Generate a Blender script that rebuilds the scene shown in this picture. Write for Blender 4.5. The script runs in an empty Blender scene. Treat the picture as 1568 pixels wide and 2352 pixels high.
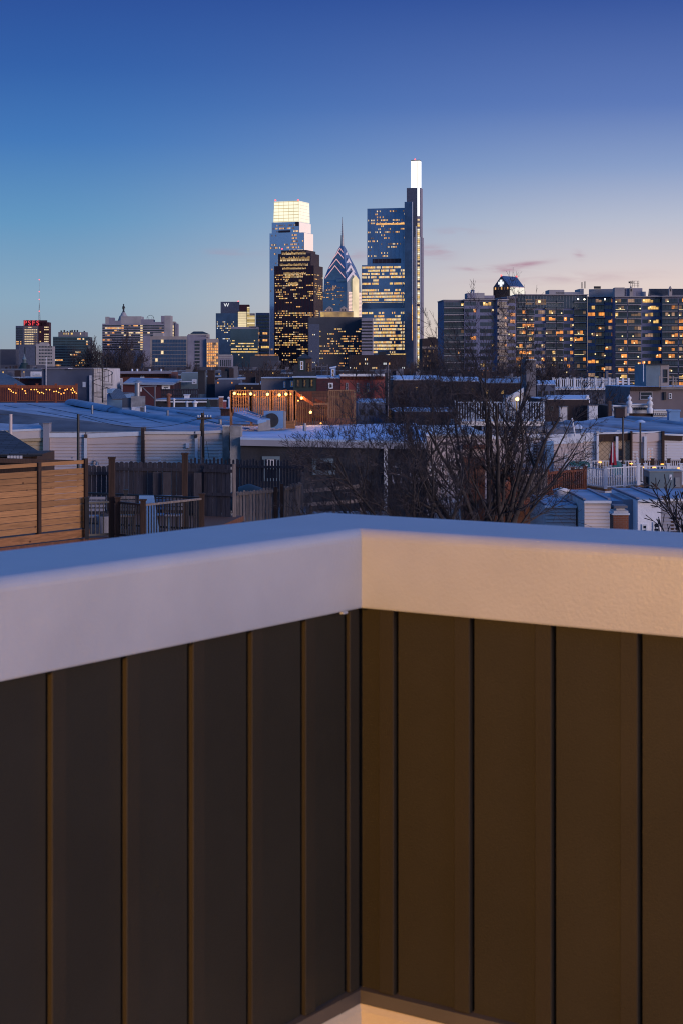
import bpy, math, random
from mathutils import Vector
SC = bpy.context.scene
COL = SC.collection
R = random.Random(7)
EYE = 11.0
FP = 4000.0          # focal length in layout units (photo laid out 1568 x 2352)
CX, HY = 784.0, 850.0
V = Vector
def P(px, py, Y):
    return V(((px-CX)/FP*Y, Y, EYE-(py-HY)/FP*Y))
def srgb(r, g, b):
    f = lambda c: (c/255/12.92) if c <= 10 else ((c/255+.055)/1.055)**2.4
    return (f(r), f(g), f(b))

# ------------------------------------------------------------------ materials
MATS = {}
def nmat(name):
    m = bpy.data.materials.new(name); m.use_nodes = True
    nt = m.node_tree; b = nt.nodes['Principled BSDF']
    MATS[name] = m
    return m, nt, b
def mat(name, col, rough=.7, var=.25, scale=2.0, bump=0.0, bscale=None, metal=0.0, spec=None, stain=0.0, stain_col=(.03,.03,.03), stain_scale=.4, stretch=None):
    m, nt, b = nmat(name)
    N = nt.nodes.new; L = nt.links.new
    tc = N('ShaderNodeTexCoord'); src = tc.outputs['Object']
    if stretch:
        mp = N('ShaderNodeMapping'); mp.inputs['Scale'].default_value = stretch; L(src, mp.inputs['Vector']); src = mp.outputs['Vector']
    n1 = N('ShaderNodeTexNoise'); n1.inputs['Scale'].default_value = scale; n1.inputs['Detail'].default_value = 6; L(src, n1.inputs['Vector'])
    rp = N('ShaderNodeValToRGB'); L(n1.outputs['Fac'], rp.inputs['Fac'])
    rp.color_ramp.elements[0].position = .3; rp.color_ramp.elements[1].position = .7
    rp.color_ramp.elements[0].color = (*[c*(1-var) for c in col], 1)
    rp.color_ramp.elements[1].color = (*[min(1, c*(1+var)) for c in col], 1)
    out = rp.outputs['Color']
    if stain:
        n2 = N('ShaderNodeTexNoise'); n2.inputs['Scale'].default_value = stain_scale; n2.inputs['Detail'].default_value = 8; n2.inputs['Roughness'].default_value = .65
        L(tc.outputs['Object'], n2.inputs['Vector'])
        r2 = N('ShaderNodeValToRGB'); L(n2.outputs['Fac'], r2.inputs['Fac'])
        r2.color_ramp.elements[0].position = .5; r2.color_ramp.elements[1].position = .68
        r2.color_ramp.elements[0].color = (0,0,0,1); r2.color_ramp.elements[1].color = (stain,)*3+(1,)
        mx = N('ShaderNodeMix'); mx.data_type = 'RGBA'; L(r2.outputs['Color'], mx.inputs['Factor']); L(out, mx.inputs['A']); mx.inputs['B'].default_value = (*stain_col, 1)
        out = mx.outputs['Result']
    L(out, b.inputs['Base Color'])
    b.inputs['Roughness'].default_value = rough; b.inputs['Metallic'].default_value = metal
    if spec is not None: b.inputs['Specular IOR Level'].default_value = spec
    if bump:
        n3 = N('ShaderNodeTexNoise'); n3.inputs['Scale'].default_value = bscale or scale*4; n3.inputs['Detail'].default_value = 5; L(src, n3.inputs['Vector'])
        bp = N('ShaderNodeBump'); bp.inputs['Strength'].default_value = bump; bp.inputs['Distance'].default_value = .02; L(n3.outputs['Fac'], bp.inputs['Height']); L(bp.outputs['Normal'], b.inputs['Normal'])
    return m
def brickmat(name, c1, c2, mortar, bw=.22, bh=.075, rough=.9):
    m, nt, b = nmat(name); N = nt.nodes.new; L = nt.links.new
    tc = N('ShaderNodeTexCoord'); sp = N('ShaderNodeSeparateXYZ'); L(tc.outputs['Object'], sp.inputs[0])
    ad = N('ShaderNodeMath'); ad.operation = 'ADD'; L(sp.outputs['X'], ad.inputs[0]); L(sp.outputs['Y'], ad.inputs[1])
    cb = N('ShaderNodeCombineXYZ'); L(ad.outputs[0], cb.inputs['X']); L(sp.outputs['Z'], cb.inputs['Y'])
    bk = N('ShaderNodeTexBrick'); L(cb.outputs[0], bk.inputs['Vector']); bk.inputs['Scale'].default_value = 1
    bk.inputs['Brick Width'].default_value = bw; bk.inputs['Row Height'].default_value = bh; bk.inputs['Mortar Size'].default_value = .008
    bk.inputs['Color1'].default_value = (*c1, 1); bk.inputs['Color2'].default_value = (*c2, 1); bk.inputs['Mortar'].default_value = (*mortar, 1)
    n = N('ShaderNodeTexNoise'); n.inputs['Scale'].default_value = 1.2; n.inputs['Detail'].default_value = 6; L(tc.outputs['Object'], n.inputs['Vector'])
    mx = N('ShaderNodeMix'); mx.data_type = 'RGBA'; mx.blend_type = 'MULTIPLY'; mx.inputs['Factor'].default_value = .6
    L(bk.outputs['Color'], mx.inputs['A']); L(n.outputs['Fac'], mx.inputs['B']); L(mx.outputs['Result'], b.inputs['Base Color'])
    b.inputs['Roughness'].default_value = rough
    return m
def shinglemat(name, c1, c2, bw=.3, bh=.14, rough=.9, diag=False):
    m, nt, b = nmat(name); N = nt.nodes.new; L = nt.links.new
    tc = N('ShaderNodeTexCoord'); sp = N('ShaderNodeSeparateXYZ'); L(tc.outputs['Object'], sp.inputs[0])
    cb = N('ShaderNodeCombineXYZ')
    if diag:
        a = N('ShaderNodeMath'); a.operation = 'ADD'; L(sp.outputs['X'], a.inputs[0]); L(sp.outputs['Z'], a.inputs[1])
        s = N('ShaderNodeMath'); s.operation = 'SUBTRACT'; L(sp.outputs['X'], s.inputs[0]); L(sp.outputs['Z'], s.inputs[1])
        L(a.outputs[0], cb.inputs['X']); L(s.outputs[0], cb.inputs['Y'])
    else:
        L(sp.outputs['X'], cb.inputs['X'])
        a = N('ShaderNodeMath'); a.operation = 'ADD'; L(sp.outputs['Y'], a.inputs[0]); L(sp.outputs['Z'], a.inputs[1]); L(a.outputs[0], cb.inputs['Y'])
    bk = N('ShaderNodeTexBrick'); L(cb.outputs[0], bk.inputs['Vector']); bk.inputs['Scale'].default_value = 1
    bk.inputs['Brick Width'].default_value = bw; bk.inputs['Row Height'].default_value = bh; bk.inputs['Mortar Size'].default_value = .015
    if diag: bk.offset = 0
    bk.inputs['Color1'].default_value = (*c1, 1); bk.inputs['Color2'].default_value = (*c2, 1); bk.inputs['Mortar'].default_value = (*[x*.35 for x in c1], 1)
    L(bk.outputs['Color'], b.inputs['Base Color']); b.inputs['Roughness'].default_value = rough
    return m
def woodmat(name, c, rough=.75, axis='X', var=.45, knots=True, spec=.3):
    m, nt, b = nmat(name); N = nt.nodes.new; L = nt.links.new
    tc = N('ShaderNodeTexCoord'); mp = N('ShaderNodeMapping'); L(tc.outputs['Object'], mp.inputs['Vector'])
    mp.inputs['Scale'].default_value = {'X': (1.2, 1.2, 16), 'Z': (14, 14, 1.0)}[axis]
    n = N('ShaderNodeTexNoise'); n.inputs['Scale'].default_value = 1.6; n.inputs['Detail'].default_value = 7; n.inputs['Distortion'].default_value = 1.2; L(mp.outputs[0], n.inputs['Vector'])
    rp = N('ShaderNodeValToRGB'); L(n.outputs['Fac'], rp.inputs['Fac'])
    e = rp.color_ramp.elements; e[0].position = .3; e[1].position = .72
    e[0].color = (*[x*(1-var) for x in c], 1); e[1].color = (*[min(1, x*(1+var*.6)) for x in c], 1)
    out = rp.outputs['Color']
    geo = N('ShaderNodeNewGeometry'); rr = N('ShaderNodeMapRange'); L(geo.outputs['Random Per Island'], rr.inputs['Value']); rr.inputs['To Min'].default_value = .72; rr.inputs['To Max'].default_value = 1.18
    hs = N('ShaderNodeHueSaturation'); L(rr.outputs[0], hs.inputs['Value']); L(out, hs.inputs['Color']); out = hs.outputs['Color']
    if knots:
        vo = N('ShaderNodeTexVoronoi'); vo.inputs['Scale'].default_value = 2.3; vm = N('ShaderNodeMapping'); vm.inputs['Scale'].default_value = (1, 1, 1.6) if axis == 'X' else (1.6, 1.6, 1)
        L(tc.outputs['Object'], vm.inputs['Vector']); L(vm.outputs[0], vo.inputs['Vector'])
        r2 = N('ShaderNodeValToRGB'); L(vo.outputs['Distance'], r2.inputs['Fac']); r2.color_ramp.elements[0].position = .05; r2.color_ramp.elements[1].position = .12
        r2.color_ramp.elements[0].color = (.25,.2,.18,1); r2.color_ramp.elements[1].color = (1,1,1,1)
        mx = N('ShaderNodeMix'); mx.data_type = 'RGBA'; mx.blend_type = 'MULTIPLY'; mx.inputs['Factor'].default_value = 1; L(out, mx.inputs['A']); L(r2.outputs['Color'], mx.inputs['B']); out = mx.outputs['Result']
    L(out, b.inputs['Base Color']); b.inputs['Roughness'].default_value = rough; b.inputs['Specular IOR Level'].default_value = spec
    return m
def emat(name, col, s, var=.5, scale=1.0):
    m, nt, b = nmat(name); N = nt.nodes.new; L = nt.links.new
    tc = N('ShaderNodeTexCoord')
    n = N('ShaderNodeTexNoise'); n.inputs['Scale'].default_value = scale; n.inputs['Detail'].default_value = 4; L(tc.outputs['Object'], n.inputs['Vector'])
    mr = N('ShaderNodeMapRange'); L(n.outputs['Fac'], mr.inputs['Value']); mr.inputs['From Min'].default_value = .3; mr.inputs['From Max'].default_value = .7
    mr.inputs['To Min'].default_value = s*(1-var); mr.inputs['To Max'].default_value = s*(1+var*.7)
    b.inputs['Base Color'].default_value = (.05,.05,.05,1); b.inputs['Roughness'].default_value = .3
    b.inputs['Emission Color'].default_value = (*col, 1); L(mr.outputs[0], b.inputs['Emission Strength'])
    return m

mat('city_dark', (.035,.04,.055), .6, .2, .05)
mat('far_low', (.06,.065,.09), .9, .3, .02)
mat('glass_dark', (.012,.018,.03), .12, .3, .2, spec=.8)
mat('glass_navy', (.06,.10,.18), .15, .2, .08, metal=.5)
mat('glass_pale', (.40,.52,.70), .2, .08, .02, metal=.7)
mat('glass_blue', (.13,.21,.36), .15, .15, .05, metal=.6)
mat('glass_teal', (.03,.06,.085), .15, .3, .05, spec=.9)
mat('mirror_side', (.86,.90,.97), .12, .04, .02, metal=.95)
mat('granite_brown', (.03,.02,.03), .45, .2, .05)
mat('concrete', (.32,.30,.30), .85, .15, .1)
mat('concrete_lav', (.22,.21,.26), .85, .15, .1)
mat('concrete_dim', (.15,.145,.165), .85, .2, .1)
mat('concrete_tan', (.30,.26,.24), .85, .15, .1)
mat('slate_wall', (.07,.085,.13), .9, .2, .5)
mat('metal_mid', (.25,.26,.28), .45, .2, 2, metal=.6)
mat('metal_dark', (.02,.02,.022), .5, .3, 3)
mat('white_paint', (.6,.62,.66), .5, .1, 3, stain=.35, stain_col=(.3,.3,.32), stain_scale=1.5)
mat('white_trim', (.62,.64,.68), .4, .06, 3)
mat('off_white', (.55,.53,.53), .7, .12, 1.5, stain=.3, stain_col=(.25,.22,.2))
mat('vinyl_pink', (.55,.45,.42), .55, .06, .8, stain=.25, stain_col=(.3,.24,.22))
mat('vinyl_beige', (.60,.51,.46), .55, .06, .8, stain=.2, stain_col=(.32,.26,.22))
mat('vinyl_yellow', (.46,.35,.21), .6, .1, .8, stain=.3, stain_col=(.25,.2,.14))
mat('vinyl_white', (.62,.60,.62), .5, .06, .8, stain=.2, stain_col=(.35,.33,.33))
mat('vinyl_grey', (.24,.24,.28), .6, .08, .8)
mat('fascia_metal', (.75,.70,.68), .28, .12, 1.2, metal=.35, stain=.3, stain_col=(.3,.27,.26), stain_scale=1.2)
mat('roof_blue', (.21,.275,.37), .75, .2, .5, .5, 3, stain=.75, stain_col=(.10,.125,.16), stain_scale=.3)
mat('roof_pale', (.34,.45,.62), .7, .16, .6, .5, 3, stain=.5, stain_col=(.2,.22,.25), stain_scale=.3)
mat('roof_dark', (.07,.08,.10), .85, .35, .7, .6, 3, stain=.5, stain_col=(.15,.16,.18), stain_scale=.5)
mat('snow', (.48,.54,.66), .6, .1, 2, .6, 3)
mat('stucco_dark', (.024,.026,.034), .9, .35, .8, .7, 6, stain=.6, stain_col=(.025,.025,.03), stain_scale=.7)
mat('stucco_grey', (.19,.19,.2), .9, .3, 1, .7, 6, stain=.5, stain_col=(.08,.08,.08))
mat('stucco_white', (.74,.74,.78), .85, .08, 1.2, .9, 5, stain=.3, stain_col=(.35,.35,.38))
mat('cement', (.24,.23,.22), .9, .3, 2.5, .8, 8, stain=.5, stain_col=(.08,.07,.07), stain_scale=1.5)
mat('peeling', (.58,.58,.6), .9, .15, 3, .8, 8, stain=.8, stain_col=(.15,.12,.11), stain_scale=2.5)
mat('teal_clad', (.12,.17,.20), .7, .15, 1)
mat('taupe', (.17,.14,.15), .85, .12, .6)
mat('maroon', (.05,.012,.02), .8, .2, 1)
mat('green_dark', (.012,.03,.03), .7, .2, 1)
mat('blue_clad', (.13,.25,.42), .7, .15, 1)
mat('red_fabric', (.28,.015,.035), .9, .2, 4)
mat('teal_plastic', (.01,.12,.13), .5, .2, 3)
mat('bark', (.042,.034,.033), .95, .35, 6, .8, 25)
mat('twig', (.052,.040,.042), .95, .3, 3)
mat('ground_mat', (.035,.035,.038), .95, .4, .05, stain=.6, stain_col=(.05,.055,.03), stain_scale=.02)
mat('asphalt', (.05,.05,.052), .9, .25, .5)
brickmat('brick', (.19,.045,.035), (.14,.035,.03), (.16,.12,.11))
brickmat('brick_pink', (.40,.085,.08), (.33,.07,.065), (.26,.12,.11))
brickmat('brick_orange', (.34,.11,.05), (.26,.08,.04), (.3,.2,.16))
brickmat('brick_dark', (.05,.028,.028), (.035,.02,.022), (.06,.05,.05))
brickmat('brick_brown', (.12,.07,.055), (.09,.05,.04), (.12,.09,.08))
shinglemat('shingle_dark', (.018,.024,.034), (.045,.055,.075), .5, .16)
shinglemat('shingle_grey', (.10,.11,.13), (.15,.16,.18), .35, .18)
shinglemat('shingle_diamond', (.42,.31,.20), (.36,.27,.18), .3, .3, diag=True)
woodmat('cedar', (.34,.17,.07), var=.26)
woodmat('cedar_beam', (.30,.135,.055))
woodmat('deck_red', (.20,.065,.035), axis='Z', knots=False)
woodmat('deck_tan', (.22,.12,.065), axis='Z', knots=False)
woodmat('deck_brown', (.16,.07,.045), axis='Z', knots=False)
woodmat('grey_wood', (.052,.046,.054), axis='Z', knots=False)
woodmat('pale_wood', (.20,.165,.15), axis='Z', knots=False)
woodmat('brown_post', (.05,.028,.02), axis='Z', knots=False)
woodmat('pole_wood', (.06,.045,.035), axis='Z', knots=False)
# lit windows and lamps, plus one glow painted for sky reflections
emat('lit_warm', (1.0,.50,.15), .95, .5, .35)
emat('lit_yellow', (1.0,.64,.18), .95, .4, .3)
emat('lit_cream', (1.0,.74,.42), .9, .45, .3)
emat('lit_orange', (1.0,.40,.10), .9, .6, .6)
emat('lit_white', (.9,.95,1.0), .9, .5, .3)
emat('lit_dim', (.9,.5,.25), .16, .7, .3)
emat('crown_white', (1.0,.95,.72), 1.05, .12, .02)
emat('crown_line', (1.0,.72,.25), .55, .2, .05)
emat('lantern_white', (.96,.98,1.0), 1.3, .05, .02)
emat('sign_red', (1.0,.06,.07), .95, .1, 1)
emat('red_beacon', (1.0,.10,.10), 2.5, .1, 1)
emat('neon_pink', (1.0,.55,.60), .75, .2, .05)
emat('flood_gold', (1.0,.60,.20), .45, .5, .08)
emat('bulb', (1.0,.40,.07), 3.2, .1, 1)
emat('bulb_hot', (1.0,.50,.13), 4, .1, 1)
emat('street_glow', (1.0,.62,.22), 2.6, .1, 1)
emat('sign_white', (.95,.97,1.0), 1.0, .1, 1)
emat('sign_green', (.1,1.0,.35), 1.2, .1, 1)
emat('lamp_glow', (1.0,.6,.25), 6, .1, 1)
emat('gold_reflection_glow', (1.0,.80,.48), .80, .3, .03)  # emission standing in for gold sky light mirrored by glass
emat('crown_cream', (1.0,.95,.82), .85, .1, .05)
emat('lamp_white', (1.0,.85,.6), 8, .1, 1)

# ------------------------------------------------------------------ mesh builder
ORG = {}
EACH = {'stair_tower','plant_room','roof_block','upper_block','wing','pediment','roof_lamp','flue','gable_pier','gable','balcony','string_course','cooling_tower','pier','stair_window','terrace_light','round_bay','chimney_pot','post','lattice_post','bolt','window_row','brace','mullion_x','vent_pipe','cornice','louvre_band','side_tower','light_fin','recess','fence_rail','pot','downspout','chimney','window','fan','block_row','rail','tread','board','cap_course','wall','coping'}
class MB:
    def islands(s):
        par = list(range(len(s.v))); key = {}
        def fd(i):
            while par[i] != i: par[i] = par[par[i]]; i = par[i]
            return i
        for i, p in enumerate(s.v):
            k = (round(p.x,3), round(p.y,3), round(p.z,3))
            if k in key: par[fd(i)] = fd(key[k])
            else: key[k] = i
        for f in s.f:
            for i in f[1:]: par[fd(i)] = fd(f[0])
        out = {}
        for n, f in enumerate(s.f):
            q = out.setdefault(fd(f[0]), (MB(), {})); mb, mp = q
            for i in f:
                if i not in mp: mp[i] = len(mb.v); mb.v.append(s.v[i])
            mb.f.append([mp[i] for i in f]); mb.m.append(s.m[n]); mb.sm.append(s.sm[n])
        return [q[0] for q in out.values()]
    def __init__(s): s.v = []; s.f = []; s.m = []; s.sm = []
    def add(s, vs, fs, m, smooth=False):
        k = len(s.v); s.v += [V(p) for p in vs]
        for f in fs: s.f.append([i+k for i in f]); s.m.append(m); s.sm.append(smooth)
    def ob(s, p, a, b, c, m):
        vs = [p, p+a, p+a+b, p+b, p+c, p+a+c, p+a+b+c, p+b+c]
        s.add(vs, [(0,3,2,1),(4,5,6,7),(0,1,5,4),(1,2,6,5),(2,3,7,6),(3,0,4,7)], m)
    def box(s, a, b, m):
        a, b = V(a), V(b); d = b-a
        s.ob(a, V((d.x,0,0)), V((0,d.y,0)), V((0,0,d.z)), m)
    def prism(s, pts, z0, z1, m, mtop=None):
        n = len(pts); vs = [V((p[0],p[1],z0)) for p in pts]+[V((p[0],p[1],z1)) for p in pts]
        s.add(vs, [(i,(i+1)%n,n+(i+1)%n,n+i) for i in range(n)]+[tuple(range(n-1,-1,-1))], m)
        s.add(vs[n:], [tuple(range(n))], mtop or m)
    def hull(s, lo, hi, m, mtop=None):
        n = len(lo); vs = [V(p) for p in lo]+[V(p) for p in hi]
        s.add(vs, [(i,(i+1)%n,n+(i+1)%n,n+i) for i in range(n)]+[tuple(range(n-1,-1,-1))], m)
        s.add(vs[n:], [tuple(range(n))], mtop or m)
    def slab(s, pts, th, m):
        s.hull([V(p)-V((0,0,th)) for p in pts], [V(p) for p in pts], m)
    def quad(s, a, b, c, d, m): s.add([a,b,c,d], [(0,1,2,3)], m)
    def tube(s, p0, p1, r0, r1, m, n=8, cap=True, smooth=True):
        p0, p1 = V(p0), V(p1); d = (p1-p0)
        if d.length < 1e-6: return
        d.normalize(); a = d.orthogonal().normalized(); b = d.cross(a)
        vs = []
        for p, r in ((p0,r0),(p1,r1)):
            for i in range(n):
                t = 2*math.pi*i/n; vs.append(p+a*(r*math.cos(t))+b*(r*math.sin(t)))
        s.add(vs, [(i,(i+1)%n,n+(i+1)%n,n+i) for i in range(n)], m, smooth)
        if cap: s.add(vs, [tuple(range(n-1,-1,-1)), tuple(range(n,2*n))], m)
    def lathe(s, c, prof, m, n=16, smooth=True):
        c = V(c); vs = []
        for r, z in prof:
            for i in range(n):
                t = 2*math.pi*i/n; vs.append(c+V((r*math.cos(t), r*math.sin(t), z)))
        fs = []
        for k in range(len(prof)-1):
            for i in range(n): fs.append((k*n+i, k*n+(i+1)%n, (k+1)*n+(i+1)%n, (k+1)*n+i))
        s.add(vs, fs, m, smooth)
        q = len(vs)
        s.add(vs, [tuple(range(n-1,-1,-1)), tuple(range(q-n,q))], m)
    def ball(s, c, r, m, n=8):
        s.lathe(c, [(r*math.sin(math.pi*k/6)+1e-4, -r*math.cos(math.pi*k/6)) for k in range(7)], m, n)
    def build(s, name, parent=None, label=None, cat=None, group=None, kind=None, org=None):
        if not s.f: return None
        if parent is not None and name in EACH:
            isl = s.islands()
            if len(isl) > 1:
                r = None
                for q in isl: r = q.build(name, parent, label, None, None, kind)
                return r
        me = bpy.data.meshes.new(name)
        if parent is not None: o0 = ORG[parent]
        elif org is not None: o0 = V(org)
        else:
            xs = [p.x for p in s.v]; ys = [p.y for p in s.v]; zs = [p.z for p in s.v]
            o0 = V(((min(xs)+max(xs))/2, (min(ys)+max(ys))/2, min(zs)))
        me.from_pydata([p-o0 for p in s.v], [], s.f)
        names = []
        for m in s.m:
            if m not in names: names.append(m)
        for n in names: me.materials.append(MATS[n])
        ix = {n: i for i, n in enumerate(names)}
        me.polygons.foreach_set('material_index', [ix[m] for m in s.m])
        me.polygons.foreach_set('use_smooth', s.sm)
        me.update()
        o = bpy.data.objects.new(name, me); COL.objects.link(o)
        if parent is not None: o.parent = parent
        else: o.location = o0
        ORG[o] = o0
        tag(o, label, cat, group, kind)
        return o
def tag(o, label=None, cat=None, group=None, kind=None):
    if label: o['label'] = label
    if cat: o['category'] = cat
    if group: o['group'] = group
    if kind: o['kind'] = kind
def thing(name, label, cat, loc, group=None):
    o = bpy.data.objects.new(name, None); COL.objects.link(o); o.location = loc; o.empty_display_size = .2
    ORG[o] = V(loc); tag(o, label, cat, group); return o
def copy_tree(o, loc=None, label=None, group=None, parent=None):
    c = o.copy(); COL.objects.link(c)
    if parent: c.parent = parent
    if loc is not None: c.location = loc
    if label: c['label'] = label
    if group: c['group'] = group
    for ch in list(o.children): copy_tree(ch, parent=c)
    return c

# a vertical wall plane: origin at pixel x0 and depth Y, running along angle a (0 = square to the view, + = recedes to the right)
class F:
    def __init__(s, x0, Y, a=0, o=None):
        s.o = V(o) if o is not None else P(x0, HY, Y); s.o.z = 0
        a = math.radians(a); s.u = V((math.cos(a), math.sin(a), 0)); s.n = V((s.u.y, -s.u.x, 0))
    def s(s_, px):
        k = (px-CX)/FP; o, u = s_.o, s_.u
        return (k*o.y-o.x)/(u.x-k*u.y)
    def pt(s_, px, out=0):
        return s_.o+s_.u*s_.s(px)+s_.n*out
    def at(s_, px, py, out=0):
        p = s_.pt(px); p = V((p.x, p.y, EYE-(py-HY)/FP*p.y)); return p+s_.n*out
    def z(s_, px, py): return s_.at(px, py).z
    def box(s_, mb, x0, x1, y0, y1, o0, o1, m, zb=None):
        a = s_.pt(x0, o0); b = s_.pt(x1, o0); xm = (x0+x1)/2
        zt = s_.z(xm, y0); zl = s_.z(xm, y1) if zb is None else zb
        a.z = zl; b.z = zl
        mb.ob(a, b-a, s_.n*(o1-o0), V((0,0,zt-zl)), m)
    def body(s_, mb, x0, x1, ztop, depth, m, mtop=None, z0=0):
        a = s_.pt(x0); b = s_.pt(x1); c = b-s_.n*depth; d = a-s_.n*depth
        mb.prism([a,b,c,d], z0, ztop, m, mtop)
    def bar(s_, mb, x0, y0, x1, y1, th, o0, o1, m):
        a = s_.at(x0, y0, o0); b = s_.at(x1, y1, o0)
        mb.ob(a-V((0,0,th)), b-a, s_.n*(o1-o0), V((0,0,th)), m)

def cell(mb, fr, s0, s1, z0, z1, out, m):
    a = fr.o+fr.u*s0+fr.n*out; b = fr.o+fr.u*s1+fr.n*out
    mb.quad(V((a.x,a.y,z0)), V((b.x,b.y,z0)), V((b.x,b.y,z1)), V((a.x,a.y,z1)), m)
def bands(parent, fr_list, ztop, zbot, n, pick, fw=.7, fh=.6, out=.2, name='window_band', base=None):
    """one ribbon window per floor; fr_list = [(frame, s0, s1, ncols)]"""
    h = (ztop-zbot)/n
    for r in range(n):
        mb = MB(); z1 = ztop-h*r-h*(1-fh)/2; z0 = z1-h*fh; cc = 0
        for fr, s0, s1, nc in fr_list:
            w = (s1-s0)/nc
            if base: cell(mb, fr, s0+w*.1, s1-w*.1, z0, z1, out*.5, base)
            for c in range(nc):
                m = pick(r, cc); cc += 1
                if m: cell(mb, fr, s0+w*c+w*(1-fw)/2, s0+w*(c+1)-w*(1-fw)/2, z0, z1, out, m)
        mb.build(name, parent)
def runs(n, nc, seed, dens, mats, pon=.85, strip=None):
    """rows of lit cells in runs; dens: list of row densities (cycled/interpolated)"""
    g = random.Random(seed); M = {}
    for r in range(n):
        d = dens[min(len(dens)-1, int(r*len(dens)/n))]*g.uniform(.5, 1.5)
        c = 0
        while c < nc:
            L = g.randint(1, 6)
            if g.random() < d:
                for k in range(L):
                    if c+k < nc and g.random() < pon: M[(r, c+k)] = g.choice(mats)
            c += L
    return lambda r, c: M.get((r, c))

def text_obj(name, body, loc, size, mname, parent=None, rotz=0, ext=.02, **kw):
    cu = bpy.data.curves.new(name, 'FONT'); cu.body = body; cu.size = size; cu.extrude = ext; cu.align_x = 'CENTER'
    o = bpy.data.objects.new(name, cu)
    COL.objects.link(o)
    dg = bpy.context.evaluated_depsgraph_get(); me = bpy.data.meshes.new_from_object(o.evaluated_get(dg))
    bpy.data.objects.remove(o)
    me.materials.clear(); me.materials.append(MATS[mname])
    q = bpy.data.objects.new(name, me); COL.objects.link(q)
    q.rotation_euler = (math.pi/2, 0, rotz)
    if parent is not None: q.parent = parent; q.location = V(loc)-ORG[parent]
    else: q.location = loc
    ORG[q] = V(loc); tag(q, **kw)
    return q
# ------------------------------------------------------------------ camera
cam = bpy.data.cameras.new('camera'); co = bpy.data.objects.new('camera', cam); COL.objects.link(co)
co.location = (0, 0, EYE); co.rotation_euler = (math.pi/2, 0, 0)
cam.sensor_fit = 'HORIZONTAL'; cam.sensor_width = 24; cam.lens = 24*FP/1568
cam.shift_y = -(1176-HY)/1568; cam.clip_end = 30000; cam.clip_start = .1
cam.dof.use_dof = True; cam.dof.focus_distance = 300; cam.dof.aperture_fstop = 13
SC.camera = co
SC.view_settings.view_transform = 'Standard'; SC.view_settings.look = 'None'; SC.view_settings.exposure = 0; SC.view_settings.gamma = 1
# ------------------------------------------------------------------ dusk sky
w = bpy.data.worlds.new('World'); SC.world = w; w.use_nodes = True
nt = w.node_tree; N = nt.nodes.new; L = nt.links.new
bg = nt.nodes['Background']
tc = N('ShaderNodeTexCoord'); sp = N('ShaderNodeSeparateXYZ'); L(tc.outputs['Generated'], sp.inputs[0])
def mth(op, a, b=None, clamp=False):
    n = N('ShaderNodeMath'); n.operation = op; n.use_clamp = clamp
    for i, q in enumerate((a, b)):
        if q is None: continue
        if isinstance(q, (int, float)): n.inputs[i].default_value = q
        else: L(q, n.inputs[i])
    return n.outputs[0]
def ramp(src, pts, gain=1.0):
    r = N('ShaderNodeValToRGB'); L(src, r.inputs['Fac']); e = r.color_ramp.elements
    while len(e) < len(pts): e.new(.5)
    for k, (p, c) in enumerate(pts):
        e[k].position = p; e[k].color = (*[x*gain for x in srgb(*c)], 1)
    return r.outputs['Color']
def mixc(f, a, b, mode='MIX'):
    m = N('ShaderNodeMix'); m.data_type = 'RGBA'; m.blend_type = mode; m.clamp_result = False
    for s, q in (('Factor', f), ('A', a), ('B', b)):
        if isinstance(q, tuple): m.inputs[s].default_value = (*q, 1)
        elif isinstance(q, (int, float)): m.inputs[s].default_value = q
        else: L(q, m.inputs[s])
    return m.outputs['Result']
Z = mth('MAXIMUM', sp.outputs['Z'], 0.0)
AZ = math.radians(SUN_AZ := 80)
dx = mth('MULTIPLY', sp.outputs['X'], math.sin(AZ)); dy = mth('MULTIPLY', sp.outputs['Y'], math.cos(AZ))
dot = mth('ADD', dx, dy)
left = ramp(Z, [(0,(146,150,160)), (.012,(148,161,176)), (.04,(138,168,191)), (.085,(100,151,193)), (.13,(69,121,185)), (.17,(53,98,169)), (.212,(45,81,154)), (.3,(58,102,178)), (.6,(76,130,208)), (1,(84,140,218))])
right = ramp(Z, [(0,(226,192,170)), (.02,(237,211,192)), (.05,(225,208,204)), (.085,(184,190,208)), (.115,(138,159,200)), (.15,(94,122,184)), (.212,(53,83,155)), (.3,(58,102,178)), (.6,(76,130,208)), (1,(84,140,218))])
glow = ramp(Z, [(0,(255,186,145)), (.05,(252,214,196)), (.12,(232,212,212)), (.25,(160,165,210)), (.5,(80,115,190)), (1,(70,112,190))], 1.35)
# the view spans dot about -0.02 (left edge) to 0.36 (right edge)
f1 = N('ShaderNodeMapRange'); f1.interpolation_type = 'SMOOTHSTEP'; L(dot, f1.inputs['Value']); f1.inputs['From Min'].default_value = -.01; f1.inputs['From Max'].default_value = .37
f2 = N('ShaderNodeMapRange'); f2.interpolation_type = 'SMOOTHSTEP'; L(dot, f2.inputs['Value']); f2.inputs['From Min'].default_value = .37; f2.inputs['From Max'].default_value = .85
c = mixc(f1.outputs[0], left, right); c = mixc(f2.outputs[0], c, glow)
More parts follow.
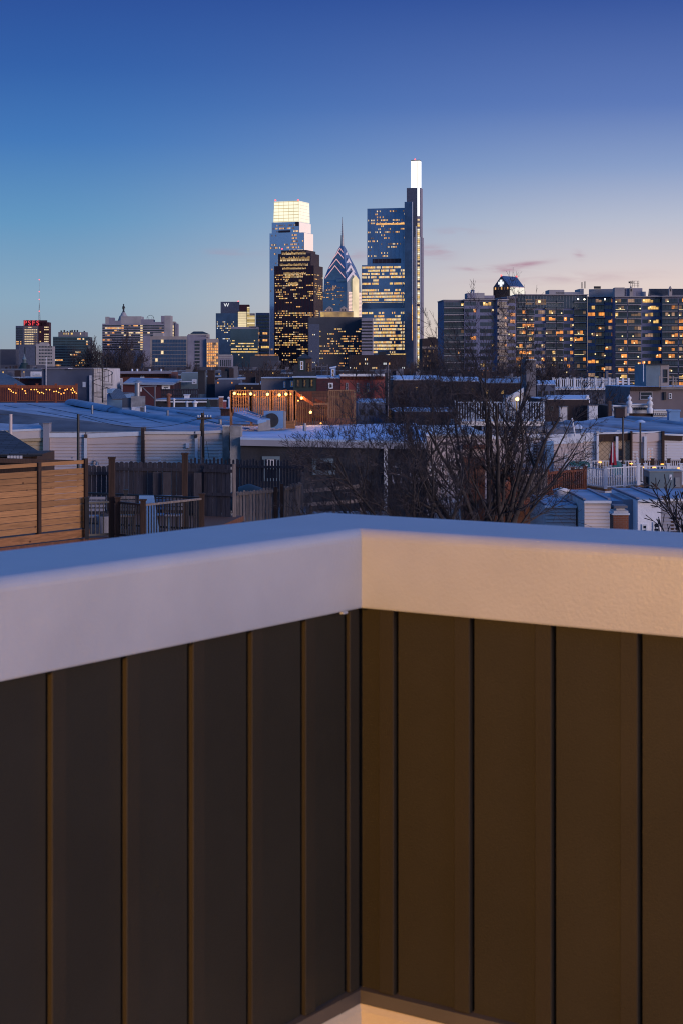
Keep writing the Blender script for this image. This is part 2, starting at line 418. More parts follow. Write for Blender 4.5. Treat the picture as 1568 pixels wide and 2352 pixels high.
# thin pink-grey cloud wisps low in the sky, placed by direction
u = mth('DIVIDE', sp.outputs['X'], mth('MAXIMUM', sp.outputs['Y'], .2)); v = mth('DIVIDE', sp.outputs['Z'], mth('MAXIMUM', sp.outputs['Y'], .2))
cb = N('ShaderNodeCombineXYZ'); L(mth('MULTIPLY', u, 26.0), cb.inputs['X']); L(mth('MULTIPLY', v, 150.0), cb.inputs['Y'])
nz = N('ShaderNodeTexNoise'); nz.inputs['Scale'].default_value = 1.6; nz.inputs['Detail'].default_value = 6; nz.inputs['Distortion'].default_value = .5; L(cb.outputs[0], nz.inputs['Vector'])
def blob(u0, v0, su, sv, amp, tilt=0.0):
    du = mth('SUBTRACT', u, u0); dv = mth('SUBTRACT', mth('SUBTRACT', v, v0), mth('MULTIPLY', du, tilt))
    a = mth('POWER', mth('DIVIDE', mth('ABSOLUTE', du), su), 2.0); b = mth('POWER', mth('DIVIDE', mth('ABSOLUTE', dv), sv), 2.0)
    return mth('MULTIPLY', mth('EXPONENT', mth('MULTIPLY', mth('ADD', a, b), -1.0)), amp)
bl = None
for a in [((1135-784)/4000,(850-617)/4000,.016,.0018,1.5,0), ((1200-784)/4000,(850-607)/4000,.013,.0014,1.1,.12), ((985-784)/4000,(850-577)/4000,.012,.0036,.75,-.1),
          ((1328-784)/4000,(850-585)/4000,.003,.0022,.8,-.25), ((1055-784)/4000,(850-531)/4000,.014,.002,.35,0), ((530-784)/4000,(850-580)/4000,.02,.002,.3,0), ((1300-784)/4000,(850-640)/4000,.05,.003,.35,.05), ((820-784)/4000,(850-585)/4000,.014,.003,.4,0)]:
    q = blob(*a); bl = q if bl is None else mth('ADD', bl, q)
nn = N('ShaderNodeMapRange'); L(nz.outputs['Fac'], nn.inputs['Value']); nn.inputs['From Min'].default_value = .35; nn.inputs['From Max'].default_value = .62
cf = mth('MULTIPLY', bl, nn.outputs[0]); cf = mth('MULTIPLY', cf, .85, True)
c = mixc(cf, c, srgb(176,140,158))
L(c, bg.inputs['Color']); bg.inputs['Strength'].default_value = 1.0
# one faint low sun lamp: the last afterglow from the right, behind
sl = bpy.data.lights.new('afterglow_sun', 'SUN'); sl.energy = 2.1; sl.angle = math.radians(25); sl.color = (1.0,.80,.80)
so = bpy.data.objects.new('afterglow_sun', sl); COL.objects.link(so)
saz, sel = math.radians(132), math.radians(7)
dirv = V((math.sin(saz)*math.cos(sel), math.cos(saz)*math.cos(sel), math.sin(sel)))
so.rotation_euler = dirv.to_track_quat('Z', 'Y').to_euler()
# ------------------------------------------------------------------ ground
g = MB(); g.quad(V((-9000,-400,0)), V((9000,-400,0)), V((9000,14000,0)), V((-9000,14000,0)), 'ground_mat'); g.build('ground', kind='structure')
g = MB(); g.quad(V((-300,104,.004)), V((300,104,.004)), V((300,112,.004)), V((-300,112,.004)), 'asphalt'); g.build('road', kind='structure')

SC.cycles.filter_width = 1.1
SC.render.filter_size = 1.1
# ------------------------------------------------------------------ the parapet in front of the camera
mat('cap_membrane', (.29,.305,.35), .36, .05, 5, .075, 110, stain=.10, stain_col=(.45,.42,.42), stain_scale=3)
mat('siding_metal', (.0190,.0165,.0125), .6, .10, 3, .12, 220, spec=.16, stain=.12, stain_col=(.03,.026,.022), stain_scale=5)
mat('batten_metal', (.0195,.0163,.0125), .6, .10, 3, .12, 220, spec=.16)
mat('base_metal', (.05,.042,.04), .5, .12, 6)
mat('deck_floor', (.42,.40,.38), .8, .1, 3, .3, 30)
ang = math.radians(34.2); dL = V((math.sin(ang), math.cos(ang), 0)); dR = V((math.cos(ang), -math.sin(ang), 0))
C0 = V((.055, 4.8, 0)); UP = V((0,0,1))
zt, zb = EYE-.438, EYE-.656
TL, TR = 3.4, 3.6
par = thing('rooftop_parapet', 'dark board and batten parapet corner under a broad pale coping', 'parapet', C0+V((0,0,9.05)))
def sweep(prof, m, name, parent, smooth=False):
    mb = MB(); vs = []
    for off, z in prof:
        vs += [C0-dL*TL-dR*off+UP*z, C0+(dL-dR)*off+UP*z, C0+dR*TR+dL*off+UP*z]
    n = len(prof); fs = []
    for i in range(n):
        j = (i+1) % n
        fs += [(3*i, 3*i+1, 3*j+1, 3*j), (3*i+1, 3*i+2, 3*j+2, 3*j+1)]
    fs += [tuple(3*i for i in range(n)), tuple(3*i+2 for i in range(n-1,-1,-1))]
    mb.add(vs, fs, m, smooth)
    return mb.build(name, parent)
rr = .03; W = .40
prof = [(.0, zb+.004), (.004, zb)]
prof = [(.018, zb+.006), (.018, zb), (.002, zb), (0, zb+.004), (0, zt-rr)]
prof += [(rr-rr*math.cos(t), zt-rr+rr*math.sin(t)) for t in [math.radians(15*k) for k in range(1,7)]]
prof += [(W-.012, zt+.001), (W, zt-.01), (W, zb+.05), (W-.02, zb+.05), (W-.02, zb+.06)]
cap = sweep(prof, 'cap_membrane', 'coping', par)
for poly in cap.data.polygons: poly.use_smooth = False
# sealant lump under the coping near the corner
mb = MB(); 
for s_, ww in ((.085,.022),):
    p = C0-dL*s_+dR*(-.006)+UP*(zb-.006); mb.ob(p-dL*ww/2, dL*ww, dR*.010, UP*.006, 'cap_membrane')
mb.build('sealant', cap)
zs0 = EYE-1.712
def wall_side(side):
    d, out = (-dL, -dR) if side == 'L' else (dR, dL)
    T = TL if side == 'L' else TR
    o = C0+(dL-dR)*.03; o = V((o.x,o.y,zs0)); H_ = zb+.01-zs0
    pos = [.032,.239,.4743,.7106,.953,1.20,1.44,1.68,1.92,2.16,2.4,2.64,2.88,3.12] if side == 'L' else [.0928,.3323,.575,.8166,1.058,1.30,1.54,1.78,2.02,2.26,2.5,2.74,2.98,3.22]
    wdt0 = .046 if side == 'L' else .048
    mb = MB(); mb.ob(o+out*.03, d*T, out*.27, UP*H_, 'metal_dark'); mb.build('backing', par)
    edge = 0.0; rg = random.Random(3)
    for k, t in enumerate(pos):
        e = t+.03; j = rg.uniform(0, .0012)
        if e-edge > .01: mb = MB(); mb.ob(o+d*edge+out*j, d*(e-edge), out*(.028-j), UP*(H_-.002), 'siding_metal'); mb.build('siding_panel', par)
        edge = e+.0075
        a, wdt = e-wdt0, wdt0
        if a < .004: wdt = e-.004; a = .004
        th, c_ = .013, .002
        p = o+UP*.001+d*a-out*th
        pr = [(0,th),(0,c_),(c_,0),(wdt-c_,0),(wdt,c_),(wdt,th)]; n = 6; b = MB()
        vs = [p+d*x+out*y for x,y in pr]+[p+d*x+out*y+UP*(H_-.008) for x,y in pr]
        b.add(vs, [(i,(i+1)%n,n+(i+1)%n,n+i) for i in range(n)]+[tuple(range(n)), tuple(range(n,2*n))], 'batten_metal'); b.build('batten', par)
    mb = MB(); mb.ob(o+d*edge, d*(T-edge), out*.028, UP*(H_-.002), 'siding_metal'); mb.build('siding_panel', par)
wall_side('L'); wall_side('R')
mat('upstand_membrane', (.40,.34,.26), .6, .08, 4, .1, 60, stain=.2, stain_col=(.25,.2,.15), stain_scale=5)  # membrane itself is neutral; the lamp's warmth is put into this colour
# base trim, upturned membrane, mass of the building below
sweep([(.012, EYE-1.752), (.012, zs0-.004), (.05, zs0+.004), (.05, EYE-1.752)], 'base_metal', 'base_trim', par)
sweep([(-.004, 9.03), (.004, EYE-1.77), (.014, EYE-1.754), (.06, EYE-1.754), (.06, 9.03)], 'upstand_membrane', 'membrane_upstand', par)
sweep([(.335, .0), (.335, zb+.05), (.36, zb+.05), (.36, .0)], 'brick_dark', 'outer_wall', par)
mb = MB(); e = .30
mb.prism([C0-dL*TL-dR*.05, C0+(dL-dR)*.05, C0+dR*TR+dL*.05, C0+dR*TR-dL*6, C0-dL*TL-dL*2+dR*3], 8.7, 9.05, 'deck_floor')
mb.build('roof_deck_floor', kind='structure')
# deck lamp behind and to the left of the camera: lights the right parapet
lp = C0-dL*6.8+dR*.38; lz = 10.55
lamp = thing('deck_lamp', 'slim dark post lamp glowing warm on the roof deck', 'lamp', V((lp.x, lp.y, 9.05)))
mb = MB(); mb.tube(V((lp.x,lp.y,9.05)), V((lp.x,lp.y,lz-.09)), .03, .03, 'metal_dark', 12); mb.lathe(V((lp.x,lp.y,9.05)), [(.09,0),(.09,.02),(.03,.03)], 'metal_dark'); mb.build('post', lamp)
mb = MB(); mb.lathe(V((lp.x,lp.y,lz-.09)), [(.05,0),(.055,.15)], 'lamp_glow'); mb.build('diffuser', lamp)
mb = MB(); mb.lathe(V((lp.x,lp.y,lz+.063)), [(.09,0),(.09,.015),(.02,.05)], 'metal_dark'); mb.build('lamp_cap', lamp)
pl = bpy.data.lights.new('deck_lamp_light', 'POINT'); pl.energy = 2150; pl.color = (1.0,.49,.10); pl.shadow_soft_size = .07
po = bpy.data.objects.new('deck_lamp_light', pl); COL.objects.link(po); po.location = (lp.x+.12*dL.x+.05, lp.y+.12*dL.y, lz+.02-.0)
po.parent = lamp; po.location = V(po.location)-ORG[lamp]
# ------------------------------------------------------------------ skyline, about 2.6-3.6 km away
def foot(F1, xl, xc, G, xr):
    a = F1.pt(xl); c = F1.pt(xc); b = G.pt(xr); return [V(a), V(c), V(b), V(a+b-c)]
def two_face(xc, Y, th):
    f = F(xc, Y, -th); g = F(xc, Y, 90-th); return f, g
def tier(mb, f, g, xl, xc, xr, z0, z1, m, mtop=None, inset=0):
    """rotated block whose corner is seen at pixel xc; f front frame, g side frame share one origin"""
    c = f.pt(xc); gg = F(0, 0, 0, o=c); gg.u = g.u; gg.n = g.n
    p = foot(f, xl, xc, gg, xr); mb.prism(p, z0, z1, m, mtop); ff = F(0, 0, 0, o=c); ff.u = f.u; ff.n = f.n
    return p, ff, gg
def beacon(parent, p, r=1.2):
    mb = MB(); mb.ball(p, r, 'red_beacon', 8); mb.build('beacon', parent)
def zY(py, Y): return EYE-(py-HY)/FP*Y

mat('silver_edge', (.75,.75,.8), .4, .05, .02, metal=.2)
# --- tall glass tower with the glowing crown
Y = 2980; f, g = two_face(698, Y, 22)
t = thing('glass_skyscraper', 'tall pale blue glass tower topped by a glowing cream box', 'skyscraper', f.pt(665))
mb = MB()
p1, f1_, g1_ = tier(mb, f, g, 619.5, 698, 719.5, 0, zY(533,Y), 'glass_pale')
p2, f2_, g2_ = tier(mb, f, g, 624.5, 687, 714, zY(533,Y)+.01, zY(508,Y), 'glass_pale')
mb.build('shaft', t)
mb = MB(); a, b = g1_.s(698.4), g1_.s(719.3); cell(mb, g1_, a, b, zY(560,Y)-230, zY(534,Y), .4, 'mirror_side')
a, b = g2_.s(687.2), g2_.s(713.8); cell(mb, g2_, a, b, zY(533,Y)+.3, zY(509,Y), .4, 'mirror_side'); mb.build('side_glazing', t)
mb = MB(); lo = foot(f, 628, 687, g2_, 711.8); hi0 = foot(f, 630.0, 687, g2_, 710.5)
za, zb_ = zY(507.5,Y)+.02, zY(460,Y)
mb.hull([V((p.x,p.y,za)) for p in lo], [V((p.x,p.y,zb_)) for p in hi0], 'crown_white'); cr = mb.build('crown', t)
mb = MB()
for k in range(7):
    z = za+(zb_-za)*(k+.02)/6.3
    cell(mb, f2_, f2_.s(628.6+.25*k), f2_.s(687), z, z+.9, .5, 'crown_line')
    cell(mb, g2_, g2_.s(687), g2_.s(711.4-.15*k), z, z+.5, .5, 'fascia_metal')
for k in range(6):
    x = 630+k*11.2; s0 = f2_.s(x); cell(mb, f2_, s0-.25, s0+.25, za, zb_, .55, 'crown_line')
for k in range(4):
    s0 = g2_.s(690+k*6.6); cell(mb, g2_, s0-.2, s0+.2, za, zb_, .55, 'fascia_metal')
mb.build('mullion', cr)
for x in (633, 685): beacon(t, f.at(x, 459.3), 1.6)
pk = runs(46, 26, 3, [.45,.5,.75,.6,.18,.15,.08,.12,.12,.12,.25,.12,.1,.05,.05,.08,.12,.1,.1,.12], ['lit_dim','lit_dim','lit_warm','lit_cream'], .6)
def pk2(r, c):
    if 17 <= c <= 20 and r < 11: return 'lit_warm' if (r*5+c) % 3 else 'lit_dim'
    return pk(r, c)
bands(t, [(f1_, f1_.s(621), f1_.s(697), 26)], zY(535,Y), zY(848,Y), 44, pk2, .62, .5, .5)
bands(t, [(f2_, f2_.s(626.5), f2_.s(686), 20)], zY(512,Y), zY(533,Y), 3, runs(3, 20, 5, [.8], ['lit_dim','lit_warm','lit_cream'], .6), .6, .5, .5)
mb = MB(); cell(mb, f2_, f2_.s(640), f2_.s(667), zY(532,Y), zY(527,Y), .6, 'granite_brown'); cell(mb, f2_, f2_.s(678.5), f2_.s(686.5), zY(518,Y), zY(508.5,Y), .62, 'granite_brown'); mb.build('recess', t)

# --- dark brown stepped tower in front
Y = 2560; f, g = two_face(721, Y, 18)
t = thing('granite_tower', 'dark brown stepped office tower with gold lit setbacks', 'skyscraper', f.pt(686))
mb = MB(); GT = 'granite_brown'
_, fa, ga = tier(mb, f, g, 630.5, 721, 742, 0, zY(609,Y), GT)
_, fb, gb = tier(mb, f, g, 639, 714, 733.5, zY(609,Y)+.01, zY(581,Y), GT)
_, fc, gc = tier(mb, f, g, 646, 704, 725, zY(581,Y)+.01, zY(573,Y), GT)
mb.build('shaft', t)
# piers
mb = MB()
for k in range(27):
    s0 = fa.s(630.8)+(fa.s(720.6)-fa.s(630.8))*k/26; cell(mb, fa, s0-.35, s0+.35, zY(848,Y), zY(609,Y), .55, 'maroon')
mb.build('pier', t)
mb = MB()     # flood-lit stepped recess
def lit_steps(fr, rows):
    for x0, x1, y0, y1 in rows:
        n = max(2, int((x1-x0)/2.3)); s0, s1 = fr.s(x0), fr.s(x1); w_ = (s1-s0)/n
        for k in range(n):
            zt_, zl = zY(y0,Y), zY(y1,Y); h = zl+(zt_-zl)*R.uniform(.55, 1)
            cell(mb, fr, s0+w_*k+w_*.12, s0+w_*(k+1)-w_*.2, zl, h, .6, 'flood_gold')
            if (k+R.randint(0,1)) % 2 == 0: cell(mb, fr, s0+w_*k+w_*.15, s0+w_*(k+1)-w_*.2, zl, zl+(zt_-zl)*.3, .68, 'lit_cream')
lit_steps(fc, [(648,703,576,583)]); lit_steps(fb, [(644,712,587,598),(643,708,603,609)])
lit_steps(fa, [(649,704,612,617),(652,704,623,629),(656,697,631,636),(662,686,646,654),(655,663,640,645),(687,694,640,645)])
mb.build('floodlit_recess', t)
pk = runs(50, 40, 11, [.0,.55,.15,.5,.45,.75,.85,.3,.1,.2,.6,.3,.75,.5,.1,.7,.75,.8,.7,.35,.1,.35,.1,.35,.4], ['lit_warm','lit_warm','lit_yellow','lit_cream','lit_dim'], .85)
bands(t, [(fa, fa.s(632), fa.s(720), 27), (ga, ga.s(722), ga.s(741), 9)], zY(618,Y), zY(848,Y), 47, pk, .66, .48, .7)
beacon(t, f.at(648, 571), 1.1)

mat('glass_chevron', (.12,.19,.29), .15, .15, .08, metal=.5)
# --- chevron-crowned tower with spire
Y = 3300; th = 30; f, g = two_face(795, Y, th)
t = thing('chevron_tower', 'blue glass tower with stacked chevron gables and a needle spire', 'skyscraper', f.pt(785))
mb = MB()
_, fa, ga = tier(mb, f, g, 742, 797, 829, 0, zY(668,Y), 'glass_chevron')
mb.build('shaft', t)
mb = MB()
base = foot(f, 742, 797, ga, 829); cen = sum(base, V((0,0,0)))/4
def ring(sc, z): return [V(((p.x-cen.x)*sc+cen.x, (p.y-cen.y)*sc+cen.y, z)) for p in base]
lev = [(.97,667.9),(.935,637),(.71,612),(.46,592),(.2,568),(.05,558)]
for (s0,y0),(s1,y1) in zip(lev, lev[1:]): mb.hull(ring(s0,zY(y0,Y)), ring(s1,zY(y1,Y)), 'glass_chevron')
cr = mb.build('crown', t)
def gable(fr, xc, wpx, yb, yt, out, depth, mface, medge, mb1, mb2):
    """gabled dormer: a chevron proud of the tower face"""
    sc = fr.s(xc); hw = abs(fr.s(xc+wpx/2)-sc); zb1, zt1 = zY(yb,Y), zY(yt,Y)
    A = fr.o+fr.u*(sc-hw)+fr.n*out; B = fr.o+fr.u*(sc+hw)+fr.n*out; T = fr.o+fr.u*sc+fr.n*out
    A.z = B.z = zb1; T.z = zt1; A0 = V((A.x,A.y,zb1-5)); B0 = V((B.x,B.y,zb1-5))
    vs = [A0,B0,B,T,A]; bk = [p-fr.n*depth for p in vs]
    mb1.add(vs+bk, [(0,1,2,3,4),(9,8,7,6,5)]+[(i,(i+1)%5,5+(i+1)%5,5+i) for i in range(5)], mface)
    th_ = 1.7 if medge == 'neon_pink' else 6.5
    for q in (A, B):
        d = T-q; mb2.ob(q+fr.n*.2, d, fr.n*.8, V((0,0,-th_)), medge)
def moved(fr, d):
    q = F(0, 0, 0, o=fr.o+fr.n*d); q.u, q.n = fr.u, fr.n; return q
mg, me_ = MB(), MB()
for k, (xc_, w_, yb, yt) in enumerate([(769.5,45,636,607.7),(773,34,613,592),(777,23,590,575.5),(781,13,576,566)]):
    gable(moved(fa, (-1,-7,-13.5,-19)[k]), xc_, w_, yb, yt, 0, 22-k*3, 'glass_chevron', 'neon_pink', mg, me_)
mg.build('gable', t); me_.build('neon_edge', t)
mg, me_ = MB(), MB()
for k, (xc_, w_, yb, yt) in enumerate([(808.5,26,640,621),(804,22,624,605),(799.5,17,607,590),(795,11,590,574)]):
    gable(moved(ga, (-1,-6,-12,-18)[k]), xc_, w_, yb, yt, 0, 22-k*3, 'glass_chevron', 'silver_edge', mg, me_)
mg.build('gable', t); me_.build('gable_edge', t)
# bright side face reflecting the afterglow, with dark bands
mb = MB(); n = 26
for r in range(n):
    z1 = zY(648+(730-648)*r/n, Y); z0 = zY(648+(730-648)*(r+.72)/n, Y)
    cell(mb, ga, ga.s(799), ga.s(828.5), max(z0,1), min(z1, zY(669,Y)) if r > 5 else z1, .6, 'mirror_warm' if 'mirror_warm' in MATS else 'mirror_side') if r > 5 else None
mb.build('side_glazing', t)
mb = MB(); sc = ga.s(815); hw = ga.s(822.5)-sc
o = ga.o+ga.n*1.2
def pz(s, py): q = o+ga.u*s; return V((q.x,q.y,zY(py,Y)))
mb.add([pz(sc-hw,735), pz(sc+hw,735), pz(sc+hw,640), pz(sc,630), pz(sc-hw,640)], [(0,1,2,3,4)], 'gold_reflection_glow')
mb.build('painted_reflection', t)  # sky reflection on the side face, painted as a glowing sheet
mb = MB(); zs = zY(570,Y); c3 = V((cen.x,cen.y,0))
mb.lathe(V((cen.x,cen.y,zs)), [(4,0),(3.4,5),(2.9,12),(2.4,28)], 'metal_mid', 8)
prof = []; 
for k in range(10): prof += [(2.2-k*.17, 28+k*3.4), (1.2-k*.08, 29.6+k*3.4)]
prof += [(.35,63),(.12, (zY(509,Y)-zs))]
mb.lathe(V((cen.x,cen.y,zs)), prof, 'metal_mid', 8); mb.build('spire', t)
pk = runs(26, 16, 21, [.2,.5,.5,.4,.25,.2,.1,.1,.12], ['lit_dim','lit_warm','lit_dim'], .7)
bands(t, [(fa, fa.s(744), fa.s(796), 18)], zY(641,Y), zY(735,Y), 22, pk, .75, .45, .6)

# --- tallest tower: two stacked glass blocks, core and lantern
Y = 2700; f, g = two_face(932.5, Y, 14)
t = thing('lantern_skyscraper', 'tallest tower, blue glass blocks beside a core with a white lantern', 'skyscraper', f.pt(905))
mb = MB()
_, fl, gl = tier(mb, f, g, 830, 932.5, 940, 0, zY(607,Y), 'glass_blue')
_, fu, gu = tier(mb, f, g, 842.5, 931.5, 940, zY(607,Y)+.01, zY(476.5,Y), 'glass_blue')
mb.build('shaft', t)
core = F(928, Y-14, -14)
mb = MB()
core.body(mb, 928, 948, zY(465,Y), 34, 'glass_navy'); cb_ = mb.build('core', t)
mb = MB(); c2 = F(933, Y-6, -14); c2.body(mb, 933, 957, zY(432,Y), 30, 'slate_wall'); mb.build('upper_core', t)
mb = MB(); c3f = F(955, Y-10, -10)
c3f.body(mb, 948.3, 968, zY(545,Y), 22, 'concrete_lav'); c3f.body(mb, 957.2, 965.5, zY(432,Y), 22, 'concrete_lav'); mb.build('side_tower', t)
mb = MB(); lf = F(943, Y+2, -14); lf.body(mb, 942.8, 962.8, zY(368.5,Y), 13, 'lantern_white', z0=zY(431.5,Y)); ln = mb.build('lantern', t)
mb = MB(); a = lf.s(942.6); b = lf.s(963); lf.body(mb, 942.9, 962.6, zY(366.5,Y), 12.6, 'metal_dark', z0=zY(368.4,Y))
cell(mb, lf, lf.s(957.6), lf.s(958.4), zY(431,Y), zY(369,Y), .3, 'crown_line')
mb.build('lantern_cap', ln); beacon(t, lf.at(952.5, 365.2), 1.2)
mb = MB(); zt_ = zY(432,Y)
cell(mb, c3f, c3f.s(957.6), c3f.s(962.8), zY(497,Y), zt_, .6, 'lantern_white'); 
for k in range(76):
    y0 = 499+k*4.55; m = ['lit_yellow','lit_cream','crown_white','lit_cream'][k % 4]
    if R.random() < .9: cell(mb, c3f, c3f.s(957.9), c3f.s(962.8), zY(y0+3.9,Y), zY(y0,Y), .6, m)
cell(mb, c3f, c3f.s(953.6), c3f.s(956.8), 1, zY(520,Y), .5, 'fascia_metal'); cell(mb, c3f, c3f.s(963.6), c3f.s(966), 1, zY(545,Y), .5, 'fascia_metal')
mb.build('lit_shaft_window', t)
mb = MB(); cell(mb, core, core.s(945.4), core.s(947.6), zY(782,Y), zY(465.5,Y), .8, 'fascia_metal'); cell(mb, core, core.s(945.6), core.s(947.2), zY(782,Y), zY(700,Y), .9, 'lit_warm'); mb.build('light_fin', t)
mb = MB()
for k in range(7):     # diagonal braces at the edge of the lower block
    y0 = 640+k*23.5
    if y0 > 820: break
    a = fl.at(923, y0+19, 1.2); b = fl.at(931, y0, 1.2); mb.tube(a, b, .6, .6, 'fascia_metal', 4)
mb.build('brace', t)
dl = {0:.75,1:.85,2:.9,3:.9,4:.1,5:.85,6:.08,7:.5,8:.9,9:.95,10:.95,11:.95,12:0,13:0,14:.85,15:.8,16:.95,17:.9,18:.85,19:.85,20:.9,21:.9,22:.6,23:.9,24:.95,25:.95,26:.6,27:.1,28:.7}
g_ = random.Random(5); MM = {}
for r in range(31):
    d = dl.get(r, .4); on = True
    for c in range(40):
        if c % 5 == 0: on = g_.random() < d
        MM[r,c] = (g_.choice(['lit_yellow','lit_cream','lit_cream','lit_warm']) if on and g_.random() < .93 else None)
        if r == 14 and 19 < c < 27: MM[r,c] = None
bands(t, [(fl, fl.s(831), fl.s(922), 36), (fl, fl.s(923.5), fl.s(932), 3)], zY(609,Y), zY(842,Y), 31, lambda r,c: MM.get((r,c)), .86, .62, .7)
pk = runs(16, 34, 31, [.5,.1,.55,.35,.3,.35,.3,.2,.25,.25,.1], ['lit_dim','lit_warm','lit_cream'], .6)
bands(t, [(fu, fu.s(844), fu.s(930.5), 26)], zY(480,Y), zY(590,Y), 16, pk, .6, .5, .7)
mb = MB(); cell(mb, fu, fu.s(855), fu.s(920), zY(603,Y), zY(593,Y), .8, 'granite_brown'); cell(mb, fl, fl.s(832), fl.s(930), zY(707,Y), zY(694,Y), .9, 'glass_navy'); mb.build('louvre_band', t)
mb = MB(); cell(mb, fu, fu.s(863), fu.s(930), zY(515,Y), zY(511,Y), .95, 'lit_warm'); mb.build('lit_strip', t)
mb = MB()
for k in range(9):
    s0 = fu.s(850+k*9.3); cell(mb, fu, s0-.12, s0+.12, zY(604,Y), zY(477,Y), .85, 'metal_mid')
mb.build('mullion', t)

# --- blocks in front of the skyline's foot
def simple(name, label, cat, x0, x1, ytop, Y, depth, m, a=0, rows=None, group=None, roof=None, xc=None, xr=None):
    f = F(x0, Y, a); t = thing(name, label, cat, f.pt((x0+x1)/2), group)
    mb = MB(); f.body(mb, x0, x1, f.z((x0+x1)/2, ytop), depth, m, roof); mb.build('wall', t)
    return t, f
Y = 2450
t, f = simple('office_block', 'wide dark office block with lit windows below the chevron tower', 'office building', 709, 830, 728, Y, 60, 'city_dark', 2)
mb = MB(); f.body(mb, 735, 811, zY(714,Y), 30, 'concrete_tan', z0=zY(728,Y)+.01); f2 = F(0,0,0,o=f.o-f.n*0); f2.u, f2.n = f.u, f.n
mb.build('attic', t)
mb = MB()
for k in range(30):
    s0 = f.s(736.5+k*2.5); cell(mb, f, s0+.2, s0+1.2, zY(727.5,Y), zY(716,Y), .4, 'flood_gold' if k > 2 else 'lit_yellow')
mb.build('floodlit_attic', t)
for x in (757, 789):
    mb = MB(); a, b = f.s(x-8), f.s(x+8)
    q = lambda s, y, o_: (lambda w_: V((w_.x,w_.y,zY(y,Y))))(f.o+f.u*s+f.n*o_)
    lo = [q(a,713.9,1),q(b,713.9,1),q(b,708,1),q((a+b)/2,702.5,1),q(a,708,1)]
    bk = [p-f.n*14 for p in lo]; mb.add(lo+bk, [(0,1,2,3,4),(9,8,7,6,5)]+[(i,(i+1)%5,5+(i+1)%5,5+i) for i in range(5)], 'concrete_tan')
    for xx in (-4, 2): s0 = f.s(x+xx); cell(mb, f, s0, s0+1.4, zY(713.5,Y), zY(709.5,Y), 1.2, 'metal_dark')
    mb.build('pediment', t)
pk = runs(26, 46, 41, [0,.05,.25,.25,.25,.3,.65,.6,.5,.2,.3,.1,.05,.1,.1], ['lit_warm','lit_yellow','lit_cream','lit_orange','lit_dim'], .8)
bands(t, [(f, f.s(711), f.s(829), 46)], zY(730,Y), zY(848,Y), 21, pk, .75, .45, .5)
t, f = simple('slab_building', 'narrow plain grey-blue slab with few windows beside the brown tower', 'office building', 709, 733, 744, Y-60, 40, 'slate_wall', 0)
bands(t, [(f, f.s(710), f.s(732), 6)], zY(746,Y-60), zY(848,Y-60), 16, runs(16, 6, 43, [.2], ['lit_cream','lit_white'], .5), .5, .4, .4)
t, f = simple('parking_block', 'pale slatted concrete block at the foot of the tallest tower', 'building', 829.5, 855, 730, 2420, 30, 'concrete_lav', -3)
bands(t, [(f, f.s(829.8), f.s(854.6), 1)], zY(735,2420), zY(808,2420), 10, lambda r,c: 'metal_dark', 1.0, .45, .3)
# --- hotel with the white letter sign
Y = 2900
t, f = simple('hotel_tower', 'dark glass hotel tower with a white letter W near its top', 'hotel', 496, 546, 719, Y, 45, 'glass_navy', 3)
mb = MB(); f.body(mb, 507, 550, zY(692.5,Y), 36, 'slate_wall', z0=zY(719,Y)+.02); f.body(mb, 550.2, 573, zY(699,Y), 30, 'maroon', z0=zY(753,Y)); f.body(mb, 546.2, 567, zY(714,Y), 40, 'glass_navy'); f.body(mb, 567.3, 574, zY(700,Y), 34, 'concrete_tan'); f.body(mb, 574.2, 586, zY(719,Y), 34, 'concrete_tan'); mb.build('upper_block', t)
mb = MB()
for r in range(9): cell(mb, f, f.s(547), f.s(566.5), zY(719.5+r*3.9,Y)+.3, zY(716+r*3.9,Y)+.3, .4, 'gold_reflection_glow')
for r in range(12): cell(mb, f, f.s(567.8), f.s(573.6 if r < 5 else 585.4), zY(708+r*4,Y)+.3, zY(704.8+r*4,Y)+.3, .4, 'crown_line' if r % 3 else 'gold_reflection_glow')
mb.build('reflection_glow_bands', t)  # gold reflections in the hotel glass, painted as glowing bands
text_obj('letter_sign', 'W', f.at(520.5, 704, 1.0), 8.5, 'sign_white', t)
pk = runs(30, 12, 51, [.05,.9,.9,.1,.15,.1,.1,.1,.15,.3,.5,.2], ['lit_cream','lit_white','lit_yellow'], .6)
bands(t, [(f, f.s(498), f.s(545), 14)], zY(722,Y), zY(848,Y), 26, pk, .6, .45, .5)
beacon(t, f.at(547.5, 691.5), 1.0)
t, f = simple('glass_office', 'low glass office with yellow lit floors right of the hotel', 'office building', 529.5, 593, 755, 2500, 50, 'glass_teal', 1)
mb = MB(); f.body(mb, 530, 593, zY(755.02,2500)+3, 45, 'concrete_lav', z0=zY(755,2500)+.02); f.body(mb, 572, 588, zY(749,2500), 25, 'concrete_lav', z0=zY(753,2500)); mb.build('roof_screen', t)
pk = runs(9, 22, 53, [.05,.1,.25,.8,.85,.85,.2,.6], ['lit_yellow','lit_yellow','lit_cream'], .95)
bands(t, [(f, f.s(531), f.s(592), 22)], zY(766,2500), zY(824,2500), 9, pk, .92, .38, .5)
t, f = simple('concrete_office', 'grey concrete office between the hotel and the pale glass tower', 'office building', 587.5, 619, 718, 2650, 40, 'concrete_lav', 2)
bands(t, [(f, f.s(589), f.s(618), 8)], zY(722,2650), zY(848,2650), 16, lambda r,c: ('lit_warm' if (r in (5,7,12) and c in (1,4,5,6)) else 'lit_yellow' if (r == 9 and c > 2) else 'glass_dark'), .86, .6, .5)
t, f = simple('classical_building', 'low lilac building with a row of tall arched windows', 'building', 503.5, 533, 815, 1500, 40, 'concrete_lav', 2)
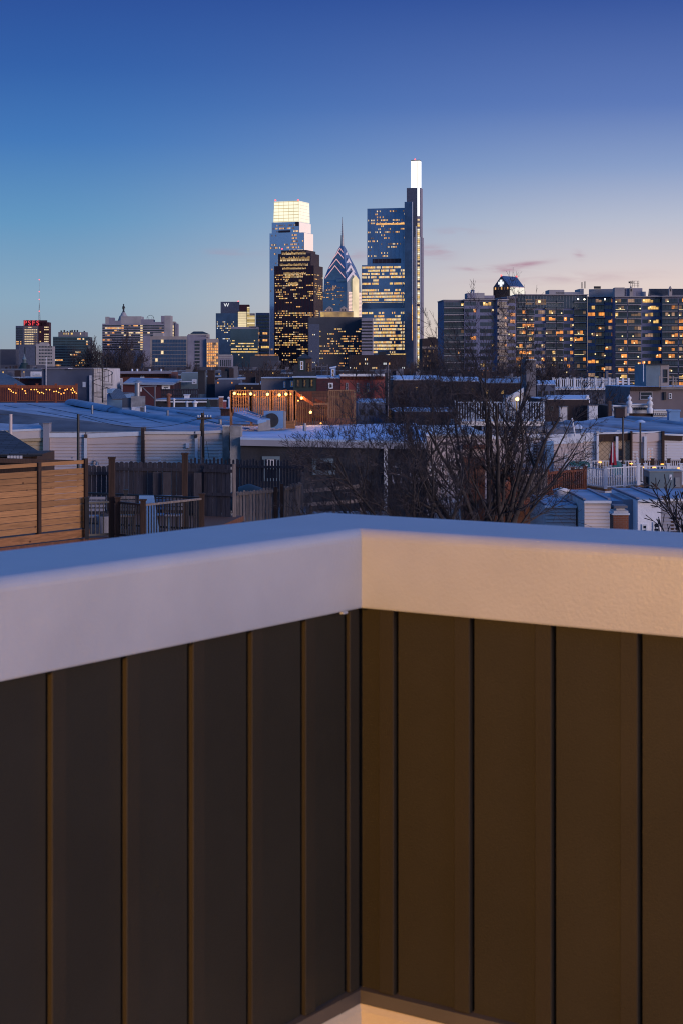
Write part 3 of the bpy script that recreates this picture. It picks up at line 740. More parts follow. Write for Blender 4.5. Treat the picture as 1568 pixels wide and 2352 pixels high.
mb = MB(); f.box(mb, 503, 533.5, 814, 817, 0, .8, 'concrete'); f.box(mb, 503.2, 533.3, 820, 821.5, 0, .6, 'concrete'); mb.build('cornice', t)
for k in range(6):
    mb = MB(); f.box(mb, 506+k*4.4, 508.3+k*4.4, 826, 841, -.2, .15, 'glass_dark'); mb.build('window', t)
t, f = simple('terrace_building', 'long low dark building with a warm lit terrace on its roof', 'building', 575, 640, 818, 1800, 40, 'city_dark', 1)
mb = MB()
for k in range(22):
    s0 = f.s(586+k*2.45); cell(mb, f, s0, s0+.7, zY(816,1800), zY(814.3,1800), .5, 'lit_orange' if k % 3 else 'lit_warm')
mb.build('terrace_light', t)
# --- telegraph of smaller left-hand blocks
Y = 2200
t, f = simple('grid_office', 'wide pale block with a dark glass grid of windows', 'office building', 345, 432, 772, Y, 40, 'concrete_tan', -2)
mb = MB(); f.body(mb, 329, 345, zY(770,Y), 30, 'concrete_lav'); f.body(mb, 352, 374, zY(764,Y), 20, 'concrete', z0=zY(772,Y)+.02); f.body(mb, 430, 474, zY(771,Y)+1, 40, 'concrete_lav'); f.body(mb, 432, 478, zY(769.5,Y)+1.3, 20, 'concrete_tan', z0=zY(774,Y)); mb.build('stair_tower', t)
mb = MB(); a = f.pt(437); b = f.pt(478); z0 = zY(768.5,Y)+1.4; z1 = zY(762.5,Y)+1
mb.hull([V((a.x,a.y,z0)),V((b.x,b.y,z0)),V((b.x,b.y+20,z0)),V((a.x,a.y+20,z0))], [V((a.x+4,a.y+5,z1)),V((b.x-7,b.y+5,z1)),V((b.x-7,b.y+15,z1)),V((a.x+4,a.y+15,z1))], 'metal_dark'); mb.build('roof', t)
pk = runs(8, 14, 61, [.3,.12,.1,.3,.35,.2,.2,.3], ['lit_warm','lit_cream','lit_orange'], .5)
bands(t, [(f, f.s(350), f.s(429), 12)], zY(779,Y), zY(848,Y), 8, lambda r,c: pk(r,c) if (pk(r,c) and (c*7+r) % 3 == 0) else 'glass_navy', .86, .86, .5)
mb = MB()
for r in range(8): f.box(mb, 448, 459, 782+r*7.8, 787+r*7.8, -.2, .5, 'glass_dark')
mb.build('balcony', t)
t, f = simple('orange_lit_block', 'end wall of glowing orange office windows beside the pale grid block', 'office building', 474.3, 502.5, 778, Y-8, 40, 'concrete_tan', 5)
gg_ = random.Random(4)
bands(t, [(f, f.s(475), f.s(501.5), 6)], zY(786,Y), zY(856,Y), 11, lambda r,c: gg_.choice(['lit_orange','lit_warm','lit_orange','lit_dim']) if r < 9 else (None if gg_.random() < .5 else 'lit_dim'), .8, .74, .5)
# hotel-like complex, left
Y = 2300
t, f = simple('stepped_block', 'broad stepped grey block with balconies and plant rooms on its roof', 'building', 235, 378, 743, Y, 50, 'concrete_lav', -1)
mb = MB()
for x0, x1, y1, dd in ((242,250,727,8),(250,262,729,10),(262,278,736,20),(278,324,726,30),(324,351,733,25),(351,377,739,25),(370,378,725,20)):
    f.body(mb, x0, x1, zY(y1,Y), dd, 'concrete' if x0 in (278,242) else 'concrete_lav', z0=zY(743,Y)+.02)
f.body(mb, 378.2, 392, zY(724.5,Y), 25, 'concrete'); mb.build('roof_block', t)
bands(t, [(f, f.s(236), f.s(377), 26)], zY(745,Y), zY(795,Y), 10, lambda r,c: runs_a(r,c) or 'glass_dark', .95, .5, .5) if False else None
ra = runs(12, 28, 71, [.35,.3,.3,.4,.3,.2], ['lit_warm','lit_orange','lit_cream','lit_dim'], .5)
bands(t, [(f, f.s(236), f.s(377), 26)], zY(745,Y), zY(805,Y), 11, lambda r,c: ra(r,c) or ('lit_cream' if c in (16,) else 'glass_dark'), .98, .5, .5)
mb = MB()      # ring antenna frame on the roof
c_ = f.at(344, 731, -8)
for k in range(12):
    a0 = math.pi*k/12; a1 = math.pi*(k+1)/12
    mb.tube(c_+V((math.cos(a0)*4.5,0,math.sin(a0)*4.5)), c_+V((math.cos(a1)*4.5,0,math.sin(a1)*4.5)), .3, .3, 'metal_dark', 4)
for x in (-4.5,-2,2,4.5): mb.tube(c_+V((x,0,-3)), c_+V((x,0,2)), .25, .25, 'metal_dark', 4)
mb.build('roof_frame', t)
t, f = simple('curved_block', 'narrow block of rounded bays beside the stepped grey block', 'building', 393, 402, 738, Y+40, 20, 'concrete_tan', 0)
bands(t, [(f, f.s(394.5), f.s(399.5), 1)], zY(744,Y), zY(775,Y), 4, lambda r,c: 'lit_cream', .9, .7, .4)
mb = MB()
for k in range(2): mb.lathe(V((f.pt(404+k*4.2).x, f.pt(404).y, 0)), [(1.7,0),(1.7,zY(740+k*2,Y)-2),(1.2,zY(739+k*2,Y))], 'concrete_lav', 12)
mb.build('round_bay', t)
# dome with the statue
Y = 3500
c = P(284, HY, Y); c.z = 0
t = thing('statue_tower', 'stone dome top with a small dark standing statue', 'tower', c)
mb = MB(); z0 = zY(728,Y)
mb.lathe(V((c.x,c.y,0)), [(12,0),(12,z0-8),(9,z0),(8.4,z0+2),(6,z0+4),(5.6,z0+6),(3.8,z0+9),(3.2,z0+10)], 'concrete', 16); mb.build('dome', t)
mb = MB(); s0 = V((c.x,c.y,z0+10))
mb.lathe(s0, [(2.6,0),(2.4,2),(1.6,2.4),(1.9,6),(2.3,9),(2.5,11.2),(1.7,12.4),(1.0,13.0),(1.1,13.6),(1.15,14.5),(.9,15.1),(1.9,15.2),(1.9,15.4),(1.0,15.5),(.8,16.6)], 'metal_dark', 10)
mb.tube(s0+V((1.8,0,11)), s0+V((3.3,-1,8)), .6, .5, 'metal_dark', 6); mb.tube(s0+V((3.3,-1,8)), s0+V((3.6,-1.5,8.8)), .4, .2, 'metal_dark', 6)
mb.tube(s0+V((-1.9,0,11)), s0+V((-2.3,0,7)), .6, .5, 'metal_dark', 6); mb.build('statue', t)
# tower with red letters and mast
Y = 3650; f = F(36, Y, 2)
t = thing('sign_tower', 'slab tower carrying tall red neon letters and a thin mast', 'skyscraper', f.pt(75))
mb = MB(); f.body(mb, 36, 53.5, zY(748,Y), 30, 'slate_wall'); f.body(mb, 53.7, 88, zY(748,Y), 30, 'concrete_dim'); f.body(mb, 88.2, 112.5, zY(739.5,Y), 34, 'maroon'); f.body(mb, 54, 107, zY(735,Y), 12, 'maroon', z0=zY(748,Y)+.02); mb.build('shaft', t)
bands(t, [(f, f.s(56), f.s(86), 7)], zY(749,Y), zY(792,Y), 8, lambda r,c: 'lit_cream' if (c < 5 or r in (0,1,2)) and r > 0 or c in (2,3) else 'lit_dim', .72, .42, .5)
bands(t, [(f, f.s(37), f.s(52), 5)], zY(752,Y), zY(792,Y), 8, lambda r,c: 'lit_warm' if (r > 5 and c in (0,1,3)) else 'glass_dark', .9, .5, .5)
bands(t, [(f, f.s(91), f.s(112), 6)], zY(743,Y), zY(792,Y), 9, lambda r,c: 'lit_cream' if (c > 2 and r in (1,2,4,5,6,7,8)) else ('lit_yellow' if (c == 0 and r in (3,7,8)) else None), .85, .45, .5)
for ch, x in zip('PSFS', (58, 67.8, 77.2, 87)): text_obj('letter_sign', ch, f.at(x, 746.8, 1.2), 14.5, 'sign_red', t, ext=.4)
mb = MB(); mp_ = f.at(89.5, 735, -6); zt_ = zY(641,Y)
for dx in (-2.2, 2.2): mb.tube(mp_+V((dx,0,0)), V((mp_.x,mp_.y,mp_.z+(zt_-mp_.z)*.45)), .25, .2, 'metal_dark', 4)
mb.tube(mp_, V((mp_.x,mp_.y,zt_)), .4, .22, 'metal_mid', 4)
for k in range(9): z = mp_.z+k*4.2; w_ = 2.2*(1-k/9.5); mb.tube(V((mp_.x-w_,mp_.y,z)), V((mp_.x+w_,mp_.y,z+3)), .15, .15, 'metal_dark', 3)
mb.build('mast', t)
for y in (641.5, 669, 687, 714): beacon(t, V((mp_.x,mp_.y-1,zY(y,Y))), 1.1)
# white block with small windows, cupola
Y = 2000; f = F(43, Y, 0)
t, f = simple('white_block', 'white block with rows of small dark windows, left of the skyline', 'building', 82, 108, 789, Y, 30, 'concrete', 4)
mb = MB(); f.body(mb, 108.2, 121.5, zY(795,Y), 26, 'concrete'); f.body(mb, 91, 109, zY(786,Y), 14, 'concrete', z0=zY(789,Y)+.02); f.body(mb, 43, 81.8, zY(791,Y), 26, 'slate_wall'); mb.build('wing', t)
for r in range(6):
    mb = MB()
    for c in range(9): cell(mb, f, f.s(90+c*3.4), f.s(92+c*3.4), zY(798+r*7.4,Y), zY(794.5+r*7.4,Y), .3, 'glass_dark')
    mb.build('window_row', t)
mb = MB(); cell(mb, f, f.s(81.4), f.s(82.6), zY(846,Y), zY(795,Y), .3, 'metal_dark'); cell(mb, f, f.s(56.5), f.s(58.5), zY(812,Y), zY(797,Y), .3, 'glass_dark'); mb.build('stair_window', t)
Y = 700; c = P(56, HY, Y); c.z = 0
t = thing('church_cupola', 'small pale green cupola above a dark church roof', 'church', c)
mb = MB(); zz = zY(833,Y); mb.lathe(V((c.x,c.y,0)), [(5,0),(5,zz-8),(1.2,zz)], 'green_dark', 4); mb.build('roof', t)
mb = MB(); mb.lathe(V((c.x,c.y,zz-1)), [(.75,0),(.75,2.2),(.95,2.3),(.75,2.6),(.3,3.6),(.05,4.6)], 'teal_clad', 8); mb.build('lantern', t)
# glazed office left
Y = 2100
t, f = simple('aqua_office', 'grey-green glass office block with a lit plant room on the roof', 'office building', 121.7, 203, 773, Y, 40, 'glass_teal', 1)
mb = MB(); f.body(mb, 134, 196, zY(762,Y), 25, 'concrete_dim', z0=zY(773,Y)+.02)
for x in (139,146,153,160,164,170,176,192): f.body(mb, x, x+2.6, zY(759.5-(x%3),Y), 4, 'metal_dark', z0=zY(762,Y)+.02)
mb.build('plant_room', t)
mb = MB()
for x,m in ((146,'lit_yellow'),(151,'lit_cream'),(156,'lit_yellow'),(163,'lit_yellow'),(165,'lit_yellow'),(184,'lit_cream')): s0=f.s(x); cell(mb, f, s0, s0+1.1, zY(768,Y), zY(764,Y), .4, m)
mb.build('roof_lamp', t)
pk = runs(12, 24, 81, [.05,.12,.1,.2,.15,.25,.35,.3,.1], ['lit_warm','lit_orange','lit_cream','lit_dim'], .6)
bands(t, [(f, f.s(122.5), f.s(151.5), 8),(f, f.s(153), f.s(202), 12)], zY(775,Y), zY(848,Y), 12, lambda r,c: pk(r,c) or 'glass_dark', .9, .55, .5)
# gabled far tower with the white cross
Y = 2650; f, g = two_face(1169, Y, 40)
t = thing('gabled_tower', 'gable roofed tower top with a glowing white cross', 'skyscraper', f.pt(1160))
mb = MB(); p, ff, gg = tier(mb, f, g, 1132, 1169, 1204, 0, zY(658,Y), 'glass_dark'); mb.build('shaft', t)
mb = MB(); z0, z1 = zY(658,Y)+.02, zY(632,Y); a, c, b, d = p
r0 = (a+c)/2; r1 = (b+d)/2
mb.add([V((q.x,q.y,z0)) for q in (a,c,b,d)]+[V((r0.x,r0.y,z1)),V((r1.x,r1.y,z1))], [(0,1,4),(2,3,5),(1,2,5,4),(3,0,4,5),(3,2,1,0)], 'glass_navy'); mb.build('gable_roof', t)
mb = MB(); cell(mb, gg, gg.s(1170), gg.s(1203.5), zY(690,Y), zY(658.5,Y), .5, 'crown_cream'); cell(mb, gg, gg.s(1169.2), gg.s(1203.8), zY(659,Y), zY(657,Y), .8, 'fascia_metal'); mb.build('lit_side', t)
mb = MB(); s0 = ff.s(1150.5); zc = zY(649,Y)
cell(mb, ff, s0-2.3, s0+2.3, zc-5.2, zc+5.2, 1.0, 'sign_white'); cell(mb, ff, s0-5.2, s0+5.2, zc-2.1, zc+2.1, 1.05, 'sign_white'); mb.build('cross_sign', t)
mb = MB()
for k in range(5): s1 = ff.s(1136+k*7); cell(mb, ff, s1, s1+2.2, zY(664,Y), zY(658.5,Y), .6, 'lit_dim' if k % 2 else 'lit_warm')
mb.build('lit_window', t)
for q in (r0, r1): beacon(t, V((q.x,q.y,z1+.5)), 1.4)
# brick block right of the tallest tower
t, f = simple('brick_block', 'dark brick block with warm windows right of the tallest tower', 'building', 969, 1022, 777, 1700, 50, 'brick_dark', 1)
mb = MB(); f.body(mb, 982, 1000, zY(774,1700), 10, 'brick_dark', z0=zY(777,1700)+.02); mb.build('roof_block', t)
mb = MB(); f.box(mb, 968.5, 1022.5, 796, 798, 0, .4, 'concrete_tan'); f.box(mb, 968.5, 1022.5, 800, 801, 0, .4, 'concrete_tan'); mb.build('string_course', t)
pk = runs(5, 16, 91, [.6], ['lit_warm','lit_yellow','lit_dim'], .6)
bands(t, [(f, f.s(970), f.s(1021), 16)], zY(790,1700), zY(845,1700), 5, pk, .5, .45, .3)
t, f = simple('long_brick_building', 'long dark brick building with scattered lit windows below the towers', 'building', 800, 932, 815, 900, 30, 'brick_dark', 0)
pk = runs(3, 30, 92, [.3], ['lit_warm','lit_cream','lit_white'], .5)
bands(t, [(f, f.s(802), f.s(930), 30)], zY(820,900), zY(850,900), 3, pk, .5, .45, .2)
mb = MB(); f.body(mb, 868, 886, zY(808,900), 8, 'metal_dark', z0=zY(815,900)+.02); f.body(mb, 905, 930, zY(811,900), 12, 'city_dark', z0=zY(815,900)+.02); mb.build('roof_block', t)
mb = MB(); f.box(mb, 895, 931, 812, 814, .0, .3, 'lit_yellow'); mb.build('lit_strip', t)

# ------------------------------------------------------------------ the big curved apartment building, right, about 700 m off
Y = 720
def apt(f, x0, x1, ytop, n, px_floor, depth, seed, dens, label_part, parent, cols, balc=None):
    zt_ = f.z((x0+x1)/2, ytop); h = px_floor
    mb = MB(); f.body(mb, x0, x1, zt_, depth, 'apt_wall'); mb.build(label_part, parent)
    mb = MB(); a, b = f.pt(x0-1.5, 1.2), f.pt(x1+1.5, 1.2); mb.ob(V((a.x,a.y,zt_+.01)), b-a, -f.n*(depth+1), V((0,0,.35)), 'concrete'); mb.build('roof_edge', parent)
    rg = random.Random(seed)
    s0, s1 = f.s(x0), f.s(x1)
    for r in range(n):
        ztop_ = zt_-.35-h*r; mbw = MB()
        for (c0, c1, kind) in cols:
            a, b = s0+(s1-s0)*c0, s0+(s1-s0)*c1
            m = None; q = rg.random()
            lit = q < dens*1.75
            npn = max(2, int((b-a)/1.1)); wp = (b-a)/npn
            base = 'glass_apt' if rg.random() < .75 else 'glass_apt2'
            zl, zh = (ztop_-h+.95, ztop_-.35) if kind == 'w' else (ztop_-h+.3, ztop_-.35)
            cell(mbw, f, a, b, zl, zh, .06, base)
            if lit:
                L0 = rg.randint(0, npn-1); L1 = min(npn, L0+rg.randint(2, max(3, npn*2//3))); mm = rg.choice(['apt_lit','apt_lit','apt_lit2','apt_lit','lit_dim','apt_lit3'])
                for k in range(L0, L1):
                    if rg.random() < .85: cell(mbw, f, a+wp*k+.05, a+wp*(k+1)-.05, zl+.05, zh-rg.choice((.1,.1,.1,.5)), .1, mm if rg.random() < .82 else 'lit_dim')
                if rg.random() < .5: q2 = a+wp*L0+rg.random()*wp; cell(mbw, f, q2, q2+.5, zl+.8, zl+1.25, .14, 'apt_spot')
            for k in range(1, npn): cell(mbw, f, a+wp*k-.04, a+wp*k+.04, zl, zh, .12, 'metal_dark')
        mbw.build('window_band', parent)
        for (c0, c1, kind) in cols:
            a, b = s0+(s1-s0)*c0, s0+(s1-s0)*c1
            if kind == 'b':
                mbb = MB(); pa = f.o+f.u*a+f.n*.1; zz = ztop_-h
                mbb.ob(V((pa.x,pa.y,zz)), f.u*(b-a), f.n*1.3, V((0,0,.28)), 'concrete')
                pb = pa+f.n*1.22; mbb.ob(V((pb.x,pb.y,zz+.285)), f.u*(b-a), f.n*.04, V((0,0,.75)), 'glass_apt')
                mbb.ob(V((pb.x,pb.y,zz+.95)), f.u*(b-a), f.n*.07, V((0,0,.06)), 'metal_mid')
                if rg.random() < .06:
                    mbb.ob(V((pb.x,pb.y,zz+.8))+f.n*.1, f.u*(b-a)*.8, f.n*.04, V((0,0,.09)), 'apt_spot')
                mbb.build('balcony', parent)
    return zt_
mat('apt_wall', (.15,.16,.25), .85, .12, .2)
mat('glass_apt', (.014,.02,.034), .12, .4, .15, spec=.8)
mat('glass_apt2', (.04,.055,.085), .15, .4, .2, spec=.8)
emat('apt_lit', (1.0,.34,.06), .95, .75, .5); emat('apt_lit2', (1.0,.58,.16), .9, .6, .5); emat('apt_lit3', (1.0,.58,.36), .35, .6, .5); emat('apt_spot', (1.0,.78,.38), 1.9, .2, 1)
h = 2.88
fA = F(1018, 735, 4); t = thing('apartment_building', 'huge curved apartment building with stacked balconies and glowing windows', 'apartment building', F(1300,720).pt(1290))
apt(fA, 1018, 1065, 690, 12, h, 20, 1, .28, 'wall', t, [(0,.98,'b')])
fA1 = F(1065.3, 734, 4); apt(fA1, 1065.3, 1141, 689, 12, h, 20, 2, .2, 'wall', t, [(.02,.36,'w'),(.48,.90,'w')])
fA2 = F(1141.3, 733, 28); apt(fA2, 1141.3, 1163, 689, 12, h, 16, 3, .12, 'wall', t, [(0,.98,'b')])
fA3 = F(1163.3, 742, 12); apt(fA3, 1163.3, 1184.5, 683, 12, h, 16, 4, .12, 'wall', t, [(.05,.9,'w')])
fB = F(1184.8, 744, 3); apt(fB, 1184.8, 1348, 677.5, 13, h, 20, 5, .42, 'wall', t, [(0,.13,'b'),(.14,.25,'b'),(.26,.40,'w'),(.41,.55,'b'),(.56,.66,'b'),(.67,.80,'w'),(.81,.98,'b')])
fC = F(1348.3, 745, -22); apt(fC, 1348.3, 1412, 682, 13, h, 20, 6, .4, 'wall', t, [(.03,.28,'w'),(.3,.62,'b'),(.65,.98,'w')])
fD = F(1412.3, 728, -3); apt(fD, 1412.3, 1520, 682, 13, h, 20, 7, .5, 'wall', t, [(0,.25,'b'),(.27,.55,'b'),(.58,.98,'w')])
fE = F(1520.3, 723, -10); apt(fE, 1520.3, 1640, 681, 13, h, 20, 8, .55, 'wall', t, [(0,.3,'b'),(.32,.5,'b'),(.52,.8,'w'),(.82,.98,'b')])
# tall top-storey glazing of the middle section
mb = MB(); s0, s1 = fB.s(1186), fB.s(1347); zt_ = fB.z(1266, 678)
cell(mb, fB, s0, s1, zt_-5.5, zt_-.2, .2, 'glass_apt2')
for k in range(24): s = s0+(s1-s0)*k/24; cell(mb, fB, s-.06, s+.06, zt_-5.5, zt_-.2, .26, 'metal_mid')
for a_, b_ in ((.12,.22),(.26,.42)): cell(mb, fB, s0+(s1-s0)*a_, s0+(s1-s0)*b_, zt_-4.0, zt_-1.6, .24, 'lit_dim')
for a_ in (.17,.32): q = s0+(s1-s0)*a_; cell(mb, fB, q-.5, q+.5, zt_-3.1, zt_-2.2, .28, 'apt_spot')
mb.build('penthouse_glazing', t)
# plant rooms and roof clutter
mb = MB()
for fr, x0, x1, y0, dd in ((fA1,1076,1095,671.5,8),(fA1,1095.2,1116,671,12),(fA1,1116.2,1139,677,8),(fB,1280,1336,669,14),(fB,1265,1300,664,10),(fB,1336.3,1345,661.5,12),(fC,1345,1411,662,12),(fD,1414,1437,658.5,8),(fD,1439,1478,660,10),(fD,1463,1486,668,6),(fE,1491,1492,663,2)):
    zb1 = fr.z((x0+x1)/2, 684)
    o = fr.pt(x0)-fr.n*5; e_ = fr.pt(x1)-fr.n*5; mb.prism([o, e_, e_-fr.n*dd, o-fr.n*dd], zb1, fr.z((x0+x1)/2, y0), 'concrete_lav' if x0 in (1076,1116.2,1439) else 'concrete')
mb.build('plant_room', t)
mb = MB(); o = fA1.pt(1089)-fA1.n*8; z0 = fA1.z(1089, 671.4)
for dx in (0,.75): mb.lathe(V((o.x+dx,o.y,z0)), [(.55,0),(.55,1.3),(.42,1.5)], 'metal_mid', 10)
mb.build('cooling_tower', t)
mb = MB()
for x, y1 in ((1335.8,649),(1342.6,647)):
    o = fC.pt(1350)-fC.n*7; o = P(x, HY, o.y); mb.tube(V((o.x,o.y,zY(662,o.y))), V((o.x,o.y,zY(y1,o.y))), .22, .22, 'metal_dark', 8); mb.tube(V((o.x,o.y,zY(y1,o.y))), V((o.x,o.y,zY(y1,o.y)+.15)), .34, .34, 'metal_dark', 8)
mb.build('flue', t)
mb = MB(); yy = fD.pt(1455).y+8     # antenna frame
def q_(x, y): return P(x, y, yy)
for x in (1447,1452,1457,1463.5,1466.5): mb.tube(q_(x,660), q_(x,644+(x%2)), .09, .09, 'metal_dark', 4)
for y in (645,651,656): mb.tube(q_(1446,y), q_(1467,y), .08, .08, 'metal_dark', 4)
for x in (1444,1446,1449,1453): mb.tube(q_(x,646), q_(x,650), .22, .22, 'metal_dark', 6)
mb.build('antenna_frame', t)
mb = MB(); mb.prism([P(1363,HY,744),P(1379,HY,744),P(1379,HY,747),P(1363,HY,747)], zY(662,744), zY(657,744), 'metal_dark'); mb.build('condenser', t)
# two gable-ended dark roof houses on the roof at the right
mb = MB()
for x0, x1 in ((1492,1568.0+30),):
    z0, z1 = zY(683,736), zY(662,736); a, b = P(x0,HY,736), P(x1,HY,736)
    for dy, za_ in ((0,z0),): pass
    mb.add([V((a.x,736,z0)),V((b.x,736,z0)),V((b.x,741,z0)),V((a.x,741,z0)),V((a.x,738.5,z1)),V((b.x,738.5,z1))], [(0,1,5,4),(2,3,4,5),(3,0,4),(1,2,5)], 'shingle_dark')
    mb.box(V((a.x+.2,735.6,z0)), V((b.x-.2,736,zY(677,736))), 'concrete_dim')
for x in (1449.5-0, 1539-0, 1631): pass
for x in (1449, 1538.5, 1565.8+66):
    yy = 730; a = P(x-4, HY, yy); b = P(x+4, HY, yy); zl, zm, zh = zY(684,yy), zY(675,yy), zY(668,yy)
mb.build('dark_roof', t)
mb = MB()
for x in (1449, 1539.5, 1632):
    yy = 731.5; w_ = P(x+3.6,HY,yy).x-P(x,HY,yy).x; cx_ = P(x,HY,yy).x; zl, zm, zh = zY(686,yy), zY(664,yy), zY(656.5,yy)
    fr_ = [V((cx_-w_,yy,zl)),V((cx_+w_,yy,zl)),V((cx_+w_,yy,zm)),V((cx_,yy,zh)),V((cx_-w_,yy,zm))]; bk = [p+V((0,2,0)) for p in fr_]
    mb.add(fr_+bk, [(0,1,2,3,4),(9,8,7,6,5)]+[(i,(i+1)%5,5+(i+1)%5,5+i) for i in range(5)], 'concrete_tan')
    mb.box(V((cx_-w_*.45,yy-.05,zm-.9)), V((cx_+w_*.45,yy,zm+.2)), 'metal_dark')
mb.build('gable_pier', t)
mb = MB()
for x,y in ((1327,690.5-1),(1341.5,690),(1388.5,690)): 
    y -= 3; p = P(x, y, 712); mb.ball(p, .32, 'lamp_white', 8); mb.tube(p-V((0,0,1)), p, .05,.05,'metal_dark',4)
mb.build('roof_lamp', t)
# ------------------------------------------------------------------ helpers for houses, fences and decks
def lap(parent, fr, x0, x1, y0, y1=None, m='vinyl_pink', step=.17, out=.02, zb=None, name='siding'):
    zt_ = fr.z((x0+x1)/2, y0); zl = fr.z((x0+x1)/2, y1) if zb is None else zb
    a, b = fr.pt(x0, out), fr.pt(x1, out); mb = MB(); z = zl
    while z < zt_-.01:
        z2 = min(z+step, zt_); n = fr.n*.05
        A = [V((a.x,a.y,z))+n, V((b.x,b.y,z))+n, V((b.x,b.y,z2)), V((a.x,a.y,z2)), V((a.x,a.y,z)), V((b.x,b.y,z))]
        mb.add(A, [(0,1,2,3),(4,5,1,0),(4,0,3),(5,2,1)], m); z = z2
    mb.add([V((a.x,a.y,zl)),V((b.x,b.y,zl)),V((b.x,b.y,zt_)),V((a.x,a.y,zt_))], [(3,2,1,0)], m)
    return mb.build(name, parent)
def window(parent, fr, x0, x1, y0, y1, m='white_trim', lit=None, fw=.09, out=.05, glass='glass_dark', sash=True, name='window', blind=False):
    mb = MB(); a, b = fr.s(x0), fr.s(x1); zt_, zl = fr.z((x0+x1)/2, y0), fr.z((x0+x1)/2, y1)
    if a > b: a, b = b, a
    def bx(s0, s1, z0, z1, o0, o1, mm, q):
        p = fr.o+fr.u*s0+fr.n*o0; p.z = z0; q.ob(p, fr.u*(s1-s0), fr.n*(o1-o0), V((0,0,z1-z0)), mm)
    bx(a, b, zl, zl+fw, -.05, out+.03, m, mb); bx(a, b, zt_-fw, zt_, -.05, out, m, mb)
    bx(a, a+fw, zl+fw, zt_-fw, -.05, out, m, mb); bx(b-fw, b, zl+fw, zt_-fw, -.05, out, m, mb)
    if sash: bx(a+fw, b-fw, (zl+zt_)/2-.025, (zl+zt_)/2+.025, -.02, out-.015, m, mb)
    w_ = mb.build(name, parent)
    q = MB(); bx(a+fw-.003, b-fw+.003, zl+fw-.003, zt_-fw+.003, .004, .026, lit or glass, q); q.build('pane', w_)
    if blind:
        q = MB(); bx(a+fw+.01, b-fw-.01, (zl+zt_)/2+.02, zt_-fw-.01, .027, .034, 'off_white', q); q.build('blind', w_)
    return w_
def rail(parent, p0, p1, h, m, gap=.13, bw=.035, posts=None, pw=.1, top=.05, cap=None, name='railing', pm=None, low=.08, ph=.08, topm=None):
    p0, p1 = V(p0), V(p1); d = p1-p0; L = math.hypot(d.x, d.y); u = V((d.x/L, d.y/L, 0)); sl = V((0,0,d.z/L)); n = V((u.y,-u.x,0))
    mb = MB(); at = lambda s: p0+(u+sl)*s
    for z0, z1, w_, mm in ((h-top, h, top*1.2, topm or m), (low, low+.05, .04, m)):
        mb.ob(at(0)+V((0,0,z0))-n*w_/2, d, n*w_, V((0,0,z1-z0)), mm)
    k = gap
    while k < L-gap*.4:
        mb.ob(at(k-bw/2)+V((0,0,low+.05))-n*bw/2, u*bw, n*bw, V((0,0,h-top-low-.05)), m); k += gap
    r = mb.build(name, parent)
    for s in (posts if posts is not None else (0, 1)):
        q = MB(); c = at(s*L); w_ = pw
        q.box(c+V((-w_/2,-w_/2,0)), c+V((w_/2,w_/2,h+ph)), pm or m)
        w_ *= 1.35; q.box(c+V((-w_/2,-w_/2,h+ph+.002)), c+V((w_/2,w_/2,h+ph+.04)), pm or m)
        q.build('railing_post', parent)
    return r
def pickets(parent, p0, p1, h, m, w_=.14, gap=.01, jag=.03, dog=True, rails=(.25,.85), name='picket_panel', back=1, rseed=1, miss=0.0, th=.02):
    rg = random.Random(rseed); p0, p1 = V(p0), V(p1); d = p1-p0; L = math.hypot(d.x, d.y); u = V((d.x/L, d.y/L, 0)); sl = d.z/L; n = V((u.y,-u.x,0)); mb = MB()
    k = 0
    while k < L-w_*.5:
        hh = h+rg.uniform(-jag, jag); ww = w_*rg.uniform(.94, 1.0)
        if rg.random() >= miss:
            b = p0+u*k+V((0,0,sl*k)); ch = ww*.28 if dog else 0
            pr = [(0,0),(ww,0),(ww,hh-ch),(ww-ch,hh),(ch,hh),(0,hh-ch)]; o_ = rg.uniform(0,.012)
            fr_ = [b+u*x+V((0,0,z))+n*o_ for x,z in pr]; bk = [q-n*th for q in fr_]
            mb.add(fr_+bk, [(0,1,2,3,4,5),(11,10,9,8,7,6)]+[(i,(i+1)%6,6+(i+1)%6,6+i) for i in range(6)], m)
        k += w_+gap
    pn = mb.build(name, parent)
    q = MB()
    for f_ in rails: q.ob(p0+V((0,0,h*f_))+n*(.016 if back > 0 else -.06), d, n*.04, V((0,0,.09)), m)
    q.build('fence_rail', parent)
    return pn
def post(parent, c, w_, z0, z1, m, name='post', cap=True):
    q = MB(); q.box(V((c[0]-w_/2,c[1]-w_/2,z0)), V((c[0]+w_/2,c[1]+w_/2,z1)), m)
    if cap: q.box(V((c[0]-w_*.62,c[1]-w_*.62,z1+.002)), V((c[0]+w_*.62,c[1]+w_*.62,z1+.05)), m)
    return q.build(name, parent)
def pipe(parent, fr, x, y0, y1, r=.05, m='white_paint', out=.1, name='downspout', zb=None):
    p = fr.at(x, y0, out); q = fr.pt(x, out); q.z = fr.z(x, y1) if zb is None else zb
    mb = MB(); mb.box(V((p.x-r,p.y-r*.8,q.z)), V((p.x+r,p.y+r*.8,p.z)), m); return mb.build(name, parent)
def house(name, label, cat, x0, x1, ytop, Y, depth, m, a=0, roof='roof_dark', group=None, parapet=0.0):
    f = F(x0, Y, a); t = thing(name, label, cat, f.pt((x0+x1)/2), group); zt_ = f.z((x0+x1)/2, ytop)
    mb = MB(); f.body(mb, x0, x1, zt_, depth, m); mb.build('wall', t)
    mb = MB(); o = .0; A, B = f.pt(x0), f.pt(x1)
    mb.prism([A+f.u*.06-f.n*.06, B-f.u*.06-f.n*.06, B-f.u*.06-f.n*(depth-.06), A+f.u*.06-f.n*(depth-.06)], zt_+.003, zt_+.06, roof); mb.build('roof', t)
    return t, f, zt_
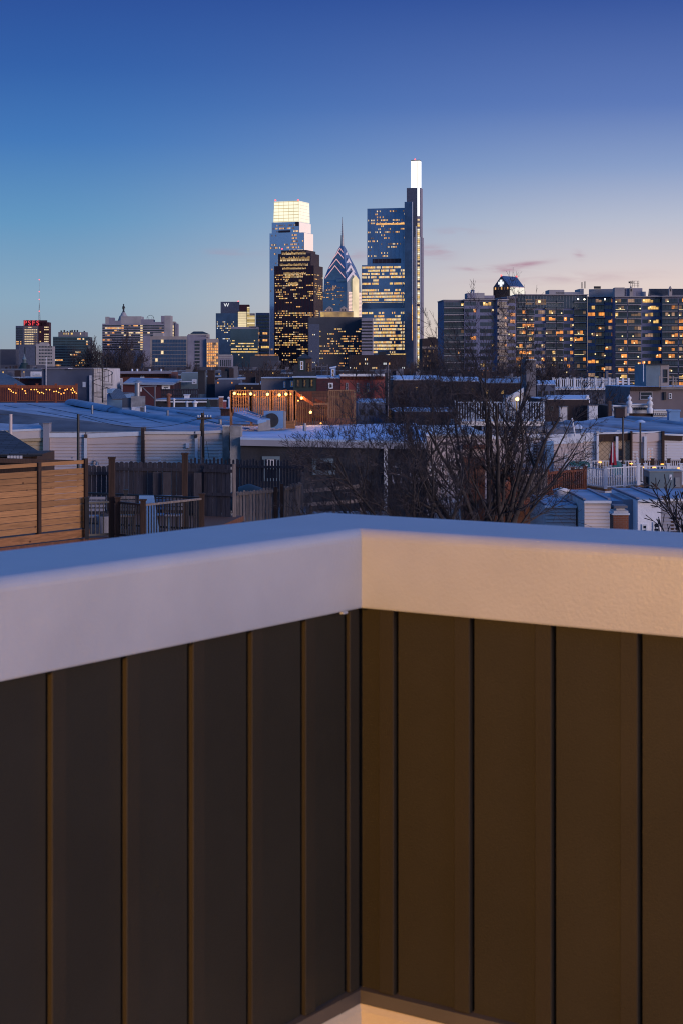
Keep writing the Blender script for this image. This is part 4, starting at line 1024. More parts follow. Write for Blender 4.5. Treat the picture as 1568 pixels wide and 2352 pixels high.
def ventpipe(x, y0, y1, Y, r, m, label, name='vent_pipe', capd=True, cat='vent pipe', group=None):
    p = P(x, y1, Y); q = P(x, y0, Y); mb = MB(); mb.tube(p, q, r, r, m, 10)
    if capd: mb.lathe(q+V((0,0,.005)), [(r*1.6,0),(r*1.7,r*.6),(r*.3,r*1.4)], m, 10)
    return mb.build(name, None, label, cat, group)

# ------------------------------------------------------------------ the long blue roofs and the siding-clad rears (left)
Yr = 90
fr = F(0, Yr, 0)
row = thing('rowhouse_row', 'row of low houses with beige siding rears and wide blue flat roofs', 'houses', fr.pt(280))
def roofpoly(name, pts, m, parent=row, th=.25):
    mb = MB(); mb.slab([P(*p) for p in pts], th, m); return mb.build(name, parent)
# upper roof sheet, its step down, and the lower dark strip by the rear wall
roofpoly('roof', [(-60,932,96),(0,941,95),(175,963,94),(340,984,92.5),(400,990,91.6),(567,990,91.6),(640,985,92.5),(640,938,113),(470,934,114),(334,936,114),(240,938,113),(175,925,116),(-60,925,117)], 'roof_blue')
roofpoly('roof_step', [(-60,941,94.8),(0,950,93.9),(175,972.5,93),(340,992,91.8),(400,991.2,91.2),(400,990.4,91.55),(340,984.6,92.45),(175,963.6,93.95),(0,941.6,94.95),(-60,933,95.9)], 'roof_dark')
roofpoly('roof', [(-60,996,90.1),(110,993.5,90.1),(400,992.3,90.1),(400,991,91.1),(340,990.5,91.9),(175,972,93.1),(0,950.5,94),(-60,944,94.9)], 'roof_dark')
# rolled ridges across the roof
def ridge(x0, y0, Y0, x1, y1, Y1, r, m='roof_blue', n=10, parent=row):
    a, b = P(x0,y0,Y0), P(x1,y1,Y1); mb = MB(); d = (b-a); u = d.normalized(); s = u.cross(UP).normalized(); vs = []
    for p in (a, b):
        for i in range(n+1): t_ = math.pi*i/n; vs.append(p+s*math.cos(t_)*r*1.6+UP*(math.sin(t_)*r-.05))
    mb.add(vs, [(i,i+1,n+2+i,n+1+i) for i in range(n)]+[tuple(range(n+1)), tuple(range(n+1,2*n+2))], m, False); return mb.build('ridge_roll', parent)
ridge(165,925,116,262,943,109,.32); ridge(262,943,109,480,979,95,.26); ridge(330,935,113.5,500,962,102,.22); ridge(480,978,95,566,989,92,.2)
ridge(372,938,112,560,950,107,.16)
mb = MB(); mb.tube(P(-10,975,91.5), P(60,979,91.3), .09, .09, 'roof_blue', 6); mb.tube(P(60,979,91.3), P(90,975,91.4), .09, .09, 'roof_blue', 6); mb.build('roof_seam', row)
mb = MB(); mb.slab([P(-20,988,90.3),P(100,985,90.3),P(92,975,91.2),P(-20,973,91.3)], .1, 'roof_blue'); mb.build('roof_patch', row)
# rear walls: segments (x0, x1, top, material)
wallz = fr.z(280, 991)
segs = [(-40,100,989,'vinyl_yellow'),(115,195,1001,'vinyl_pink'),(198,325,999,'vinyl_pink'),(333,512,1003,'vinyl_beige'),(528,567,1003,'cement')]
for x0, x1, y0, m in segs:
    mb = MB(); a, b = fr.pt(x0-2), fr.pt(x1+2); mb.prism([a-fr.n*.02,b-fr.n*.02,b-fr.n*3,a-fr.n*3], 0, fr.z(x0, 991.5), 'cement'); mb.build('wall', row)
    if m != 'cement': lap(row, fr, x0, x1, y0, zb=.1, m=m, step=.19 if m == 'vinyl_yellow' else .165)
# fascia and gutter pieces
def fascia(x0, y0, x1, y1, h, m, out=.16, parent=row, f_=None, name='fascia'):
    f_ = f_ or fr; mb = MB(); a, b = f_.at(x0,y0,-.1), f_.at(x1,y1,-.1); mb.ob(a-V((0,0,h)), b-a, f_.n*(out+.1), V((0,0,h)), m); return mb.build(name, parent)
fascia(24,987,101,983.5,.10,'white_trim'); fascia(24,990,101,986.5,.42,'vinyl_beige',.12); fascia(30,1009,99,1006,.13,'vinyl_yellow',.16)
fascia(-40,988,8,988,.15,'white_trim')
fascia(114,994.5,178,994.5,.22,'white_trim'); fascia(178.2,994.8,195,994.8,.2,'white_trim'); fascia(115,1004,195,1004,.27,'vinyl_pink',.08)
fascia(198,996,325,990.5,.22,'white_trim'); fascia(199,1005.5,325,1001.5,.34,'vinyl_pink',.09)
fascia(333,990.5,446,990.8,.14,'fascia_metal',.2); fascia(450,990.5,511.5,987.5,.14,'fascia_metal',.2); fascia(333,995,511.5,994.5,.33,'vinyl_beige',.1)
fascia(528.5,989.5,566,989,.10,'white_trim',.2); fascia(528.5,993,557,992.5,.3,'white_trim',.12)
# party-wall piers
for x0, x1, y0, m in ((101,114.5,973,'vinyl_grey'),(325.5,333,983,'brick_dark'),(512.5,527,979,'cement')):
    mb = MB(); fr.box(mb, x0, x1, y0, 1200, -.5, .3, m, zb=0); p_ = mb.build('party_wall', row)
    mb = MB(); fr.box(mb, x0-.8, x1+.8, y0-2.5, y0-.1, -.55, .34, 'concrete_dim' if m != 'cement' else 'off_white'); mb.build('pier_cap', p_)
pipe(row, fr, 198, 1003, 0, .07, 'white_paint', .2, zb=0); pipe(row, fr, 452, 1003, 0, .07, 'white_paint', .2, zb=0)
for x in (198.5, 450.5):
    mb = MB(); fr.box(mb, x-3.5, x+3.5, 997, 1005, .05, .32, 'brick_brown' if x < 300 else 'metal_dark'); mb.build('rain_head', row)
window(row, fr, 115, 168, 1045, 1065, 'vinyl_grey', fw=.1, sash=False); window(row, fr, 472, 510, 1023, 1085, blind=True, fw=.16); window(row, fr, 523, 552, 1035, 1090, fw=.14); window(row, fr, 333.5, 370, 1049, 1085, fw=.12)
mb = MB(); fr.box(mb, 428, 436, 1018, 1028.5, .06, .2, 'white_trim'); mb.build('meter_box', row)
mb = MB(); p = fr.at(215, 1058, .1); mb.tube(p, p-V((0,0,.6)), .03,.03,'metal_mid',6); mb.tube(p, p+V((.2,-.25,0)), .03,.03,'metal_mid',6); mb.lathe(p+V((.25,-.35,-.2)), [(.11,0),(.05,.18)], 'metal_mid', 8); mb.build('wall_lamp', row)
# things standing on the roofs
ventpipe(24.5, 951, 1005, 88, .085, 'vinyl_pink', 'pinkish vent pipe standing by the yellowish siding wall, far left', capd=False)
t = thing('chimney', 'cement chimney with peeling white base on the blue roof', 'chimney', P(315,958,107))
mb = MB(); f = F(281, 107, 0); zb_ = f.z(310, 962)
mb.prism([P(301,HY,107),P(334,HY,107),P(334,HY,108.4),P(301,HY,108.4)], f.z(310,934), f.z(310,910), 'cement'); mb.build('stack', t)
mb = MB(); mb.prism([P(302,HY,107),P(322,HY,107),P(322,HY,108.4),P(302,HY,108.4)], zb_-.3, f.z(310,934.05), 'peeling'); mb.prism([P(322.1,HY,107.1),P(334,HY,107.1),P(334,HY,108.4),P(322.1,HY,108.4)], zb_-.3, f.z(310,934.05), 'cement'); mb.build('base', t)
mb = MB(); mb.prism([P(281,HY,107.2),P(301,HY,107.2),P(300.9,HY,108.3),P(281,HY,108.3)], f.z(310,936), f.z(310,914), 'roof_dark'); mb.hull([V((p.x,p.y,zb_-.3)) for p in (P(277,HY,106.8),P(301.9,HY,106.8),P(301.9,HY,108.5),P(277,HY,108.5))], [V((p.x,p.y,f.z(310,936.1))) for p in (P(281,HY,107.2),P(301.9,HY,107.2),P(301.9,HY,108.3),P(281,HY,108.3))], 'roof_blue'); mb.build('flashing', t)
mb = MB(); mb.lathe(P(316,910,107.6), [(.17,0),(.17,.82)], 'metal_mid', 12); mb.lathe(P(316,876.5,107.6)+V((0,0,-.04)), [(.3,0),(.3,.03),(.05,.16)], 'metal_mid', 12); mb.build('flue_pipe', t)
mb = MB(); mb.tube(P(333.5,958,106.9), P(333.5,932,106.9), .05, .05, 'white_paint', 8); mb.tube(P(318,934.6,106.85), P(332,934.6,106.85), .02,.02,'white_paint',5); mb.build('drain_pipe', t)
# black pole and utility pole in front of the siding
mb = MB(); p = P(179.7, 951, 86); mb.tube(V((p.x,p.y,0)), p, .075, .065, 'metal_dark', 10); mb.build('pole', None, 'plain black pole in front of the pinkish siding', 'pole')
t = thing('utility_pole', 'wooden utility pole with a crossarm in front of beige siding', 'utility pole', V((P(466,HY,84).x, 84, 0)))
p = P(465.5, 948, 84); mb = MB(); mb.tube(V((p.x,p.y,0)), p, .13, .085, 'pole_wood', 12); mb.build('pole', t)
mb = MB(); mb.ob(P(452.5,963.5,83.85), P(486.5,962,83.85)-P(452.5,963.5,83.85), V((0,-.08,0)), V((0,0,.09)), 'pole_wood'); ca = mb.build('crossarm', t)
for x in (455,460,471,477,484): 
    mb = MB(); q = P(x, 962, 83.8); mb.lathe(q+V((0,0,.09)), [(.03,0),(.035,.07),(.02,.1)], 'white_paint', 6); mb.build('insulator', ca)
mb = MB(); q = P(460,955,83.9); mb.tube(q, P(463,964,83.9), .03,.03,'metal_dark',5); mb.tube(P(468,948,83.9), P(468,943,83.9), .015,.015,'metal_dark',4); mb.tube(P(461,972,83.85), P(461,990,83.85), .04,.04,'metal_dark',6); mb.build('bracket', t)
mb = MB(); mb.tube(P(462.5,1002,83.8), P(462.5,1065,83.8), .045,.045,'concrete_dim',6); mb.tube(P(474,1012,83.9), P(482,1062,83.9), .012,.012,'metal_dark',4); mb.build('conduit', t)

# ------------------------------------------------------------------ dark stucco house in the middle with its pale roof
fm = F(553, 82, 0)
t = thing('stucco_house', 'dark stucco house under a pale blue flat roof, mostly behind bare branches', 'house', fm.pt(760))
mb = MB(); fm.body(mb, 553, 978, fm.z(700,1012), 11, 'stucco_dark'); mb.build('wall', t)
mb = MB(); mb.slab([fm.at(553,1004,.35), fm.at(978,1013,.35), fm.at(978,1013,.35)+V((0,12,.5)), P(760,975,95), P(553,982,94)], .1, 'roof_pale'); mb.build('roof', t)
mb = MB(); a, b = fm.at(553,1005,.34), fm.at(978,1014,.34); mb.ob(a-V((0,0,.36)), b-a, -fm.n*.3, V((0,0,.34)), 'vinyl_grey'); mb.build('fascia', t)
mb = MB(); mb.slab([P(556,992,89),P(600,975,94.5),P(640,985,93),P(600,996,87)], .18, 'snow'); mb.build('flashing', t)
window(t, fm, 602, 643, 1048, 1105, 'teal_clad', fw=.14, blind=True); window(t, fm, 717, 771, 1053, 1090, 'teal_clad', fw=.2, sash=False)
for k, x in enumerate((900, 940)): window(t, fm, x, x+22, 1070, 1110, 'vinyl_grey', fw=.08)
pipe(t, fm, 885, 1026, 0, .09, 'white_paint', .15, zb=0)
mb = MB(); fm.box(mb, 528, 553, 979, 1200, -1.5, -.2, 'cement', zb=0); mb.build('side_pier', t)
# house with pinkish wall right of it
f = F(978.5, 84, 0)
t = thing('pink_house', 'pinkish rendered house with white window frames behind the big bare tree', 'house', f.pt(1080))
mb = MB(); f.body(mb, 978.5, 1118, f.z(1050,1000), 14, 'off_white'); mb.build('wall', t)
mb = MB(); f.box(mb, 976, 1120, 997, 1001, -14, .15, 'white_trim'); mb.build('parapet_cap', t)
lap(t, f, 979, 1117, 1004, zb=.1, m='vinyl_pink')
for x0, x1, y0, y1 in ((985,1002,1058,1150),(1012,1020,1064,1150),(1026,1056,1056,1155)): window(t, f, x0, x1, y0, y1, fw=.13)
mb = MB(); f.box(mb, 1062, 1112, 1021, 1030, 0, .35, 'brick_orange'); mb.build('brick_lintel', t)
mb = MB(); f.box(mb, 1062, 1112, 1049, 1108, .04, .12, 'deck_brown'); f.box(mb, 1062, 1112, 1108.2, 1200, .04, .1, 'deck_red'); mb.build('wooden_door', t)

# ------------------------------------------------------------------ right-hand rear facades
fR = F(1105, 100, 0)
row2 = thing('rowhouse_row', 'row of pale clad house rears with different sidings behind the white decks', 'houses', fR.pt(1400))
def segR(x0, x1, y0, m, back='off_white', laps=True, step=.165, dep=8):
    mb = MB(); a, b = fR.pt(x0), fR.pt(x1); mb.prism([a,b,b-fR.n*dep,a-fR.n*dep], 0, fR.z(x0, y0), back); mb.build('wall', row2)
    if laps: lap(row2, fR, x0+.3, x1-.3, y0+8, zb=.1, m=m, step=step)
segR(1105,1243,1000,'vinyl_pink'); segR(1243.3,1338,1001,'vinyl_pink'); segR(1338.3,1367,995,'vinyl_beige'); segR(1367.2,1417,997,'x','shingle_diamond',False); segR(1417.2,1448,998,'x','shingle_diamond',False)
segR(1448.3,1478,995,'vinyl_pink'); segR(1478.3,1519,995,'vinyl_pink'); segR(1519.3,1524,995,'x','brick_brown',False); segR(1524.3,1640,1003,'vinyl_white')
for a_ in ((1105,1001,1240,997,.2,'white_trim'),(1244,999,1338,995,.55,'white_trim'),(1338,994,1368,993,.5,'white_trim'),(1370,993,1417,992,.1,'white_trim'),(1372,997,1416,996,.42,'brown_post'),(1417,993,1450,990,.1,'white_trim'),(1418,996,1448,994,.4,'brown_post'),(1450,994,1481,996,.5,'vinyl_pink'),(1481.3,996,1517,991,.5,'vinyl_pink'),(1450,992.8,1517,989.6,.08,'white_trim'),(1523,999,1566,1001,.28,'brown_post'),(1523,996,1640,998,.1,'white_trim')):
    fascia(*a_[:6], .14, row2, fR)
for x0, x1, m in ((1368,1373,'white_paint'),(1446,1450,'brown_post'),(1518,1523.5,'brown_post')):
    mb = MB(); fR.box(mb, x0, x1, 990, 1200, .0, .3, m, zb=0); mb.build('pier', row2)
for x in (1415, 1480, 1252, 1219): pipe(row2, fR, x, 1002, 0, .07, 'white_paint', .2, zb=0)
for x0, x1, y0, y1, m, l in ((1206,1216,1018,1060,'metal_dark',None),(1225,1232,1016,1060,'brick_brown',None),(1294,1305,1040,1056,'white_trim',None),(1344,1362,1033,1068,'white_trim',None),(1399,1414,1042,1072,'white_trim',None),(1417,1432,1030,1068,'brown_post',None),(1451,1464,1036,1068,'white_trim',None),(1487,1499,1026,1068,'white_trim','apt_lit'),(1523,1534,1018,1058,'white_trim',None),(1300,1320,1060,1075,'white_trim',None)):
    window(row2, fR, x0, x1, y0, y1, m, lit=l, fw=.1)
# roofs of the right-hand row: blue sheets running back to the right
mb = MB(); mb.slab([P(1336,996,100.2),P(1640,1000,100.2),P(1640,962,118),P(1500,957,118),P(1405,955,118),P(1330,968,112)], .25, 'roof_blue'); mb.build('roof', row2)
mb = MB(); mb.slab([P(1105,1000,100.2),P(1336,996.5,100.2),P(1330,968.5,112),P(1105,967,113)], .25, 'roof_dark'); mb.build('roof', row2)
for a_ in ((1300,970,111,1480,985,104,.2),(1480,985,104,1600,996,100.6,.22),(1290,978,107,1420,990,102.5,.12),(1430,958,117,1600,978,108,.2)): ridge(*a_, m='roof_blue', parent=row2)
mb = MB(); mb.tube(P(1320,1002,99.6), P(1313,960,99.6), .05,.05,'white_paint',6); mb.build('antenna_mast', row2)
# blue bay on the left of this row
mb = MB(); fR.box(mb, 1246, 1266, 1012, 1100, .1, 1.0, 'blue_clad', zb=2); mb.build('bay', row2)

# white-fenced roof deck behind the tree
def deckbox(t, p0, p1, dep, z, m, th=.3):
    mb = MB(); a, b = V(p0), V(p1); mb.prism([(a.x,a.y),(b.x,b.y),(b.x,b.y+dep),(a.x,a.y+dep)], z-th, z, m); return mb.build('deck', t)
t = thing('roof_deck', 'white picket roof deck seen through the bare tree crown', 'deck', P(1150,967,108))
z = P(0,967,108).z; deckbox(t, P(1046,967,108), P(1248,967,108), 5, z, 'white_paint')
rail(t, V((P(1046,0,108).x,108,z)), V((P(1248,0,108).x,108,z)), 1.2, 'roof_pale', .16, .06, (0,.2,.4,.6,.8,1), .13)
mb = MB(); a, b = P(1044,0,108.2), P(1250,0,108.2); mb.prism([(a.x,a.y),(b.x,b.y),(b.x,118),(a.x,118)], 0, z-.31, 'brick_dark'); mb.build('house_wall', t)
t, f, zt_ = house('beige_house', 'narrow plain beige side wall rising behind the street lamp', 'house', 1208, 1230, 825, 150, 3, 'concrete_dim', 3)
mb = MB(); f.box(mb, 1206, 1231, 824, 827, -.2, .3, 'white_trim'); mb.build('cornice', t)
t, f, zt_ = house('gabled_house', 'small white gable wall lit by the street lamp', 'house', 1160, 1202, 912, 122, 8, 'off_white', -4)
mb = MB(); f.bar(mb, 1160, 914, 1202, 890, .3, -1, .2, 'white_trim'); A = f.at(1160,912); B = f.at(1202,912); C_ = f.at(1202,892); mb.add([A,B,C_,A-f.n*.3,B-f.n*.3,C_-f.n*.3], [(0,1,2),(5,4,3),(0,2,5,3)], 'off_white'); mb.build('gable', t)
def lampthing(x, y, Y, r, m, label, power, pole=True):
    p = P(x, y, Y); t = thing('street_lamp', label, 'lamp', V((p.x,p.y+.35,0 if pole else p.z-.3)))
    mb = MB(); mb.tube(V((p.x,p.y+.35,0)), V((p.x,p.y+.35,p.z+.1)), .06,.05,'metal_dark',8); mb.tube(V((p.x,p.y+.35,p.z+.1)), p+V((0,0,.12)), .035,.03,'metal_dark',6); mb.build('pole', t)
    mb = MB(); mb.ball(p, r, m, 10); mb.build('lamp_head', t)
    l = bpy.data.lights.new('lamp_light', 'POINT'); l.energy = power; l.color = (1,.55,.2); l.shadow_soft_size = .15; o = bpy.data.objects.new('lamp_light', l); COL.objects.link(o); o.parent = t; o.location = p+V((0,-.4,0))-ORG[t]
lampthing(1187, 916.5, 104, .12, 'street_glow', 'bright yellow-white street lamp shining through the tree crown', 260)
lampthing(862, 918, 128, .12, 'bulb_hot', 'orange glowing lamp in front of the red brick house', 120)

# white balustrade deck, far right
t = thing('roof_deck', 'white balustrade roof deck under the apartment building', 'deck', P(1345,894,172))
z = P(0,891,172).z; rail(t, V((P(1270,0,172).x,172,z)), V((P(1417,0,172).x,172,z)), .92, 'white_trim', .2, .09, [0,.11,.22,.33,.44,.55,.66,.77,.88,1], .2)
mb = MB(); a, b = P(1270,0,172), P(1417,0,172); mb.prism([(a.x,172.1),(b.x,172.1),(b.x,180),(a.x,180)], 0, z-.2, 'slate_wall'); mb.build('house_wall', t)
mb = MB(); mb.box(V((a.x-.3,171.6,z-.19)), V((b.x+.1,180,z-.01)), 'white_trim'); mb.build('deck', t)
t = thing('roof_stairs', 'white wooden roof stair frame between the balustrade and the taupe house', 'stairs', P(1430,915,165))
for x in (1418,1430,1443): 
    mb = MB(); p = P(x,0,165); mb.box(V((p.x-.09,164.9,P(0,916,165).z)), V((p.x+.09,165.1,P(0,868,165).z)), 'white_trim'); mb.build('post', t)
mb = MB(); 
for y in (872,878,884): 
    a, b = P(1418.5,y,165), P(1442.5,y,165); mb.box(V((a.x,164.95,a.z-.1)), V((b.x,165.04,a.z)), 'white_trim')
mb.build('rail', t)
mb = MB()
for y in (891,897,903,909):
    a, b = P(1418.5,y,165), P(1442.5,y,165); mb.box(V((a.x,164.9,a.z-.14)), V((b.x,165.3,a.z)), 'white_trim')
mb.build('tread', t)
t, f, zt_ = house('taupe_house', 'taupe house with a dark cornice under the teal roof hut', 'house', 1446, 1568+60, 889, 150, 14, 'taupe', 0, roof='snow')
mb = MB(); f.box(mb, 1446, 1516, 887.5, 896, 0, .3, 'brown_post'); f.box(mb, 1516.2, 1628, 888, 894, 0, .3, 'concrete_tan'); mb.build('cornice', t)
window(t, f, 1469, 1498, 899, 918, 'vinyl_grey', fw=.08); window(t, f, 1535, 1542, 903, 916, fw=.06); pipe(t, f, 1526, 900, 918, .1, 'metal_dark', .1)
t, f, zt_ = house('roof_hut', 'teal clad stair hut with a pale door face on the taupe roof', 'roof hut', 1483, 1516, 837, 154, 6, 'teal_clad', 0)
mb = MB(); f.box(mb, 1482, 1536, 835, 837.3, -.2, .3, 'metal_dark'); f.box(mb, 1516.3, 1536, 838, 890, -3, .02, 'concrete_tan', zb=zt_-3); mb.build('door_face', t)
window(t, f, 1523, 1532, 848, 878, 'metal_dark', fw=.07, out=.09, name='door')
t = thing('balcony_rail', 'cream railing on the taupe house roof at the right edge', 'railing', P(1540,890,149))
z = P(0,889,149).z; rail(t, V((P(1514,0,149).x,149,z)), V((P(1640,0,149).x,149,z)), .85, 'concrete_tan', 1.4, .08, (0,.25,.5,.75,1), .1)
mb = MB(); mb.tube(P(1477,833+1,153), P(1477,876,153),.04,.04,'white_paint',6); mb.build('vent_pipe', None, 'thin white pole beside the teal roof hut', 'pole')
# white cornices
for k, (x0, x1, y0, y1, lab) in enumerate(((1403,1445,930,960,'white bracketed cornice behind the brick chimney at right'),(1446,1496,927,949,'tallest white cornice with a row of dark dentils'),(1497,1541,940,962,'low white cornice with brackets over dark red brick'))):
    Yc = 128; f = F(x0, Yc, 0); t = thing('cornice_front', lab, 'cornice', f.at((x0+x1)/2, y1))
    mb = MB(); f.body(mb, x0+1, x1-1, f.z(x0, y0+3), 8, 'brick_brown'); mb.build('wall', t)
    mb = MB(); f.box(mb, x0, x1, y0, y0+3, -.1, .7, 'white_trim'); f.box(mb, x0+.8, x1-.8, y0+3.2, y0+8, -.1, .5, 'white_paint'); f.box(mb, x0+1.5, x1-1.5, y0+8.2, y0+13, 0, .3, 'white_trim'); f.box(mb, x0+1.5, x1-1.5, y0+14, y1, 0, .15, 'white_paint'); mb.build('moulding', t)
    n = 9
    for j in range(n):
        xx = x0+3+(x1-x0-6)*j/(n-1); mb = MB(); f.box(mb, xx-.9, xx+.9, y0+8.5, y0+12.5, .3, .5, 'metal_dark' if k == 1 else 'white_trim'); mb.build('bracket', t)
for x, y0, y1, lab in ((1444.5,906,949,'left of two slim white scrolled finials by the dentil cornice'),(1492,907,949,'right of two slim white scrolled finials by the dentil cornice'),(1347,906,925,'small grey finial among the branches at right')):
    p = P(x, y1, 127); h = (y1-y0)/4000*127; mb = MB()
    mb.lathe(p, [(.22,0),(.24,h*.25),(.12,h*.35),(.2,h*.45),(.22,h*.6),(.09,h*.7),(.17,h*.78),(.16,h*.86),(.05,h*.92),(.03,h)], 'white_paint', 10); mb.build('finial', None, lab, 'finial')
def chim(x0, x1, y0, y1, Y, dep, m, label, capm=None, caph=3, pots=0, name='chimney'):
    z0, z1 = P(0,y1,Y).z, P(0,y0,Y).z; a, b = P(x0,0,Y), P(x1,0,Y)
    t = thing(name, label, 'chimney', V(((a.x+b.x)/2, Y, z0)))
    mb = MB(); mb.box(V((a.x,Y,z0)), V((b.x,Y+dep,z1)), m); mb.build('stack', t)
    if capm:
        h = caph/4000*Y; o = (b.x-a.x)*.07; mb = MB(); mb.box(V((a.x-o,Y-o,z1+.003)), V((b.x+o,Y+dep+o,z1+h)), capm); mb.build('chimney_cap', t); z1 += h
    for k in range(pots):
        mb = MB(); r = (b.x-a.x)/pots*.28; mb.lathe(V((a.x+(b.x-a.x)*(k+.5)/pots, Y+dep/2, z1)), [(r*1.1,0),(r,.25),(r*1.15,.35)], 'brick_orange', 10); mb.build('chimney_pot', t)
    return t
chim(1413,1434,938,975,116,.6,'brick_dark','dark brick chimney stack among the blue roofs at right','stucco_dark',3)
chim(1434.3,1440,936,975,116.1,.5,'concrete_tan','plain tan stack stuck to the dark brick chimney','concrete_tan',2)
chim(1536,1561,945,982,112,.7,'blue_clad','blue coated chimney with a white streaked edge at the right border','blue_clad',4)
chim(1397,1404,921,960,124,.5,'brick_brown','slim brown stack beside the white bracketed cornice')
for x, y0, y1, lab in ((1430,958,1066,'black pole in front of the diamond shingled wall'),(1470,970,1062,'black pole with a pale mushroom cap at right')):
    p = P(x, y0, 96); t = thing('pole', lab, 'pole', V((p.x,p.y,0))); mb = MB(); mb.tube(V((p.x,p.y,0)), p, .055,.05,'metal_dark',8); mb.build('shaft', t)
    if x > 1450: mb = MB(); mb.lathe(p, [(.28,0),(.26,.06),(.1,.14)], 'roof_pale', 12); mb.build('pole_cap', t)
for x, Yv, lab in ((1326,104,'pale domed roof vent beside the branches at right'),(1585-6,118,'pale domed vent at the right edge')):
    p = P(x, 985 if x < 1400 else 936, Yv); mb = MB(); mb.lathe(p, [(.28,0),(.3,.12),(.18,.24),(.02,.28)], 'roof_pale', 12); mb.build('roof_vent', None, lab, 'vent')
p = P(1585-1, 926, 130)

# ------------------------------------------------------------------ brick and roof clutter, middle distance, left to right
t = thing('string_light_deck', 'red-brown roof deck with pickets and strings of warm bulbs', 'deck', P(90,925,121))
z = P(0,925,121).z; A = lambda x: V((P(x,0,121).x,121,z)); deckbox(t, P(-60,925,120.9), P(176,925,120.9), 5, z, 'deck_red', .35)
rail(t, A(36), A(176), 1.22, 'deck_red', .13, .045, (0,.35,.66,1), .14, top=.22, low=.14); rail(t, A(-60), A(36), 1.26, 'deck_red', .13, .06, (0,), .14, top=.2)
mb = MB(); mb.box(V((P(-60,0,126).x,126,z)), V((P(176,0,126).x,126.1,z+1.1)), 'maroon'); mb.build('back_screen', t)
w1 = []
bl_ = [(20,893),(24,896),(29,901),(37,903),(54,894),(61,898),(63,903),(77,895),(84,895),(91,895),(93,900),(98,903),(103,901),(107,904),(114,895),(122,895),(133,899),(138,899),(144,902),(174.5,895),(171,897),(183-7,890),(180-8,903),(200-25,897)]
bl_ = [(20,893),(23,894.5),(26,898),(30.5,901),(36.5,902.5),(51.5,893.5),(57.5,897.5),(59,903),(71.5,894.5),(79,894.5),(84,894.5),(87,899.5),(91,902),(96,901),(100,903.5),(106.5,894.5),(114,895),(124,899),(129.5,898.5),(135,901),(163.5,895),(169,896),(172,900),(175.5,903),(136.5+1,892),(149.5,895.5),(154.5,893.5),(167,891.5),(166.5,902),(140.5,904.5),(147,902.5)]
for x, y in bl_:
    mb = MB(); mb.ball(P(x,y,120.6), .04, 'bulb', 6); mb.build('bulb', None, 'small warm bulb strung along the red-brown deck railing', 'light bulb', 'bulbs along the red-brown deck')
mb = MB(); bs = sorted(bl_)
for a_, b_ in zip(bs, bs[1:]): mb.tube(P(a_[0],a_[1]-1.2,120.65), P(b_[0],b_[1]-1.2,120.65), .012,.012,'metal_dark',3)
mb.build('light_string', None, 'thin cable carrying the bulbs along the red-brown deck', 'cable')
for x in (30, 90, 150):
    l = bpy.data.lights.new('string_glow', 'POINT'); l.energy = 5; l.color = (1,.45,.12); l.shadow_soft_size = .3; o = bpy.data.objects.new('string_glow', l); COL.objects.link(o); o.parent = t; o.location = P(x,893,120)-ORG[t]
mb = MB(); a, b, c_, d_ = P(0,857,140), P(62,886,132), P(-40,886,132), P(-30,857,140)
mb.slab([P(-60,886,130),P(62,886,130),P(20,861,138),P(0,854,140),P(-60,854,140)], .2, 'shingle_grey'); mb.prism([(P(-60,0,130.2).x,130.2),(P(58,0,130.2).x,130.2),(P(58,0,130.2).x,140),(P(-60,0,130.2).x,140)], 0, P(0,888,130).z, 'slate_wall'); mb.build('shingled_house', None, 'house with a grey hipped shingle roof at the far left', 'house')
t, f, zt_ = house('brick_shed', 'low brick house with a white coping left of the slate-blue house', 'house', 45, 97, 867.5, 140, 9, 'brick', 1, 'roof_dark'); mb = MB(); f.box(mb, 44, 98, 866, 868.4, -.3, .2, 'white_trim'); mb.build('coping', t)
t, f, zt_ = house('white_box_house', 'small white boxy house with strip windows left of the slate-blue house', 'house', 70, 97, 853, 160, 8, 'vinyl_white', 0)
window(t, f, 77, 94, 856, 862, fw=.1, sash=False)
t, f, zt_ = house('slate_house', 'tall slate-blue rendered house with one small white window', 'house', 96, 213, 846, 132, 12, 'slate_wall', 2)
window(t, f, 190, 197, 877, 889, fw=.12, sash=False); mb = MB(); f.box(mb, 95, 214, 844.8, 846.4, -.2, .15, 'concrete_lav'); mb.build('coping', t)
mb = MB(); f.box(mb, 106, 107.5, 820, 890, .1, .2, 'white_paint'); mb.build('mast_pipe', t); pipe(t, f, 208.5, 862, 925, .08, 'white_paint', .15); mb = MB(); f.box(mb, 157, 167, 845.4, 847, -.3, .3, 'white_trim'); mb.build('scupper', t)
t, f, zt_ = house('taupe_side_house', 'pale taupe wall with a black spiral stair in front', 'house', 213.5, 248.5, 846, 133, 10, 'off_white', 2)
mb = MB(); f.box(mb, 213.6, 249, 844.8, 846.4, -.2, .15, 'white_trim'); mb.build('coping', t)
